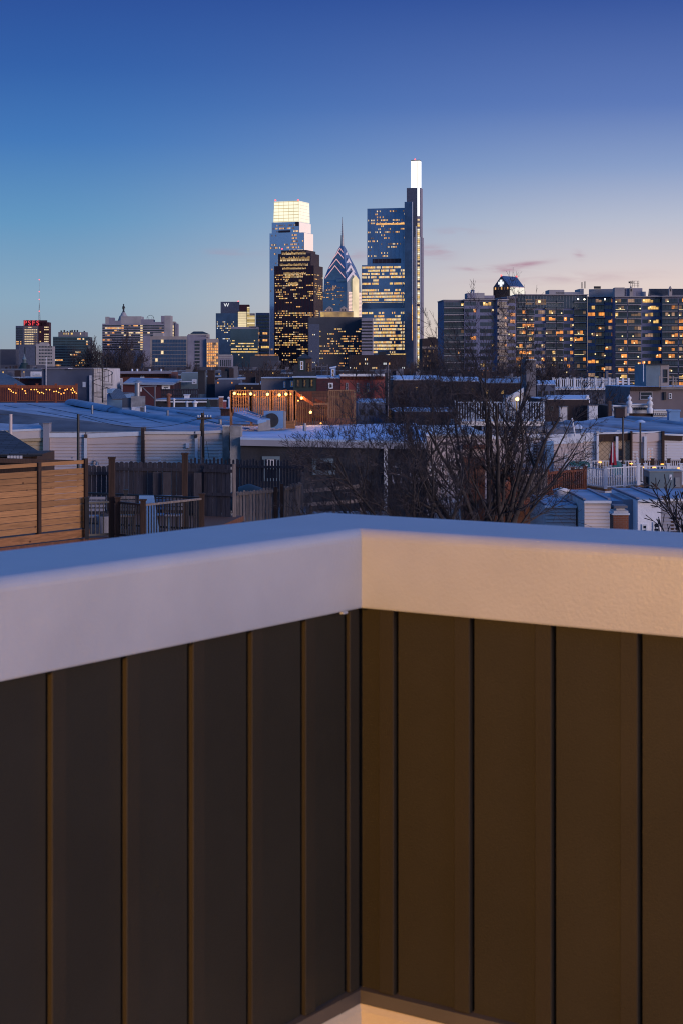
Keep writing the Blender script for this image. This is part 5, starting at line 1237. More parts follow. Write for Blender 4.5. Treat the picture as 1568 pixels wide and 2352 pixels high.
# spiral stair
t = thing('spiral_stair', 'black spiral stair in front of the pale taupe wall', 'stairs', P(238,925,130))
c_ = P(236,0,130.5); mb = MB(); z0, z1 = P(0,925,130).z, P(0,846,130).z; mb.tube(V((c_.x,c_.y,z0)), V((c_.x,c_.y,z1+.3)), .05,.05,'metal_dark',8); mb.build('column', t)
mb = MB(); tr = MB(); prev = None; n = 26
for k in range(n):
    a0 = k*.46; z = z0+(z1-z0)*k/n; r_ = .75; p = V((c_.x+r_*math.cos(a0), c_.y+r_*math.sin(a0), z)); a1 = a0+.4; q = V((c_.x+r_*math.cos(a1), c_.y+r_*math.sin(a1), z))
    tr.hull([V((c_.x,c_.y,z-.03)),p-V((0,0,.03)),q-V((0,0,.03))], [V((c_.x,c_.y,z)),p,q], 'metal_dark')
    mb.tube(p, p+V((0,0,.85)), .015,.015,'metal_dark',4)
    if prev: mb.tube(prev, p+V((0,0,.85)), .025,.025,'metal_dark',4)
    prev = p+V((0,0,.85))
tr.build('tread', t); mb.build('handrail', t)
# brick house with corbels
t, f, zt_ = house('brick_house', 'red brick house with a pale corbelled cornice and tall white windows', 'house', 259, 394, 854, 152, 10, 'brick', 2, 'roof_blue')
mb = MB(); f.box(mb, 257, 394, 852.5, 858, -.2, .45, 'concrete_lav'); mb.build('cornice', t)
mb = MB()
for k in range(30): f.box(mb, 262+k*4.3, 263.8+k*4.3, 860, 864.5, 0, .2, 'brick_dark')
mb.build('corbel', t, kind=None)
for x0, x1, y0, y1 in ((274,282,868,900),(322,332,862,868),(352,366,868,890)): window(t, f, x0, x1, y0, y1, fw=.1, blind=x0 == 274)
pipe(t, f, 256, 862, 925, .09, 'blue_clad', .2)
for x in (297,309,338,365): mb = MB(); p = f.at(x, 853.5, -3); mb.tube(p-V((0,0,1)), p+V((0,0,.25)), .09,.09,'white_paint',6); mb.build('vent_pipe', t)
# roof shed with tilted blue roof, dormer etc.
t, f, zt_ = house('blue_shed', 'small blue shed with a sloping grey shingle roof', 'shed', 246, 290, 905, 124, 5, 'blue_clad', 0)
mb = MB(); mb.slab([P(258,916,121.5),P(293,915,121.5),P(276,892.5,126),P(247,892.5,126)], .08, 'shingle_grey'); mb.build('sloping_roof', t)
mb = MB(); f.box(mb, 246.2, 257, 893, 905, -3, -.02, 'blue_clad', zb=zt_+.07); mb.build('gable_wall', t)
t, f, zt_ = house('low_roofed_house', 'low house with a rippled blue roof before the brick house', 'house', 283, 398, 880, 140, 7, 'maroon', 1, 'roof_blue')
mb = MB(); mb.slab([P(283,879,139.6),P(398,881,139.6),P(418,870,147),P(300,867,147)], .12, 'roof_blue'); mb.build('roof_sheet', t)
window(t, f, 372, 391, 880.5, 896, fw=.16, blind=True); window(t, f, 318, 326, 889, 899, fw=.1)
t = thing('laundry_frame', 'pale timber line post with slanting brace on a back roof', 'frame', P(360,935,118))
mb = MB(); mb.tube(P(322,888,118), P(360,886.5,118), .05,.05,'concrete_dim',5); mb.tube(P(356,886,118), P(356,938,118), .06,.06,'concrete_dim',6); mb.tube(P(330,892,118), P(357,918,118), .05,.05,'concrete_dim',5); mb.tube(P(327,889,118), P(341,902,118), .04,.04,'concrete_dim',5); mb.build('timber', t)
t = thing('picket_fence', 'weathered grey picket fence on a back roof left of the string-lit deck', 'fence', P(415,912,125))
pickets(t, P(371,913,125), P(457,913,124), .62, 'grey_wood', .09, .05, .04, rseed=5)
t, f, zt_ = house('grey_house', 'blue-grey back building with a flat roof right of the brick house', 'house', 416, 460, 856, 150, 9, 'teal_clad', 1, 'roof_blue'); window(t, f, 441, 452, 871, 882, fw=.12); mb = MB(); f.box(mb, 385, 450, 875, 876.8, .5, 3, 'white_paint'); mb.build('canopy', t)
chim(455,470,852,905,140,1.2,'stucco_dark','broad black chimney left of the ladder-marked one','stucco_dark',2)
chim(477,492,852,882,142,1.2,'brick_dark','dark chimney with a white ladder mark','brick_dark',2)
for k in range(4): pass
# generic low back buildings (roof clutter)
t, f, zt_ = house('flat_back_house', 'low back building under a white-edged blue roof left of the lit deck', 'house', 356, 500, 918, 119, 5, 'stucco_dark', 0, 'roof_blue')
mb = MB(); f.box(mb, 386, 480, 921, 924, 0, .25, 'white_paint'); f.box(mb, 356, 385, 919, 921, 0, .2, 'white_trim'); mb.build('gutter', t)
for k, (x, y0, y1, r, m, lab) in enumerate(((400,918,938,.07,'white_paint','thin white vent pipe on the low back roof, leftmost of three'),(430,925,941,.09,'white_paint','thin white vent pipe on the low back roof, middle of three'),(448,926,938,.13,'white_paint','short white vent pipe on the low back roof, right of three'),(387.5,909,938,.13,'brick_orange','slim orange flue standing on the low back roof'))): ventpipe(x, y0, y1, 117.5-k*.3, r, m, lab)
t = thing('roof_hatch', 'white box hatch standing on the low back roof', 'hatch', P(428,922,121)); mb = MB(); a = P(423.5,922,121); b = P(433,908,121); mb.box(V((a.x,121,a.z-.2)), V((b.x,122,b.z)), 'white_paint'); mb.build('box', t); mb = MB(); mb.box(V((a.x-.05,120.9,b.z+.003)), V((b.x+.05,122.1,b.z+.06)), 'white_trim'); mb.build('lid', t)
chim(503,512,913,936,112,.6,'brick_orange','short orange brick chimney left of the lit deck','off_white',3); chim(513,519,922,938,110,.5,'brick_pink','shorter of two orange chimneys left of the lit deck','white_trim',3)
mb = MB(); p = P(527,936,109); mb.tube(p, P(527,915,109), .08,.08,'white_paint',8); mb.tube(P(543-16,915,109), P(523,913,109), .08,.08,'white_paint',8); mb.build('vent_pipe', None, 'bent white pipe just left of the lit deck', 'vent pipe')
mb = MB(); mb.hull([P(474,935,112),P(485,935,112),P(485,934,113),P(474,934,113)],[P(476,916,112),P(478,916,112),P(478,915,113),P(476,915,113)],'green_dark'); mb.build('covered_grill', None, 'dark green cover draped over something on the back roof', 'cover')

# ------------------------------------------------------------------ the lit wooden roof deck
Yd = 95
t = thing('wooden_roof_deck', 'tall slatted wooden roof deck with a stair gate lit by orange bulbs', 'deck', P(670,981,Yd))
zd = P(0,981,Yd).z
def W(x, Y=Yd, z=zd): return V((P(x,0,Y).x, Y, z))
mb = MB(); mb.prism([W(530),W(752),W(752,102),W(530,102)], zd-.1, zd+.12, 'deck_tan'); mb.build('floor', t)
def slats(x0, x1, Y0, Y1, zb_, zt_, n, m='deck_tan', w_=.075, name='slat_panel'):
    mb = MB(); a, b = W(x0,Y0), W(x1,Y1); d = b-a
    for k in range(n):
        p = a+d*(k/(n-1)); mb.ob(V((p.x-w_/2,p.y-.02,zb_)), V((w_,0,0)), V((0,.04,0)), V((0,0,zt_-zb_)), m)
    mb.ob(V((a.x,a.y-.03,zt_)), d, V((0,.1,0)), V((0,0,.06)), m); mb.ob(V((a.x,a.y+.021,zb_+.35)), d, V((0,.04,0)), V((0,0,.09)), m); mb.ob(V((a.x,a.y+.021,zt_-.35)), d, V((0,.04,0)), V((0,0,.09)), m)
    return mb.build(name, t)
zl = P(0,947,Yd).z; ztp = P(0,898,Yd).z
slats(532,576,Yd,Yd,zl,ztp,9,w_=.065); slats(579,660,Yd,Yd,zd+.2,ztp,17,w_=.055); slats(664,677,Yd,Yd,zd+.2,ztp,4)
slats(680,752,Yd+.8,Yd+.8,zd+.15,P(0,925,Yd).z,15,w_=.06); slats(755,813,Yd-.1,Yd+1.5,zd+.1,P(0,898,Yd).z,14,'deck_tan',.06)
for x in (531,577.5,624,662,678.5,753.5,814): post(t, (W(x).x,Yd+.05), .14, zd-.1, ztp+.03, 'deck_tan', cap=False)
# back fence boards inside the deck
mb = MB(); a, b = W(570,99), W(680,99); zz = zd+.4
for k in range(9): mb.box(V((a.x,99,zz+k*.17)), V((b.x,99.03,zz+k*.17+.155)), 'pale_wood')
mb.build('board_screen', t)
mb = MB(); a, b = W(700,100), W(806,100)
for k in range(9): mb.box(V((a.x,100,zz+k*.17)), V((b.x,100.03,zz+k*.17+.155)), 'deck_brown')
mb.build('board_screen', t)
mb = MB(); mb.box(V((W(683,99).x,98.6,zd+.15)), V((W(717,99).x,98.7,P(0,899,99).z)), 'deck_red'); mb.build('stair_wall', t)
# sloping handrails of the stair
for (x0,y0,Y0,x1,y1,Y1) in ((681,900,Yd-.2,720,925,Yd-.4),(722,913,Yd+.5,752,926,Yd+.5)):
    mb = MB(); a, b = P(x0,y0,Y0), P(x1,y1,Y1); mb.ob(a-V((0,0,.18)), b-a, V((0,.12,0)), V((0,0,.18)), 'deck_red'); mb.build('handrail', t)
mb = MB(); a, b = P(720,926,Yd-.3), P(752,926,Yd-.3); mb.ob(a-V((0,0,.1)), b-a, V((0,.12,0)), V((0,0,.12)), 'deck_tan'); mb.ob(P(752,926,Yd-.3)-V((0,0,1.25)), V((.12,0,0)), V((0,.12,0)), V((0,0,1.3)), 'deck_tan'); mb.build('gate_frame', t)
mb = MB(); a, b = P(755,960,Yd-.3), P(806,960,Yd-.3); mb.box(V((a.x,Yd-.35,zd+.02)), V((b.x,Yd-.3,a.z)), 'deck_brown'); mb.build('skirt_board', t)
for x, y in ((538.6,903.4),(576,904.5),(614.6,905.5),(641.7,907),(657.3,905),(692.7,914),(713.5,946.7)):
    tb = thing('deck_bulb', 'large orange bulb hanging on the slatted wooden deck', 'light bulb', P(x,y,Yd-.3), 'large bulbs on the slatted wooden deck')
    mb = MB(); mb.ball(P(x,y,Yd-.3), .08, 'bulb_hot', 8); mb.build('glass', tb); mb = MB(); mb.tube(P(x,y,Yd-.3)+V((0,0,.08)), P(x,y,Yd-.3)+V((0,0,.2)), .035,.03,'metal_dark',6); mb.build('socket', tb)
    l = bpy.data.lights.new('bulb_light', 'POINT'); l.energy = 26; l.color = (1,.42,.08); l.shadow_soft_size = .09; o = bpy.data.objects.new('bulb_light', l); COL.objects.link(o); o.parent = tb; o.location = (0,-.15,0)
for x, y in ((547,905),(559.5,905),(564,905),(585,907.5),(668,905),(552.5,905.5),(690-5,920),(737,972)):
    mb = MB(); mb.ball(P(x,y,Yd-.12), .045, 'bulb', 6); mb.build('bulb', None, 'tiny bulb between the big bulbs of the slatted wooden deck', 'light bulb', 'tiny bulbs on the slatted wooden deck')
# tilted skylight frame, condenser, planter
t = thing('skylight_frame', 'tilted blue frame with a row of square slots lying on the roof', 'skylight', P(570,975,90))
mb = MB(); mb.hull([P(536,955,89.5),P(592,973.5,88.5),P(622,966,91),P(566,946,92)], [P(538,947,89.5),P(592,965,88.5),P(622,961.5,91),P(566,942.5,92)], 'blue_clad'); fr_ = mb.build('frame', t)
for k in range(9):
    tt = k/9; a = P(571+44*tt, 944.5+15.5*tt, 91.4-.6*tt)+V((0,-.4,.055)); mb = MB(); mb.ob(a, V((.09,0,-.03)), V((-.12,-.35,-.02)), V((0,0,.02)), 'glass_dark'); mb.build('slot', fr_)
mb = MB(); mb.hull([P(592,990,89.5),P(622,988,90.5),P(622,986,92),P(592,986,92)], [P(594,966,89.5),P(621,965,90.5),P(621,964,92),P(594,964,92)], 'stucco_grey'); mb.build('curb', t)
t = thing('condenser_unit', 'blue-grey air conditioner box with a big dark fan grille on the roof', 'air conditioner', P(630,984,91))
a, b = P(606,984,91), P(651,944,91); mb = MB(); mb.box(V((a.x,91,a.z)), V((b.x,91.8,b.z)), 'blue_clad'); mb.build('casing', t)
mb = MB(); c_ = P(624,965,90.97); mb.tube(c_, c_-V((0,.05,0)), .37,.37,'metal_dark',24); mb.build('fan_grille', t)
mb = MB(); mb.box(V((P(651,0,91).x+.01,91.1,a.z)), V((P(656,0,91).x,91.7,P(0,945,91).z)), 'concrete_tan'); mb.build('side_panel', t)
t = thing('planter_box', 'empty wooden planter box beside the air conditioner', 'planter', P(660,981,92)); a, b = P(643,984,92), P(677,966.5,92)
mb = MB(); mb.box(V((a.x,92,a.z)), V((b.x,92.06,b.z)), 'cedar_beam'); mb.box(V((a.x,92.061,a.z)), V((a.x+.06,93,b.z)), 'cedar_beam'); mb.box(V((b.x-.06,92.061,a.z)), V((b.x,93,b.z)), 'cedar_beam'); mb.build('boards', t)
t = thing('brown_planter', 'low dark brown box left of the slatted deck', 'box', P(515,950,100)); a, b = P(507,992-37,97), P(536,946-5,97)
mb = MB(); mb.box(V((a.x,97,a.z)), V((b.x,97.8,b.z)), 'deck_brown'); mb.build('box', t); mb = MB(); mb.box(V((a.x-.04,96.96,b.z+.002)), V((b.x+.04,97.84,b.z+.05)), 'deck_brown'); mb.build('rim', t)

# ------------------------------------------------------------------ houses behind the wooden deck
t, f, zt_ = house('brick_house', 'pinkish red brick house with a white cornice right of the wooden deck', 'house', 782, 884, 862, 135, 12, 'brick_pink', 1, 'snow')
mb = MB(); f.box(mb, 780, 886, 858.5, 864, -.3, .4, 'white_trim'); mb.build('cornice', t); mb = MB()
for k in range(32): f.box(mb, 784+k*3.1, 785.4+k*3.1, 866, 871, 0, .16, 'brick')
mb.build('corbel', t)
for x0 in (793,818,841.5): window(t, f, x0, x0+6, 879, 901, 'vinyl_grey', fw=.06)
chim(884,896,858,925,133,1,'stucco_dark','dark square stack at the right end of the pinkish brick house','stucco_dark',2)
mb = MB(); p = P(890.5,834,132); mb.tube(V((p.x,p.y,0)), p, .06,.05,'concrete_dim',8); mb.build('pole', None, 'pale slim pole rising above the pinkish brick house', 'pole')
t, f, zt_ = house('maroon_house', 'maroon walled house with a white window and snowy roof', 'house', 727, 781, 869, 134, 9, 'maroon', 1, 'snow'); window(t, f, 754, 765, 879, 893, fw=.1, sash=False)
mb = MB(); mb.slab([P(727,868.5,134.2),P(781,871,134.2),P(781,862,141),P(727,862,141)], .1, 'snow'); mb.build('snow_roof', t)
t = thing('stair_bulkhead', 'narrow white stair hut on the snowy roof of the maroon house', 'roof hut', P(765,868,138)); f = F(759, 138, 0); zt_ = f.z(765,842)
mb = MB(); f.body(mb, 759, 771, zt_, 1.2, 'blue_clad', z0=f.z(765,868)); mb.build('wall', t); window(t, f, 761, 768.5, 847, 866, fw=.07, name='door')
mb = MB(); mb.slab([P(757,844,137.8),P(773,841,137.8),P(773,840,139.4),P(757,843,139.4)], .07, 'white_trim'); mb.build('roof', t)
t, f, zt_ = house('beige_back_house', 'low beige house with two narrow windows behind the wooden deck', 'house', 600, 676, 868, 136, 9, 'concrete_dim', 1, 'roof_blue'); window(t, f, 651, 656, 876, 891, fw=.06); window(t, f, 667, 674.5, 874, 889, fw=.08); mb = MB(); f.box(mb, 600, 677, 866, 868.5, -.2, .2, 'roof_pale'); mb.build('coping', t)
t, f, zt_ = house('dark_house', 'black glazed upper floor under the turret', 'house', 674, 726, 866, 134, 10, 'green_dark', 0, 'snow')
for x0 in (681,696,712): window(t, f, x0, x0+8, 870, 889, 'metal_dark', fw=.08)
mb = MB(); f.box(mb, 672, 728, 864, 867, -.3, .4, 'roof_pale'); mb.build('coping', t)
t = thing('roof_turret', 'dark green roof turret with a pyramid roof and white window', 'turret', P(700,856,138)); f = F(685, 138, 0)
mb = MB(); f.body(mb, 685, 702, f.z(690,823), 1.6, 'green_dark', z0=f.z(690,862)); f.body(mb, 702.2, 716, f.z(690,823), 1.6, 'brick_brown', z0=f.z(690,862)); mb.build('wall', t)
mb = MB(); z0 = f.z(690,823)+.003; a, b = f.pt(682), f.pt(719); ap = P(699,811,139)
mb.add([V((a.x,137.7,z0)),V((b.x,137.7,z0)),V((b.x,139.9,z0)),V((a.x,139.9,z0)),ap], [(0,1,4),(1,2,4),(2,3,4),(3,0,4),(3,2,1,0)], 'shingle_dark'); mb.build('pyramid_roof', t)
window(t, f, 689.5, 697, 829, 849, fw=.07); window(t, f, 706, 712, 833, 855, 'brown_post', fw=.06, name='door')
mb = MB(); f.box(mb, 673, 725, 853, 863, .3, .45, 'metal_dark'); mb.build('parapet', t)
t = thing('roof_railing', 'thin pale wire railing on the roof right of the turret', 'railing', P(740,862,140)); z = P(0,862,140).z
rail(t, V((P(725,0,140).x,140,z)), V((P(752,0,140).x,140,z)), .75, 'concrete_dim', 1.0, .04, (0,.5,1), .06)
# roofs between the brick house and the right-hand decks, seen through the tree
for k, (x0, x1, y0, Yh, dep, m, rf, lab) in enumerate(((902,1010,873,150,12,'brick_dark','snow','snow-roofed dark house behind the left part of the tree crown'),(1012,1098,876,160,12,'brick_dark','snow','snow-roofed brick house behind the middle of the tree crown'),(1100,1206,880,170,12,'brick_dark','roof_blue','dark brick house with two lit windows behind the tree crown'),(1232,1275,884,150,10,'slate_wall','snow','dark wall under a snowy roof right of the tree crown'),(820,884,926,118,7,'slate_wall','roof_blue','low blue-roofed shed below the orange lamp'),(905,1042,946,116,9,'brick_dark','roof_blue','long low dark building behind the tree trunks'),(1250,1352,918,125,10,'brick_dark','snow','snow-roofed low house at the right end of the tree'))):
    t, f, zt_ = house('rowhouse', lab, 'house', x0, x1, y0, Yh, dep, m, 1, rf)
    mb = MB(); mb.slab([P(x0,y0-.5,Yh+.1),P(x1,y0-.5,Yh+.1),P(x1,y0-11,Yh+dep),P(x0,y0-11,Yh+dep)], .1, rf); mb.build('roof_sheet', t)
    nn_ = 3
    for j in range(nn_):
        xx = x0+(x1-x0)*(j+.5)/nn_; lit = 'apt_lit2' if (k, j) in ((1,2),(2,0),(2,1),(0,1)) else None
        window(t, f, xx-4, xx+4, y0+14, y0+26, 'metal_dark', lit=lit, fw=.08)

# seams, vents and cables on the big blue roofs
for (x0,y0,Y0,x1,y1,Y1) in ((60,928,114,300,975,94.5),(10,932,111,180,962,96),(250,940,110,420,985,93.2),(400,945,108,545,985,93),(0,960,93.3,230,986,91.9),(150,990,91,20,962,93.2)):
    mb = MB(); mb.tube(P(x0,y0,Y0)+V((0,0,.02)), P(x1,y1,Y1)+V((0,0,.02)), .018, .018, 'roof_dark', 5); mb.build('roof_seam', row)
def cable(x0,y0,Y0,x1,y1,Y1,sag,lab,n=10,r=.014):
    a, b = P(x0,y0,Y0), P(x1,y1,Y1); mb = MB(); pr = a
    for k in range(1,n+1):
        q = a.lerp(b, k/n)-V((0,0,sag*4*(k/n)*(1-k/n))); mb.tube(pr, q, r, r, 'metal_dark', 4); pr = q
    mb.build('cable', None, lab, 'cable')
cable(334,945,107,507,960,97,.25,'thin dark cable drooping from the peeling chimney to the brown box')
cable(484,961,84,884,872,133,1.2,'overhead wire from the utility pole to the stack by the brick house')
cable(455,963,84,182,953,86,.5,'overhead wire from the utility pole to the black pole')
cable(1430,962,96,1540,945,112,.4,'thin wire from the black pole to the blue coated chimney')
for x, y, Yv, h, r_, lab in ((212,948,106,.45,.07,'short dark vent stub on the blue roof, left of the peeling chimney'),(385,958,101,.4,.07,'short dark vent stub on the blue roof, right of the peeling chimney'),(506,978,95,.35,.09,'short dark vent stub on the blue roof near the brown box'),(700,990,90,.4,.08,'short vent stub on the pale roof of the stucco house')):
    p = P(x,y,Yv); mb = MB(); mb.tube(p-V((0,0,.2)), p+V((0,0,h)), r_, r_, 'metal_mid', 8); mb.build('vent_stub', None, lab, 'vent pipe')
for x0, x1, y0, y1, Yv, m, lab in ((1286,1302,935,948,122,'off_white','pale roof box among the branches left of the white cornices'),(1352,1372,932,944,124,'white_paint','white roof box left of the slim brown stack'),(1372,1384,918,930,140,'concrete_dim','grey roof box under the white stair frame')):
    a, b = P(x0,y1,Yv), P(x1,y0,Yv); t = thing('roof_unit', lab, 'roof box', a); mb = MB(); mb.box(V((a.x,Yv,a.z-1)), V((b.x,Yv+.8,b.z)), m); mb.build('casing', t); mb = MB(); mb.box(V((a.x-.04,Yv-.04,b.z+.003)), V((b.x+.04,Yv+.84,b.z+.06)), 'concrete_dim'); mb.build('lid', t)
# ------------------------------------------------------------------ right foreground: decks, air conditioner, low white houses
Yw = 93
t = thing('roof_deck', 'white railed roof deck with lattice skirt, red umbrella and teal chairs', 'deck', P(1400,1117,Yw))
zw = P(0,1114,Yw).z
def W2(x, Y=Yw, z=zw): return V((P(x,0,Y).x, Y, z))
mb = MB(); mb.prism([W2(1341),W2(1389,Yw-3),W2(1466,Yw-1),W2(1470,99),W2(1300,99)], zw-.12, zw, 'deck_tan'); mb.build('floor', t)
rail(t, W2(1300,Yw+1), W2(1390,Yw-3), 1.02, 'white_trim', .2, .05, (.5,1), .16); rail(t, W2(1391,Yw-3), W2(1464,Yw-1), 1.08, 'white_trim', .15, .035, (.57,1), .13)
rail(t, W2(1300,98.5), W2(1464,98.5), 1.02, 'white_trim', .16, .05, (0,.33,.66,1), .12)
mb = MB(); a, b, c_ = W2(1341,Yw-.8), W2(1389,Yw-3), W2(1466,Yw-1); 
for p, q in ((a,b),(b,c_)): mb.ob(V((p.x,p.y,zw-.42)), q-p, V((0,.06,0)), V((0,0,.3)), 'white_trim')
mb.build('skirt_board', t)
mb = MB(); n = 22; d = c_-b
for k in range(n):
    p = b+d*(k/n)+V((0,-.03,0))
    for s in (1,-1):
        q0 = V((p.x,p.y,zw-.75)) if s > 0 else V((p.x,p.y,zw-.42)); mb.tube(q0, q0+d/n*1.6+V((0,0,.33*s)), .015,.015,'white_trim',4)
mb.build('lattice', t)
rail2 = thing('roof_deck', 'white railed roof deck behind the air conditioner at the right edge', 'deck', P(1520,1117,88)); z2 = P(0,1114,88).z
rail(rail2, V((P(1466,0,88).x,88,z2)), V((P(1660,0,88).x,88,z2)), 0.98, 'white_trim', .18, .05, (0,.08,.35,.5,.75,1), .15)
mb = MB(); mb.prism([V((P(1466,0,88).x,88,0)),V((P(1660,0,88).x,88,0)),V((P(1660,0,99).x,99,0)),V((P(1472,0,99).x,99,0))], z2-.12, z2, 'deck_tan'); mb.build('floor', rail2)
rail3 = thing('dark_railing', 'dark brown railing in front of the white sided house, right edge', 'railing', P(1520,1068,97)); z3 = P(0,1075,97).z
rail(rail3, V((P(1474,0,97).x,97,z3)), V((P(1660,0,97).x,97,z3)), .42, 'brown_post', .12, .05, (0,.13,.33,.5,.75,1), .16)
t = thing('umbrella', 'folded dark red patio umbrella on the white deck', 'umbrella', W2(1407,96)); c_ = W2(1407,96)
mb = MB(); mb.tube(c_, V((c_.x,c_.y,P(0,1012,96).z)), .03,.025,'metal_dark',8); mb.build('pole', t)
mb = MB(); zt_, zl = P(0,1014,96).z, P(0,1068,96).z; vs = []; n = 14; L_ = [(0,.02),(.12,.07),(.4,.13),(.75,.19),(1,.22)]
for q, r_ in L_:
    for i in range(n): a = 2*math.pi*i/n; rr_ = r_*(1.0 if i % 2 else .62); vs.append(V((c_.x+rr_*math.cos(a), c_.y+rr_*math.sin(a), zt_+(zl-zt_)*q)))
mb.add(vs, [(k*n+i,k*n+(i+1)%n,(k+1)*n+(i+1)%n,(k+1)*n+i) for k in range(4) for i in range(n)], 'red_fabric'); mb.build('canopy', t)
mb = MB(); p = V((c_.x-.07,c_.y-.24,zl+.15)); mb.box(p, p+V((.05,.02,1.1)), 'white_trim'); mb.build('strap', t)
for x, w_, lab in ((1320,24,'left teal garden chair behind the white railing'),(1372-30,30,'middle teal garden chair behind the white railing'),(1428-8,20,'right teal garden chair behind the white railing')):
    t = thing('garden_chair', lab, 'chair', W2(x,95.5)); c_ = W2(x,95.5); hw = w_/4000*95/2
    mb = MB(); mb.box(c_+V((-hw,-.3,.4)), c_+V((hw,.3,.46)), 'teal_plastic'); mb.build('seat', t)
    mb = MB(); vs = [c_+V((-hw,.32,.46)), c_+V((hw,.32,.46)), c_+V((hw,.42,.95))]+[c_+V((hw*math.cos(a),.44,.95+.18*math.sin(a))) for a in [math.pi*k/6 for k in range(1,6)]]+[c_+V((-hw,.42,.95))]; bk = [p+V((0,.03,0)) for p in vs]; nn_ = len(vs)
    mb.add(vs+bk, [tuple(range(nn_)), tuple(range(2*nn_-1,nn_-1,-1))]+[(i,(i+1)%nn_,nn_+(i+1)%nn_,nn_+i) for i in range(nn_)], 'teal_plastic'); mb.build('backrest', t)
    for sx in (-1,1):
        for sy in (-1,1): mb = MB(); q = c_+V((sx*(hw-.04),sy*.26,0)); mb.tube(q, q+V((0,0,.4)), .02,.02,'teal_plastic',5); mb.build('leg', t)
for x, y, Yl in ((1449,1088-1,95),(1448,1087.3,95),(1482-3,1098-2,90),(1502,1098,90),(1520,1090.5,90),(1561,1101,90)):
    pass
for k, (x, y, Yl) in enumerate(((1377.5,1062.5,98.4),(1449,1065.8,98.4),(1480,1074.5,88),(1501.5,1074.5,88),(1520.5,1067,97),(1559,1076,88))):
    p = P(x, y, Yl); mb = MB(); mb.box(p+V((-.08,-.05,0)), p+V((.08,.05,.05)), 'bulb'); mb.build('post_light', None, 'small glowing post cap light on a white deck railing', 'lamp', 'small post cap lights on the white decks')
t = thing('air_conditioner', 'large grey packaged air conditioner on a timber stand, right edge', 'air conditioner', P(1530,1126,84))
a, b = P(1491,1124,84), P(1546,1083.5,84); mb = MB(); mb.box(V((a.x,84,a.z)), V((b.x,85.6,b.z)), 'teal_clad'); mb.build('casing', t)
mb = MB(); mb.box(V((b.x+.004,84.05,a.z)), V((P(1566,0,84).x,85.6,b.z-.02)), 'concrete_dim'); mb.build('side_panel', t)
mb = MB(); mb.box(V((a.x-.03,83.97,b.z+.003)), V((P(1566,0,84).x+.03,85.63,b.z+.05)), 'metal_mid'); mb.build('top_cover', t)
mb = MB(); p = P(1537,1090,83.97); mb.box(p-V((0,0,.25)), p+V((.12,.02,0)), 'white_trim'); mb.build('warning_plate', t)
mb = MB(); a2 = P(1550,1118,84.03); mb.box(V((a2.x,83.99,a2.z)), V((a2.x+.22,84.04,a2.z+.45)), 'metal_mid'); mb.build('access_door', t)
mb = MB(); p, q = P(1478,1128,83.5), P(1600,1128,83.5); mb.box(V((p.x,83.4,p.z-.08)), V((q.x,85.8,a.z-.004)), 'deck_brown'); mb.build('stand', t)
mb = MB(); mb.box(V((P(1483,0,84.3).x,84.3,a.z)), V((P(1490,0,84.3).x,84.9,P(0,1096,84).z)), 'metal_dark'); mb.build('duct', t)
# brown railed deck
t = thing('roof_deck', 'weathered red-brown roof deck with slatted railing right of the tree', 'deck', P(1250,1130,82))
zq = P(0,1132,88).z
p0, p1, p2, p3 = P(1343,1130,90), P(1257,1134,87), P(1187,1152,84), P(1144,1180,75)
for p in (p0,p1,p2,p3): p.z = zq
rail(t, p1, p0, 1.12, 'deck_red', .2, .07, (.0,.33,.66,1), .16, top=.12); rail(t, p2, p1, 1.12, 'pale_wood', .17, .05, (0,.5), .14, top=.08); rail(t, p3, p2, 1.2, 'deck_red', .2, .07, (0,.5), .14, top=.1)
mb = MB(); mb.prism([p3,p2,p1,p0,p0+V((0,9,0)),p3+V((0,18,0))], zq-.1, zq-.003, 'deck_brown'); mb.build('floor', t)
for a, b in ((p1,p0),(p2,p1)): mb = MB(); mb.ob(V((a.x,a.y-.1,zq-.45)), b-a, V((0,.08,0)), V((0,0,.33)), 'deck_red'); mb.build('beam', t)
mb = MB(); mb.box(V((P(1345,0,89).x,89.2,0)), V((P(1345,0,89).x+.15,89.35,zq)), 'deck_brown'); mb.build('post', t)
t = thing('shingled_awning_house', 'low dark house with shingled porch roof left of the brown deck', 'house', P(1180,1100,92)); f = F(1060, 93, 0)
mb = MB(); f.body(mb, 1060, 1256, f.z(1150,1078), 6, 'deck_brown'); mb.build('wall', t); mb = MB(); mb.slab([P(1058,1088,92.4),P(1258,1080,92.4),P(1258,1064,97),P(1058,1066,97)], .15, 'roof_dark'); mb.build('roof', t)
# low houses along the bottom right
def lowhouse(name, label, x0, x1, y0, Y, dep, m, side=None, lapm=None, roof='roof_blue', ycap=None):
    t, f, zt_ = house(name, label, 'house', x0, x1, y0, Y, dep, m, 0, roof)
    mb = MB(); f.box(mb, x0-1, x1+1, y0-1.5, y0+3.5, -.15, .12, 'white_trim'); a, b = f.pt(x0), f.pt(x1)
    mb.box(V((a.x-.03,a.y+.16,zt_+.07)), V((a.x+.1,a.y+dep,zt_+.12)), 'concrete_lav'); mb.box(V((b.x-.1,b.y+.16,zt_+.07)), V((b.x+.03,b.y+dep,zt_+.12)), 'concrete_lav'); mb.build('coping', t)
    if lapm: lap(t, f, x0+.3, x1-.3, y0+6, zb=.1, m=lapm, step=.15)
    return t, f, zt_
lowhouse('cottage', 'low house with creamy lap siding left of the orange chimney', 1341, 1402, 1152, 73, 6.5, 'off_white', lapm='vinyl_beige')
t, f, zt_ = lowhouse('cottage', 'low stucco-white house with two small windows, right of the orange chimney', 1464, 1517, 1150, 72, 7, 'stucco_white'); window(t, f, 1473, 1486, 1204, 1226, fw=.06); window(t, f, 1499, 1515, 1199, 1226, fw=.06)
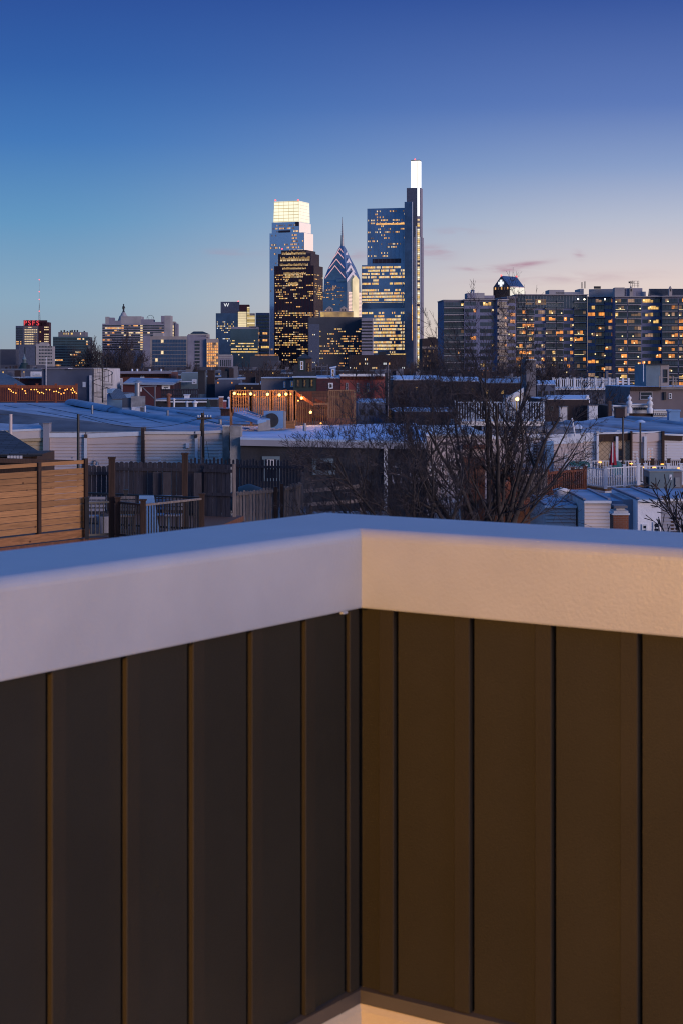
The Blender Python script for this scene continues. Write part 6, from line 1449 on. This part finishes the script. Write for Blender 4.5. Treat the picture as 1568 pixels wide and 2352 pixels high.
mb = MB(); f.box(mb, 1444, 1463.6, 1152, 1250, -5, -1.2, 'vinyl_grey', zb=0); mb.build('side_wall', t)
mb = MB(); mb.slab([P(1400,1150,74),P(1466,1152,73),P(1466,1133,79.2),P(1345,1132,79.5)], .15, 'roof_blue'); mb.build('side_roof', t)
t, f, zt_ = lowhouse('cottage', 'low grey-sided house with a brown window at the right edge', 1518, 1640, 1147, 74, 6, 'off_white', lapm='vinyl_grey'); window(t, f, 1540, 1557, 1188, 1226, 'brown_post', glass='brick_brown', fw=.12)
lowhouse('cottage', 'low house with pinkish lap siding below the brown deck', 1251, 1322, 1163, 75, 6, 'off_white', lapm='vinyl_pink')
t, f, zt_ = house('cottage', 'dark grey side building between two pale low houses', 'house', 1322.3, 1340.7, 1160, 76, 5, 'vinyl_grey')
t = chim(1408,1443,1183,1232,69,.9,'brick_orange','orange brick chimney with a stepped white cap among the low houses','white_trim',4)
zc = P(0,1179,69).z
for k, (g_, h0, h1) in enumerate(((-.02,.005,.10),(.10,.105,.2),(.0,.205,.3))):
    mb = MB(); a, b = P(1410,0,69), P(1441,0,69); mb.box(V((a.x+g_,69+g_,zc+h0)), V((b.x-g_,69.9-g_,zc+h1)), 'off_white' if k != 2 else 'concrete_dim'); mb.build('cap_course', t)
mb = MB(); mb.lathe(P(1288,1143,77), [(.33,0),(.33,.25),(.38,.3),(.38,.36),(.05,.45)], 'off_white', 14); mb.build('roof_vent', None, 'round white turbine vent under the brown deck', 'vent')
# ------------------------------------------------------------------ left foreground deck: cedar screen, black railing, tall posts
Fc = F(0, 41, 0, o=P(0, HY, 41)); Fc.o.z = 0; Fc.u = V((dL.x, dL.y, 0)); Fc.n = V((Fc.u.y, -Fc.u.x, 0))
zdk = EYE-4.2
t = thing('cedar_screen', 'horizontal board cedar privacy screen with dark posts on a roof deck', 'fence', Fc.pt(100)+V((0,0,zdk)))
def boards(x0, x1, s_ext=0):
    s0, s1 = Fc.s(x0)-s_ext, Fc.s(x1); n = 10; zb0, zt0 = EYE-3.93, EYE-2.43; h = (zt0-zb0)/n; rg = random.Random(int(x0)+3)
    mb = MB()
    for k in range(n):
        o = rg.uniform(0,.004); p = Fc.o+Fc.u*s0+Fc.n*o; mb.ob(V((p.x,p.y,zb0+h*k+.006)), Fc.u*(s1-s0), -Fc.n*.025, V((0,0,h-.011)), 'cedar')
    mb.build('board_panel', t)
    mb = MB(); p = Fc.o+Fc.u*s0+Fc.n*.002; mb.ob(V((p.x,p.y,EYE-2.33)), Fc.u*(s1-s0), -Fc.n*.03, V((0,0,.09)), 'cedar'); mb.build('top_rail', t)
boards(0, 84.5, 3); boards(92.5, 192)
def cpost(x0, x1, zb_, zt_, m='brown_post', pr=.05, nm='post', par_=None, fr_=None):
    fr_ = fr_ or Fc; a, b = fr_.s(x0), fr_.s(x1); p = fr_.o+fr_.u*a+fr_.n*pr; mb = MB(); mb.ob(V((p.x,p.y,zb_)), fr_.u*(b-a), -fr_.n*(b-a), V((0,0,zt_-zb_)), m); return mb.build(nm, par_ or t)
cpost(85, 92, EYE-4.0, EYE-2.23, 'brown_post'); cpost(192.5, 199, EYE-4.05, EYE-2.2)
mb = MB(); p = Fc.o-Fc.u*3+Fc.n*.06; mb.ob(V((p.x,p.y,EYE-4.16)), Fc.u*(Fc.s(202)+3), -Fc.n*.05, V((0,0,.20)), 'cedar_beam'); mb.build('base_beam', t)
# deck building under it
t2 = thing('deck_house', 'dark low building carrying the cedar screen and black railing deck', 'house', P(300,1240,47)+V((0,0,-6)))
mb = MB(); a = Fc.o-Fc.u*3-Fc.n*.02; b = Fc.pt(202)-Fc.n*.02; c_ = P(462,0,44.6); d_ = P(560,0,50.2); e_ = P(200,0,52.6); g_ = P(-60,0,52)
mb.prism([a,b,c_,d_,e_,g_], 0, zdk-.15, 'brick_dark'); mb.build('wall', t2)
mb = MB(); mb.prism([a,b,c_,d_,e_,g_], zdk-.148, zdk, 'deck_brown'); mb.build('deck_floor', t2)
t = thing('black_railing', 'black balustrade of the left roof deck with a copper-toned front rail', 'railing', P(330,1230,43.5))
def G(x, Y): return V((P(x,0,Y).x, Y, zdk))
rail(t, G(200,43.2), G(250,43.5), .93, 'metal_dark', .11, .022, (0,), .09); rail(t, G(265,43.5), G(327,42.6), .93, 'metal_dark', .11, .022, (.1,), .12, pm='brown_post'); rail(t, G(329,42.5), G(464,44.6), .93, 'metal_dark', .11, .022, (0,1), .125, pm='brown_post', topm='pale_wood'); rail(t, G(200,46.6), G(462,44.9), .93, 'metal_dark', .11, .022, (.35,), .1)
for x, y0, Yp, lab in ((257.3,1048,43.6,'tall dark square post, nearer of two rising from the left deck'),(425,1039,46,'tall dark square post, farther of two rising from the left deck')):
    p = P(x, y0, Yp); tp = thing('tall_post', lab, 'post', V((p.x,p.y,zdk))); post(tp, (p.x,p.y), .15, zdk, p.z-.06, 'brown_post')
# deck furniture behind the railing
def chairish(x, Y, m, lab, hh=.85):
    c_ = G(x, Y); tt = thing('folding_chair', lab, 'chair', c_)
    mb = MB(); mb.box(c_+V((-.22,-.2,.42)), c_+V((.22,.22,.46)), m); mb.build('seat', tt)
    mb = MB()
    for k in range(4): mb.box(c_+V((-.22,.22+.02*k,.55+k*.1)), c_+V((.22,.24+.02*k,.62+k*.1)), m)
    mb.build('backrest', tt)
    for sx in (-.2,.2):
        for sy in (-.18,.2): mb = MB(); mb.tube(c_+V((sx,sy,0)), c_+V((sx,sy,.42)), .02,.02,m,5); mb.build('leg', tt)
chairish(219, 44.8, 'vinyl_grey', 'pale grey slatted chair behind the black railing, nearest the cedar screen'); chairish(288, 45, 'pale_wood', 'pale wooden chair behind the black railing between the posts'); chairish(372, 45.4, 'blue_clad', 'blue chair behind the copper-toned rail'); chairish(398, 45.2, 'vinyl_grey', 'pale grey chair behind the copper-toned rail')
tt = thing('folding_table', 'pale blue folding table leaning behind the black railing', 'table', G(340,44.4)); mb = MB(); c_ = G(336,44.4); mb.hull([c_+V((-.1,-.02,0)),c_+V((.35,-.02,0)),c_+V((.35,.02,0)),c_+V((-.1,.02,0))],[c_+V((-.22,.3,.98)),c_+V((.16,.3,.98)),c_+V((.16,.34,.98)),c_+V((-.22,.34,.98))],'blue_clad'); mb.build('tabletop', tt)
mb = MB(); mb.tube(c_+V((.3,.3,0)), c_+V((.1,.25,.8)), .02,.02,'metal_mid',5); mb.build('leg', tt)
tt = thing('barrel_planter', 'grey round pot behind the railing by the tall post', 'pot', G(240,44.6)); mb = MB(); mb.lathe(G(240,44.6), [(.12,0),(.17,.3),(.2,.42),(.2,.46)], 'vinyl_grey', 14); mb.build('pot', tt); mb = MB(); mb.lathe(G(240,44.6)+V((0,0,.461)), [(.17,0),(.05,.06)], 'bark', 12); mb.build('soil', tt)
# dark shingled shed roof far left
t = thing('shingled_shed', 'dark shingle-roofed shed behind the cedar screen, far left', 'shed', P(20,1060,50)); z_ = P(0,1043,49).z
mb = MB(); mb.slab([P(-60,1044,48.8),P(97,1041,48.8),P(12,989,52),P(-60,985,52)], .08, 'shingle_dark'); mb.build('roof', t)
mb = MB(); mb.box(V((P(-60,0,49).x,49,zdk)), V((P(85,0,49).x,52,P(0,1046,49).z)), 'brown_post'); mb.build('wall', t)
mb = MB(); a, b = P(0,1062,47), P(170,1066,50); mb.ob(a, b-a, V((0,-.1,0)), V((0,0,.12)), 'brown_post'); mb.build('beam', t)
mb = MB(); 
for k in range(5): p = P(17+k*7, 1050, 48.6); mb.box(p-V((0,0,.1)), p+V((.06,.1,.04)), 'off_white')
mb.build('block_row', t)
# fences behind the deck
Yf = 50.5; zf = EYE-4.5
def H(x, Y, z=zf): return V((P(x,0,Y).x, Y, z))
t = thing('board_fence', 'dark weathered dog-ear board fence behind the black railing', 'fence', H(370, Yf))
pickets(t, H(199,51.8,zf), H(263,51.8,zf), 1.65, 'grey_wood', .14, .008, .025, rseed=2, rails=(.12,.84)); pickets(t, H(264,51), H(468,50.3), 1.82, 'grey_wood', .14, .008, .025, rseed=3, rails=(.2,.86)); pickets(t, H(469,50.2), H(535,49.8), 1.78, 'grey_wood', .14, .006, .01, dog=False, rseed=4, rails=(.12,.5,.88))
for x, Yp in ((362,50.6),(385,50.4),(455,50.2)): q = H(x, Yp); mb = MB(); mb.box(q+V((-.11,-.14,0)), q+V((.11,-.05,1.55)), 'grey_wood'); mb.build('fence_post', t)
q = H(538.5, 49.8); post(t, (q.x,q.y), .09, zf, zf+1.82, 'pale_wood', 'fence_post', False)
t = thing('picket_fence', 'spiky dark picket fence behind the taller board fence', 'fence', H(490,56)); pickets(t, H(420,56.5,EYE-4.6), H(553,56,EYE-4.6), 1.75, 'grey_wood', .07, .06, .04, rseed=6)
t = thing('picket_fence', 'tall dark blue-black picket fence before the dark stucco house', 'fence', H(620,60)); pickets(t, H(545,60.5,EYE-5.2), H(700,60,EYE-5.2), 2.1, 'grey_wood', .08, .03, .04, rseed=7, rails=(.3,.86))
t = thing('picket_fence', 'paler weathered picket fence with pale rails right of the board fence', 'fence', H(620,54)); z_ = EYE-4.95
pickets(t, V((P(543,0,54).x,54,z_)), V((P(640,0,54.6).x,54.6,z_+.08)), 1.2, 'pale_wood', .09, .02, .03, rseed=8, rails=(.12,.88)); pickets(t, V((P(652,0,54.6).x,54.6,z_+.1)), V((P(694,0,55).x,55,z_+.22)), 1.22, 'pale_wood', .09, .02, .03, rseed=9, rails=(.12,.88))
for x, m, hh in ((633,'brown_post',1.3),(647.5,'brown_post',1.4),(695.5,'pale_wood',1.75)): q = P(x,0,54.5); post(t, (q.x,q.y), .1 if hh < 1.5 else .06, z_-.1, z_+hh, m, 'fence_post', False)
t = thing('board_railing', 'open railing of two pale horizontal boards left of the tree', 'railing', P(770,1190,62))
for y0, y1 in ((1124,1112),(1155,1146)): mb = MB(); a, b = P(697,y0,60), P(830,y1,63); mb.ob(a, b-a, V((0,-.04,0)), V((0,0,-.13)), 'pale_wood'); mb.build('board', t)
for x, Yp in ((715,60.5),(767,61.5),(829,63)): q = P(x,1085 if x > 800 else 1105,Yp); post(t, (q.x,q.y+.06), .1, q.z-2.2, q.z, 'pale_wood', cap=False)
# yard ground level back building so nothing floats
t, f, zt_ = house('garage', 'low flat garage roof below the paler picket fence', 'garage', 540, 700, 1210, 53.2, 8, 'brick_dark')
t, f, zt_ = house('garage', 'low flat garage roof below the open board railing', 'garage', 700.5, 905, 1216, 59, 7, 'brick_dark')
mb = MB(); mb.lathe(P(572,1127,57), [(.9,-.6),(.75,-.2),(.4,.1),(.05,.22)], 'metal_dark', 12); mb.build('covered_heap', None, 'low black covered heap behind the pale picket fence', 'cover')
# ------------------------------------------------------------------ bare trees
def branch(mb, p, d, L, r, lev, rg, spread=.55, up=.12, nk=(3,5), seglen=.35, minr=.006, sides=(8,6,4,3,3)):
    n = max(2, int(L/seglen)); st = L/n; pts = [V(p)]; rad = [r]
    d = V(d).normalized(); kids = []
    for i in range(n):
        d = (d+V((rg.gauss(0,.09), rg.gauss(0,.09), rg.gauss(0,.06)+up*.35))).normalized()
        pts.append(pts[-1]+d*st); rad.append(max(minr, r*(1-.72*(i+1)/n))); kids.append(V(d))
    ns = sides[min(lev, len(sides)-1)]
    vs = []; 
    for k, q in enumerate(pts):
        dd = (pts[min(k+1,n)]-pts[max(k-1,0)]).normalized(); a = dd.orthogonal().normalized(); b = dd.cross(a)
        for i in range(ns): t_ = 2*math.pi*i/ns; vs.append(q+a*(rad[k]*math.cos(t_))+b*(rad[k]*math.sin(t_)))
    mb[0 if lev < 2 else 1].add(vs, [(k*ns+i,k*ns+(i+1)%ns,(k+1)*ns+(i+1)%ns,(k+1)*ns+i) for k in range(n) for i in range(ns)], 'bark' if lev < 2 else 'twig', lev < 3)
    return pts, rad, kids
def grow(mb, p, d, L, r, lev, maxlev, rg, dens, up=.12):
    pts, rad, dirs = branch(mb, p, d, L, r, lev, rg, up=up, minr=.005 if maxlev > 3 else .02)
    if lev >= maxlev: return
    k = dens[lev]
    for j in range(k):
        f_ = .22+.78*(j+rg.random()*.8)/k; i = min(len(pts)-2, int(f_*(len(pts)-1)))
        q = pts[i]; dd = dirs[min(i, len(dirs)-1)]; ax = dd.orthogonal().normalized(); ax.rotate(__import__('mathutils').Quaternion(dd, rg.random()*6.283))
        an = rg.uniform(.45, .95); nd = (dd*math.cos(an)+ax*math.sin(an)); nd.z += .12
        grow(mb, q, nd, L*rg.uniform(.42,.66)*(1.12-.35*f_), max(.005, rad[i]*rg.uniform(.5,.7)), lev+1, maxlev, rg, dens, up)
def tree(name, label, base, limbs, trunk_h, r0, maxlev, dens, seed, group=None, up=.12, trunks=None):
    rg = random.Random(seed); t = thing(name, label, 'tree', base, group); mb = [MB(), MB()]
    top = V(base)+V((0,0,trunk_h))
    mb[0].lathe(V(base), [(r0*1.5,0),(r0*1.1,.4),(r0,trunk_h*.6),(r0*.95,trunk_h)], 'bark', 12)
    tr = mb[0]; cr = MB(); mbs = [tr, cr]
    for (ax, tilt, L, rr_) in limbs:
        d = V((math.sin(tilt)*math.sin(ax), math.sin(tilt)*math.cos(ax), math.cos(tilt)))
        grow(mbs, top-V((0,0,.1)), d, L, rr_, 0, maxlev, rg, dens, up)
    tr.build('trunk', t); cr.build('crown', t)
    return t
# big tree: foot hidden behind the parapet, forks low, limbs fan out towards the viewer's left and right
b1 = P(1125, HY, 55); b1.z = 0
q = math.pi/2
tree('bare_tree', 'big bare multi-stemmed tree in front of the right-hand houses', b1,
     [(-q,.55,5.9,.10),(-q*.8,.32,6.4,.11),(-q*1.3,.16,6.8,.11),(q*.2,.10,6.9,.12),(q,.24,5.9,.12),(q*1.2,.45,6.2,.11),(q*.8,.68,5.0,.085),(-q*.9,.82,5.4,.08),(-q*1.05,1.1,4.8,.06),(q*.9,.38,5.6,.10),(-q*.9,.10,5.8,.10),(-q*.6,.42,6.4,.09)],
     4.2, .2, 5, (5,5,4,4,2), 17, up=.13)
b2 = P(985, HY, 52); b2.z = 0
tree('bare_tree', 'smaller bare tree left of the big one, branches reaching over the stucco house', b2,
     [(-q,.78,5.4,.07),(-q*.9,.50,5.2,.08),(-q*1.2,.24,4.8,.07),(q*.4,.12,4.8,.07),(q,.4,4.2,.06),(-q,1.05,5.6,.06),(-q*.8,1.25,5.0,.05)],
     4.2, .13, 5, (6,5,4,3,2), 23, up=.08)
b3 = P(1590, HY, 66); b3.z = 0
tree('bare_tree', 'small bare tree poking in at the lower right edge', b3, [(-q,.35,3.6,.06),(-q,.1,4.0,.06),(q,.3,3.6,.05)], 2.6, .09, 3, (5,4,3), 31)
b4 = P(660, HY, 57); b4.z = 0
tree('bare_shrub', 'thin bare shrub in front of the pale picket fence', b4, [(-q,.5,2.6,.035),(-q,.2,3.0,.035),(q,.3,2.8,.035),(q,.6,2.6,.03)], 4.0, .06, 4, (5,4,4,3), 37)
# mid-distance tree kinds, copied and scaled
def proto(seed, label, grp):
    b = V((0,0,0)); rg = random.Random(seed)
    return tree('bare_tree', label, b, [(rg.uniform(0,6.28), rg.uniform(.1,.75), rg.uniform(4.5,6.5), .16) for _ in range(8)], 2.6, .3, 3, (7,6,5), seed, grp, up=.16)
protos = [proto(s, 'x', None) for s in (41,42,43)]
used = [False]*3
PH = [max(v.co.z for c in q_.children for v in c.data.vertices)*.97 for q_ in protos]
spots = [  # px, Y, top py, kind, label, group
 (262,330,752,0,'dark rounded bare tree before the stepped grey block, left one',None),(215,340,775,1,'smaller bare tree left of the dark rounded one',None),(305,345,790,2,'low bare tree right of the dark rounded one',None),
 (590,190,822,0,'pale-stemmed bare tree behind the slatted wooden deck',None),(556,185,832,1,'bare tree left of the pale-stemmed one behind the wooden deck',None),(628,195,830,2,'bare tree right of the pale-stemmed one, below the pale glass tower',None),
 (860,170,868,0,'spindly bare tree before the right end of the pinkish brick house',None),(950,140,862,2,'bare tree rising over the long low dark building',None),(1035,125,858,0,'bare tree left of the white picket roof deck',None),(1310,140,868,2,'bare tree before the white balustrade deck',None),(1150,190,835,1,'bare tree behind the white picket roof deck',None),
 (1000,420,800,1,'bare tree at the foot of the brick block right of the tallest tower',None)]
for x in range(655, 1010, 24): spots.append((x+R.uniform(-8,8), R.uniform(300,600), R.uniform(822,840), R.randint(0,2), 'bare tree in the dark tree line below the towers', 'tree line below the towers'))
for x in range(130, 470, 40): spots.append((x+R.uniform(-8,8), R.uniform(380,650), R.uniform(830,842), R.randint(0,2), 'bare tree in the tree line below the left blocks', 'tree line below the left blocks'))
for x in range(1025, 1300, 26): spots.append((x+R.uniform(-8,8), R.uniform(230,420), R.uniform(812,850), R.randint(0,2), 'bare tree before the apartment building', 'trees before the apartment building'))
for x, Y_, ty, k, lab, grp in spots:
    o = protos[k] if not used[k] else None
    h = EYE-(ty-HY)/FP*Y_; p = P(x, HY, Y_); p.z = 0
    if used[k]: o = copy_tree(protos[k])
    used[k] = True
    for kk in ('label','group'):
        if kk in o: del o[kk]
    o['label'] = lab
    if grp: o['group'] = grp
    s = h/PH[k]; o.location = p; o.scale = (s*.9, s*.9, s); o.rotation_euler = (0,0,R.uniform(0,6.28))
# ------------------------------------------------------------------ filler streets of dark houses between the near roofs and the skyline
fills = [(0,44,868,210),(98,160,860,260),(214,262,862,240),(395,420,862,230),(462,530,866,175),(494,552,872,160),(540,600,884,150),(640,690,858,230),(880,960,866,260),(960,1050,868,250),(1050,1160,872,230),(1160,1290,868,260),(1240,1420,872,240),(1400,1460,882,200),
 (0,120,848,480),(120,260,850,520),(260,400,851,560),(400,540,852,500),(540,700,850,520),(700,860,852,480),(860,1020,850,540),(1020,1200,853,470),
 (0,60,838,900),(56,130,842,1000),(330,500,843,1100),(498,580,843,1000),(0,36,802,2600),(112,124,806,2500),(615,640,828,1500),(930,1020,846,900)]
for k, (x0, x1, y0, Y_) in enumerate(fills):
    f = F(x0, Y_, 0); m = ('brick_dark','stucco_dark','slate_wall')[k % 3] if Y_ < 700 else 'far_low'
    lab = 'low dark house block in the middle distance, little more than a roofline' if Y_ < 700 else 'faint low block on the far city horizon'
    t = thing('house_block', lab, 'houses', f.pt((x0+x1)/2), 'dark rooflines in the middle distance' if Y_ < 700 else 'low blocks on the horizon')
    zt_ = f.z((x0+x1)/2, y0); mb = MB(); f.body(mb, x0, x1, zt_, 30 if Y_ < 700 else 60, m); mb.build('wall', t)
    mb = MB(); a, b = f.pt(x0), f.pt(x1); d_ = 29 if Y_ < 700 else 59
    mb.prism([a+V((.3,.3,0)),b+V((-.3,.3,0)),b+V((-.3,d_,0)),a+V((.3,d_,0))], zt_+.01, zt_+.15, 'roof_blue' if Y_ < 700 else 'far_low'); mb.build('roof', t)
    if Y_ < 700:
        mb = MB(); x = x0+3
        while x < x1-3:
            if R.random() < .5: p = f.at(x, y0, -2-R.random()*5); w_ = R.uniform(.3,.9); mb.box(p-V((0,0,.2)), p+V((w_,.6,R.uniform(.3,1.3))), R.choice(['brick_dark','concrete_dim','stucco_dark']))
            x += R.uniform(4,12)
        mb.build('chimney', t)
        mb = MB()
        for j in range(int((x1-x0)/16)):
            if R.random() < .35: xx = x0+6+j*16; f.box(mb, xx, xx+2.2, y0+5, y0+8.5, 0, .05, R.choice(['apt_lit','apt_lit2','lit_dim']))
        mb.build('window', t)
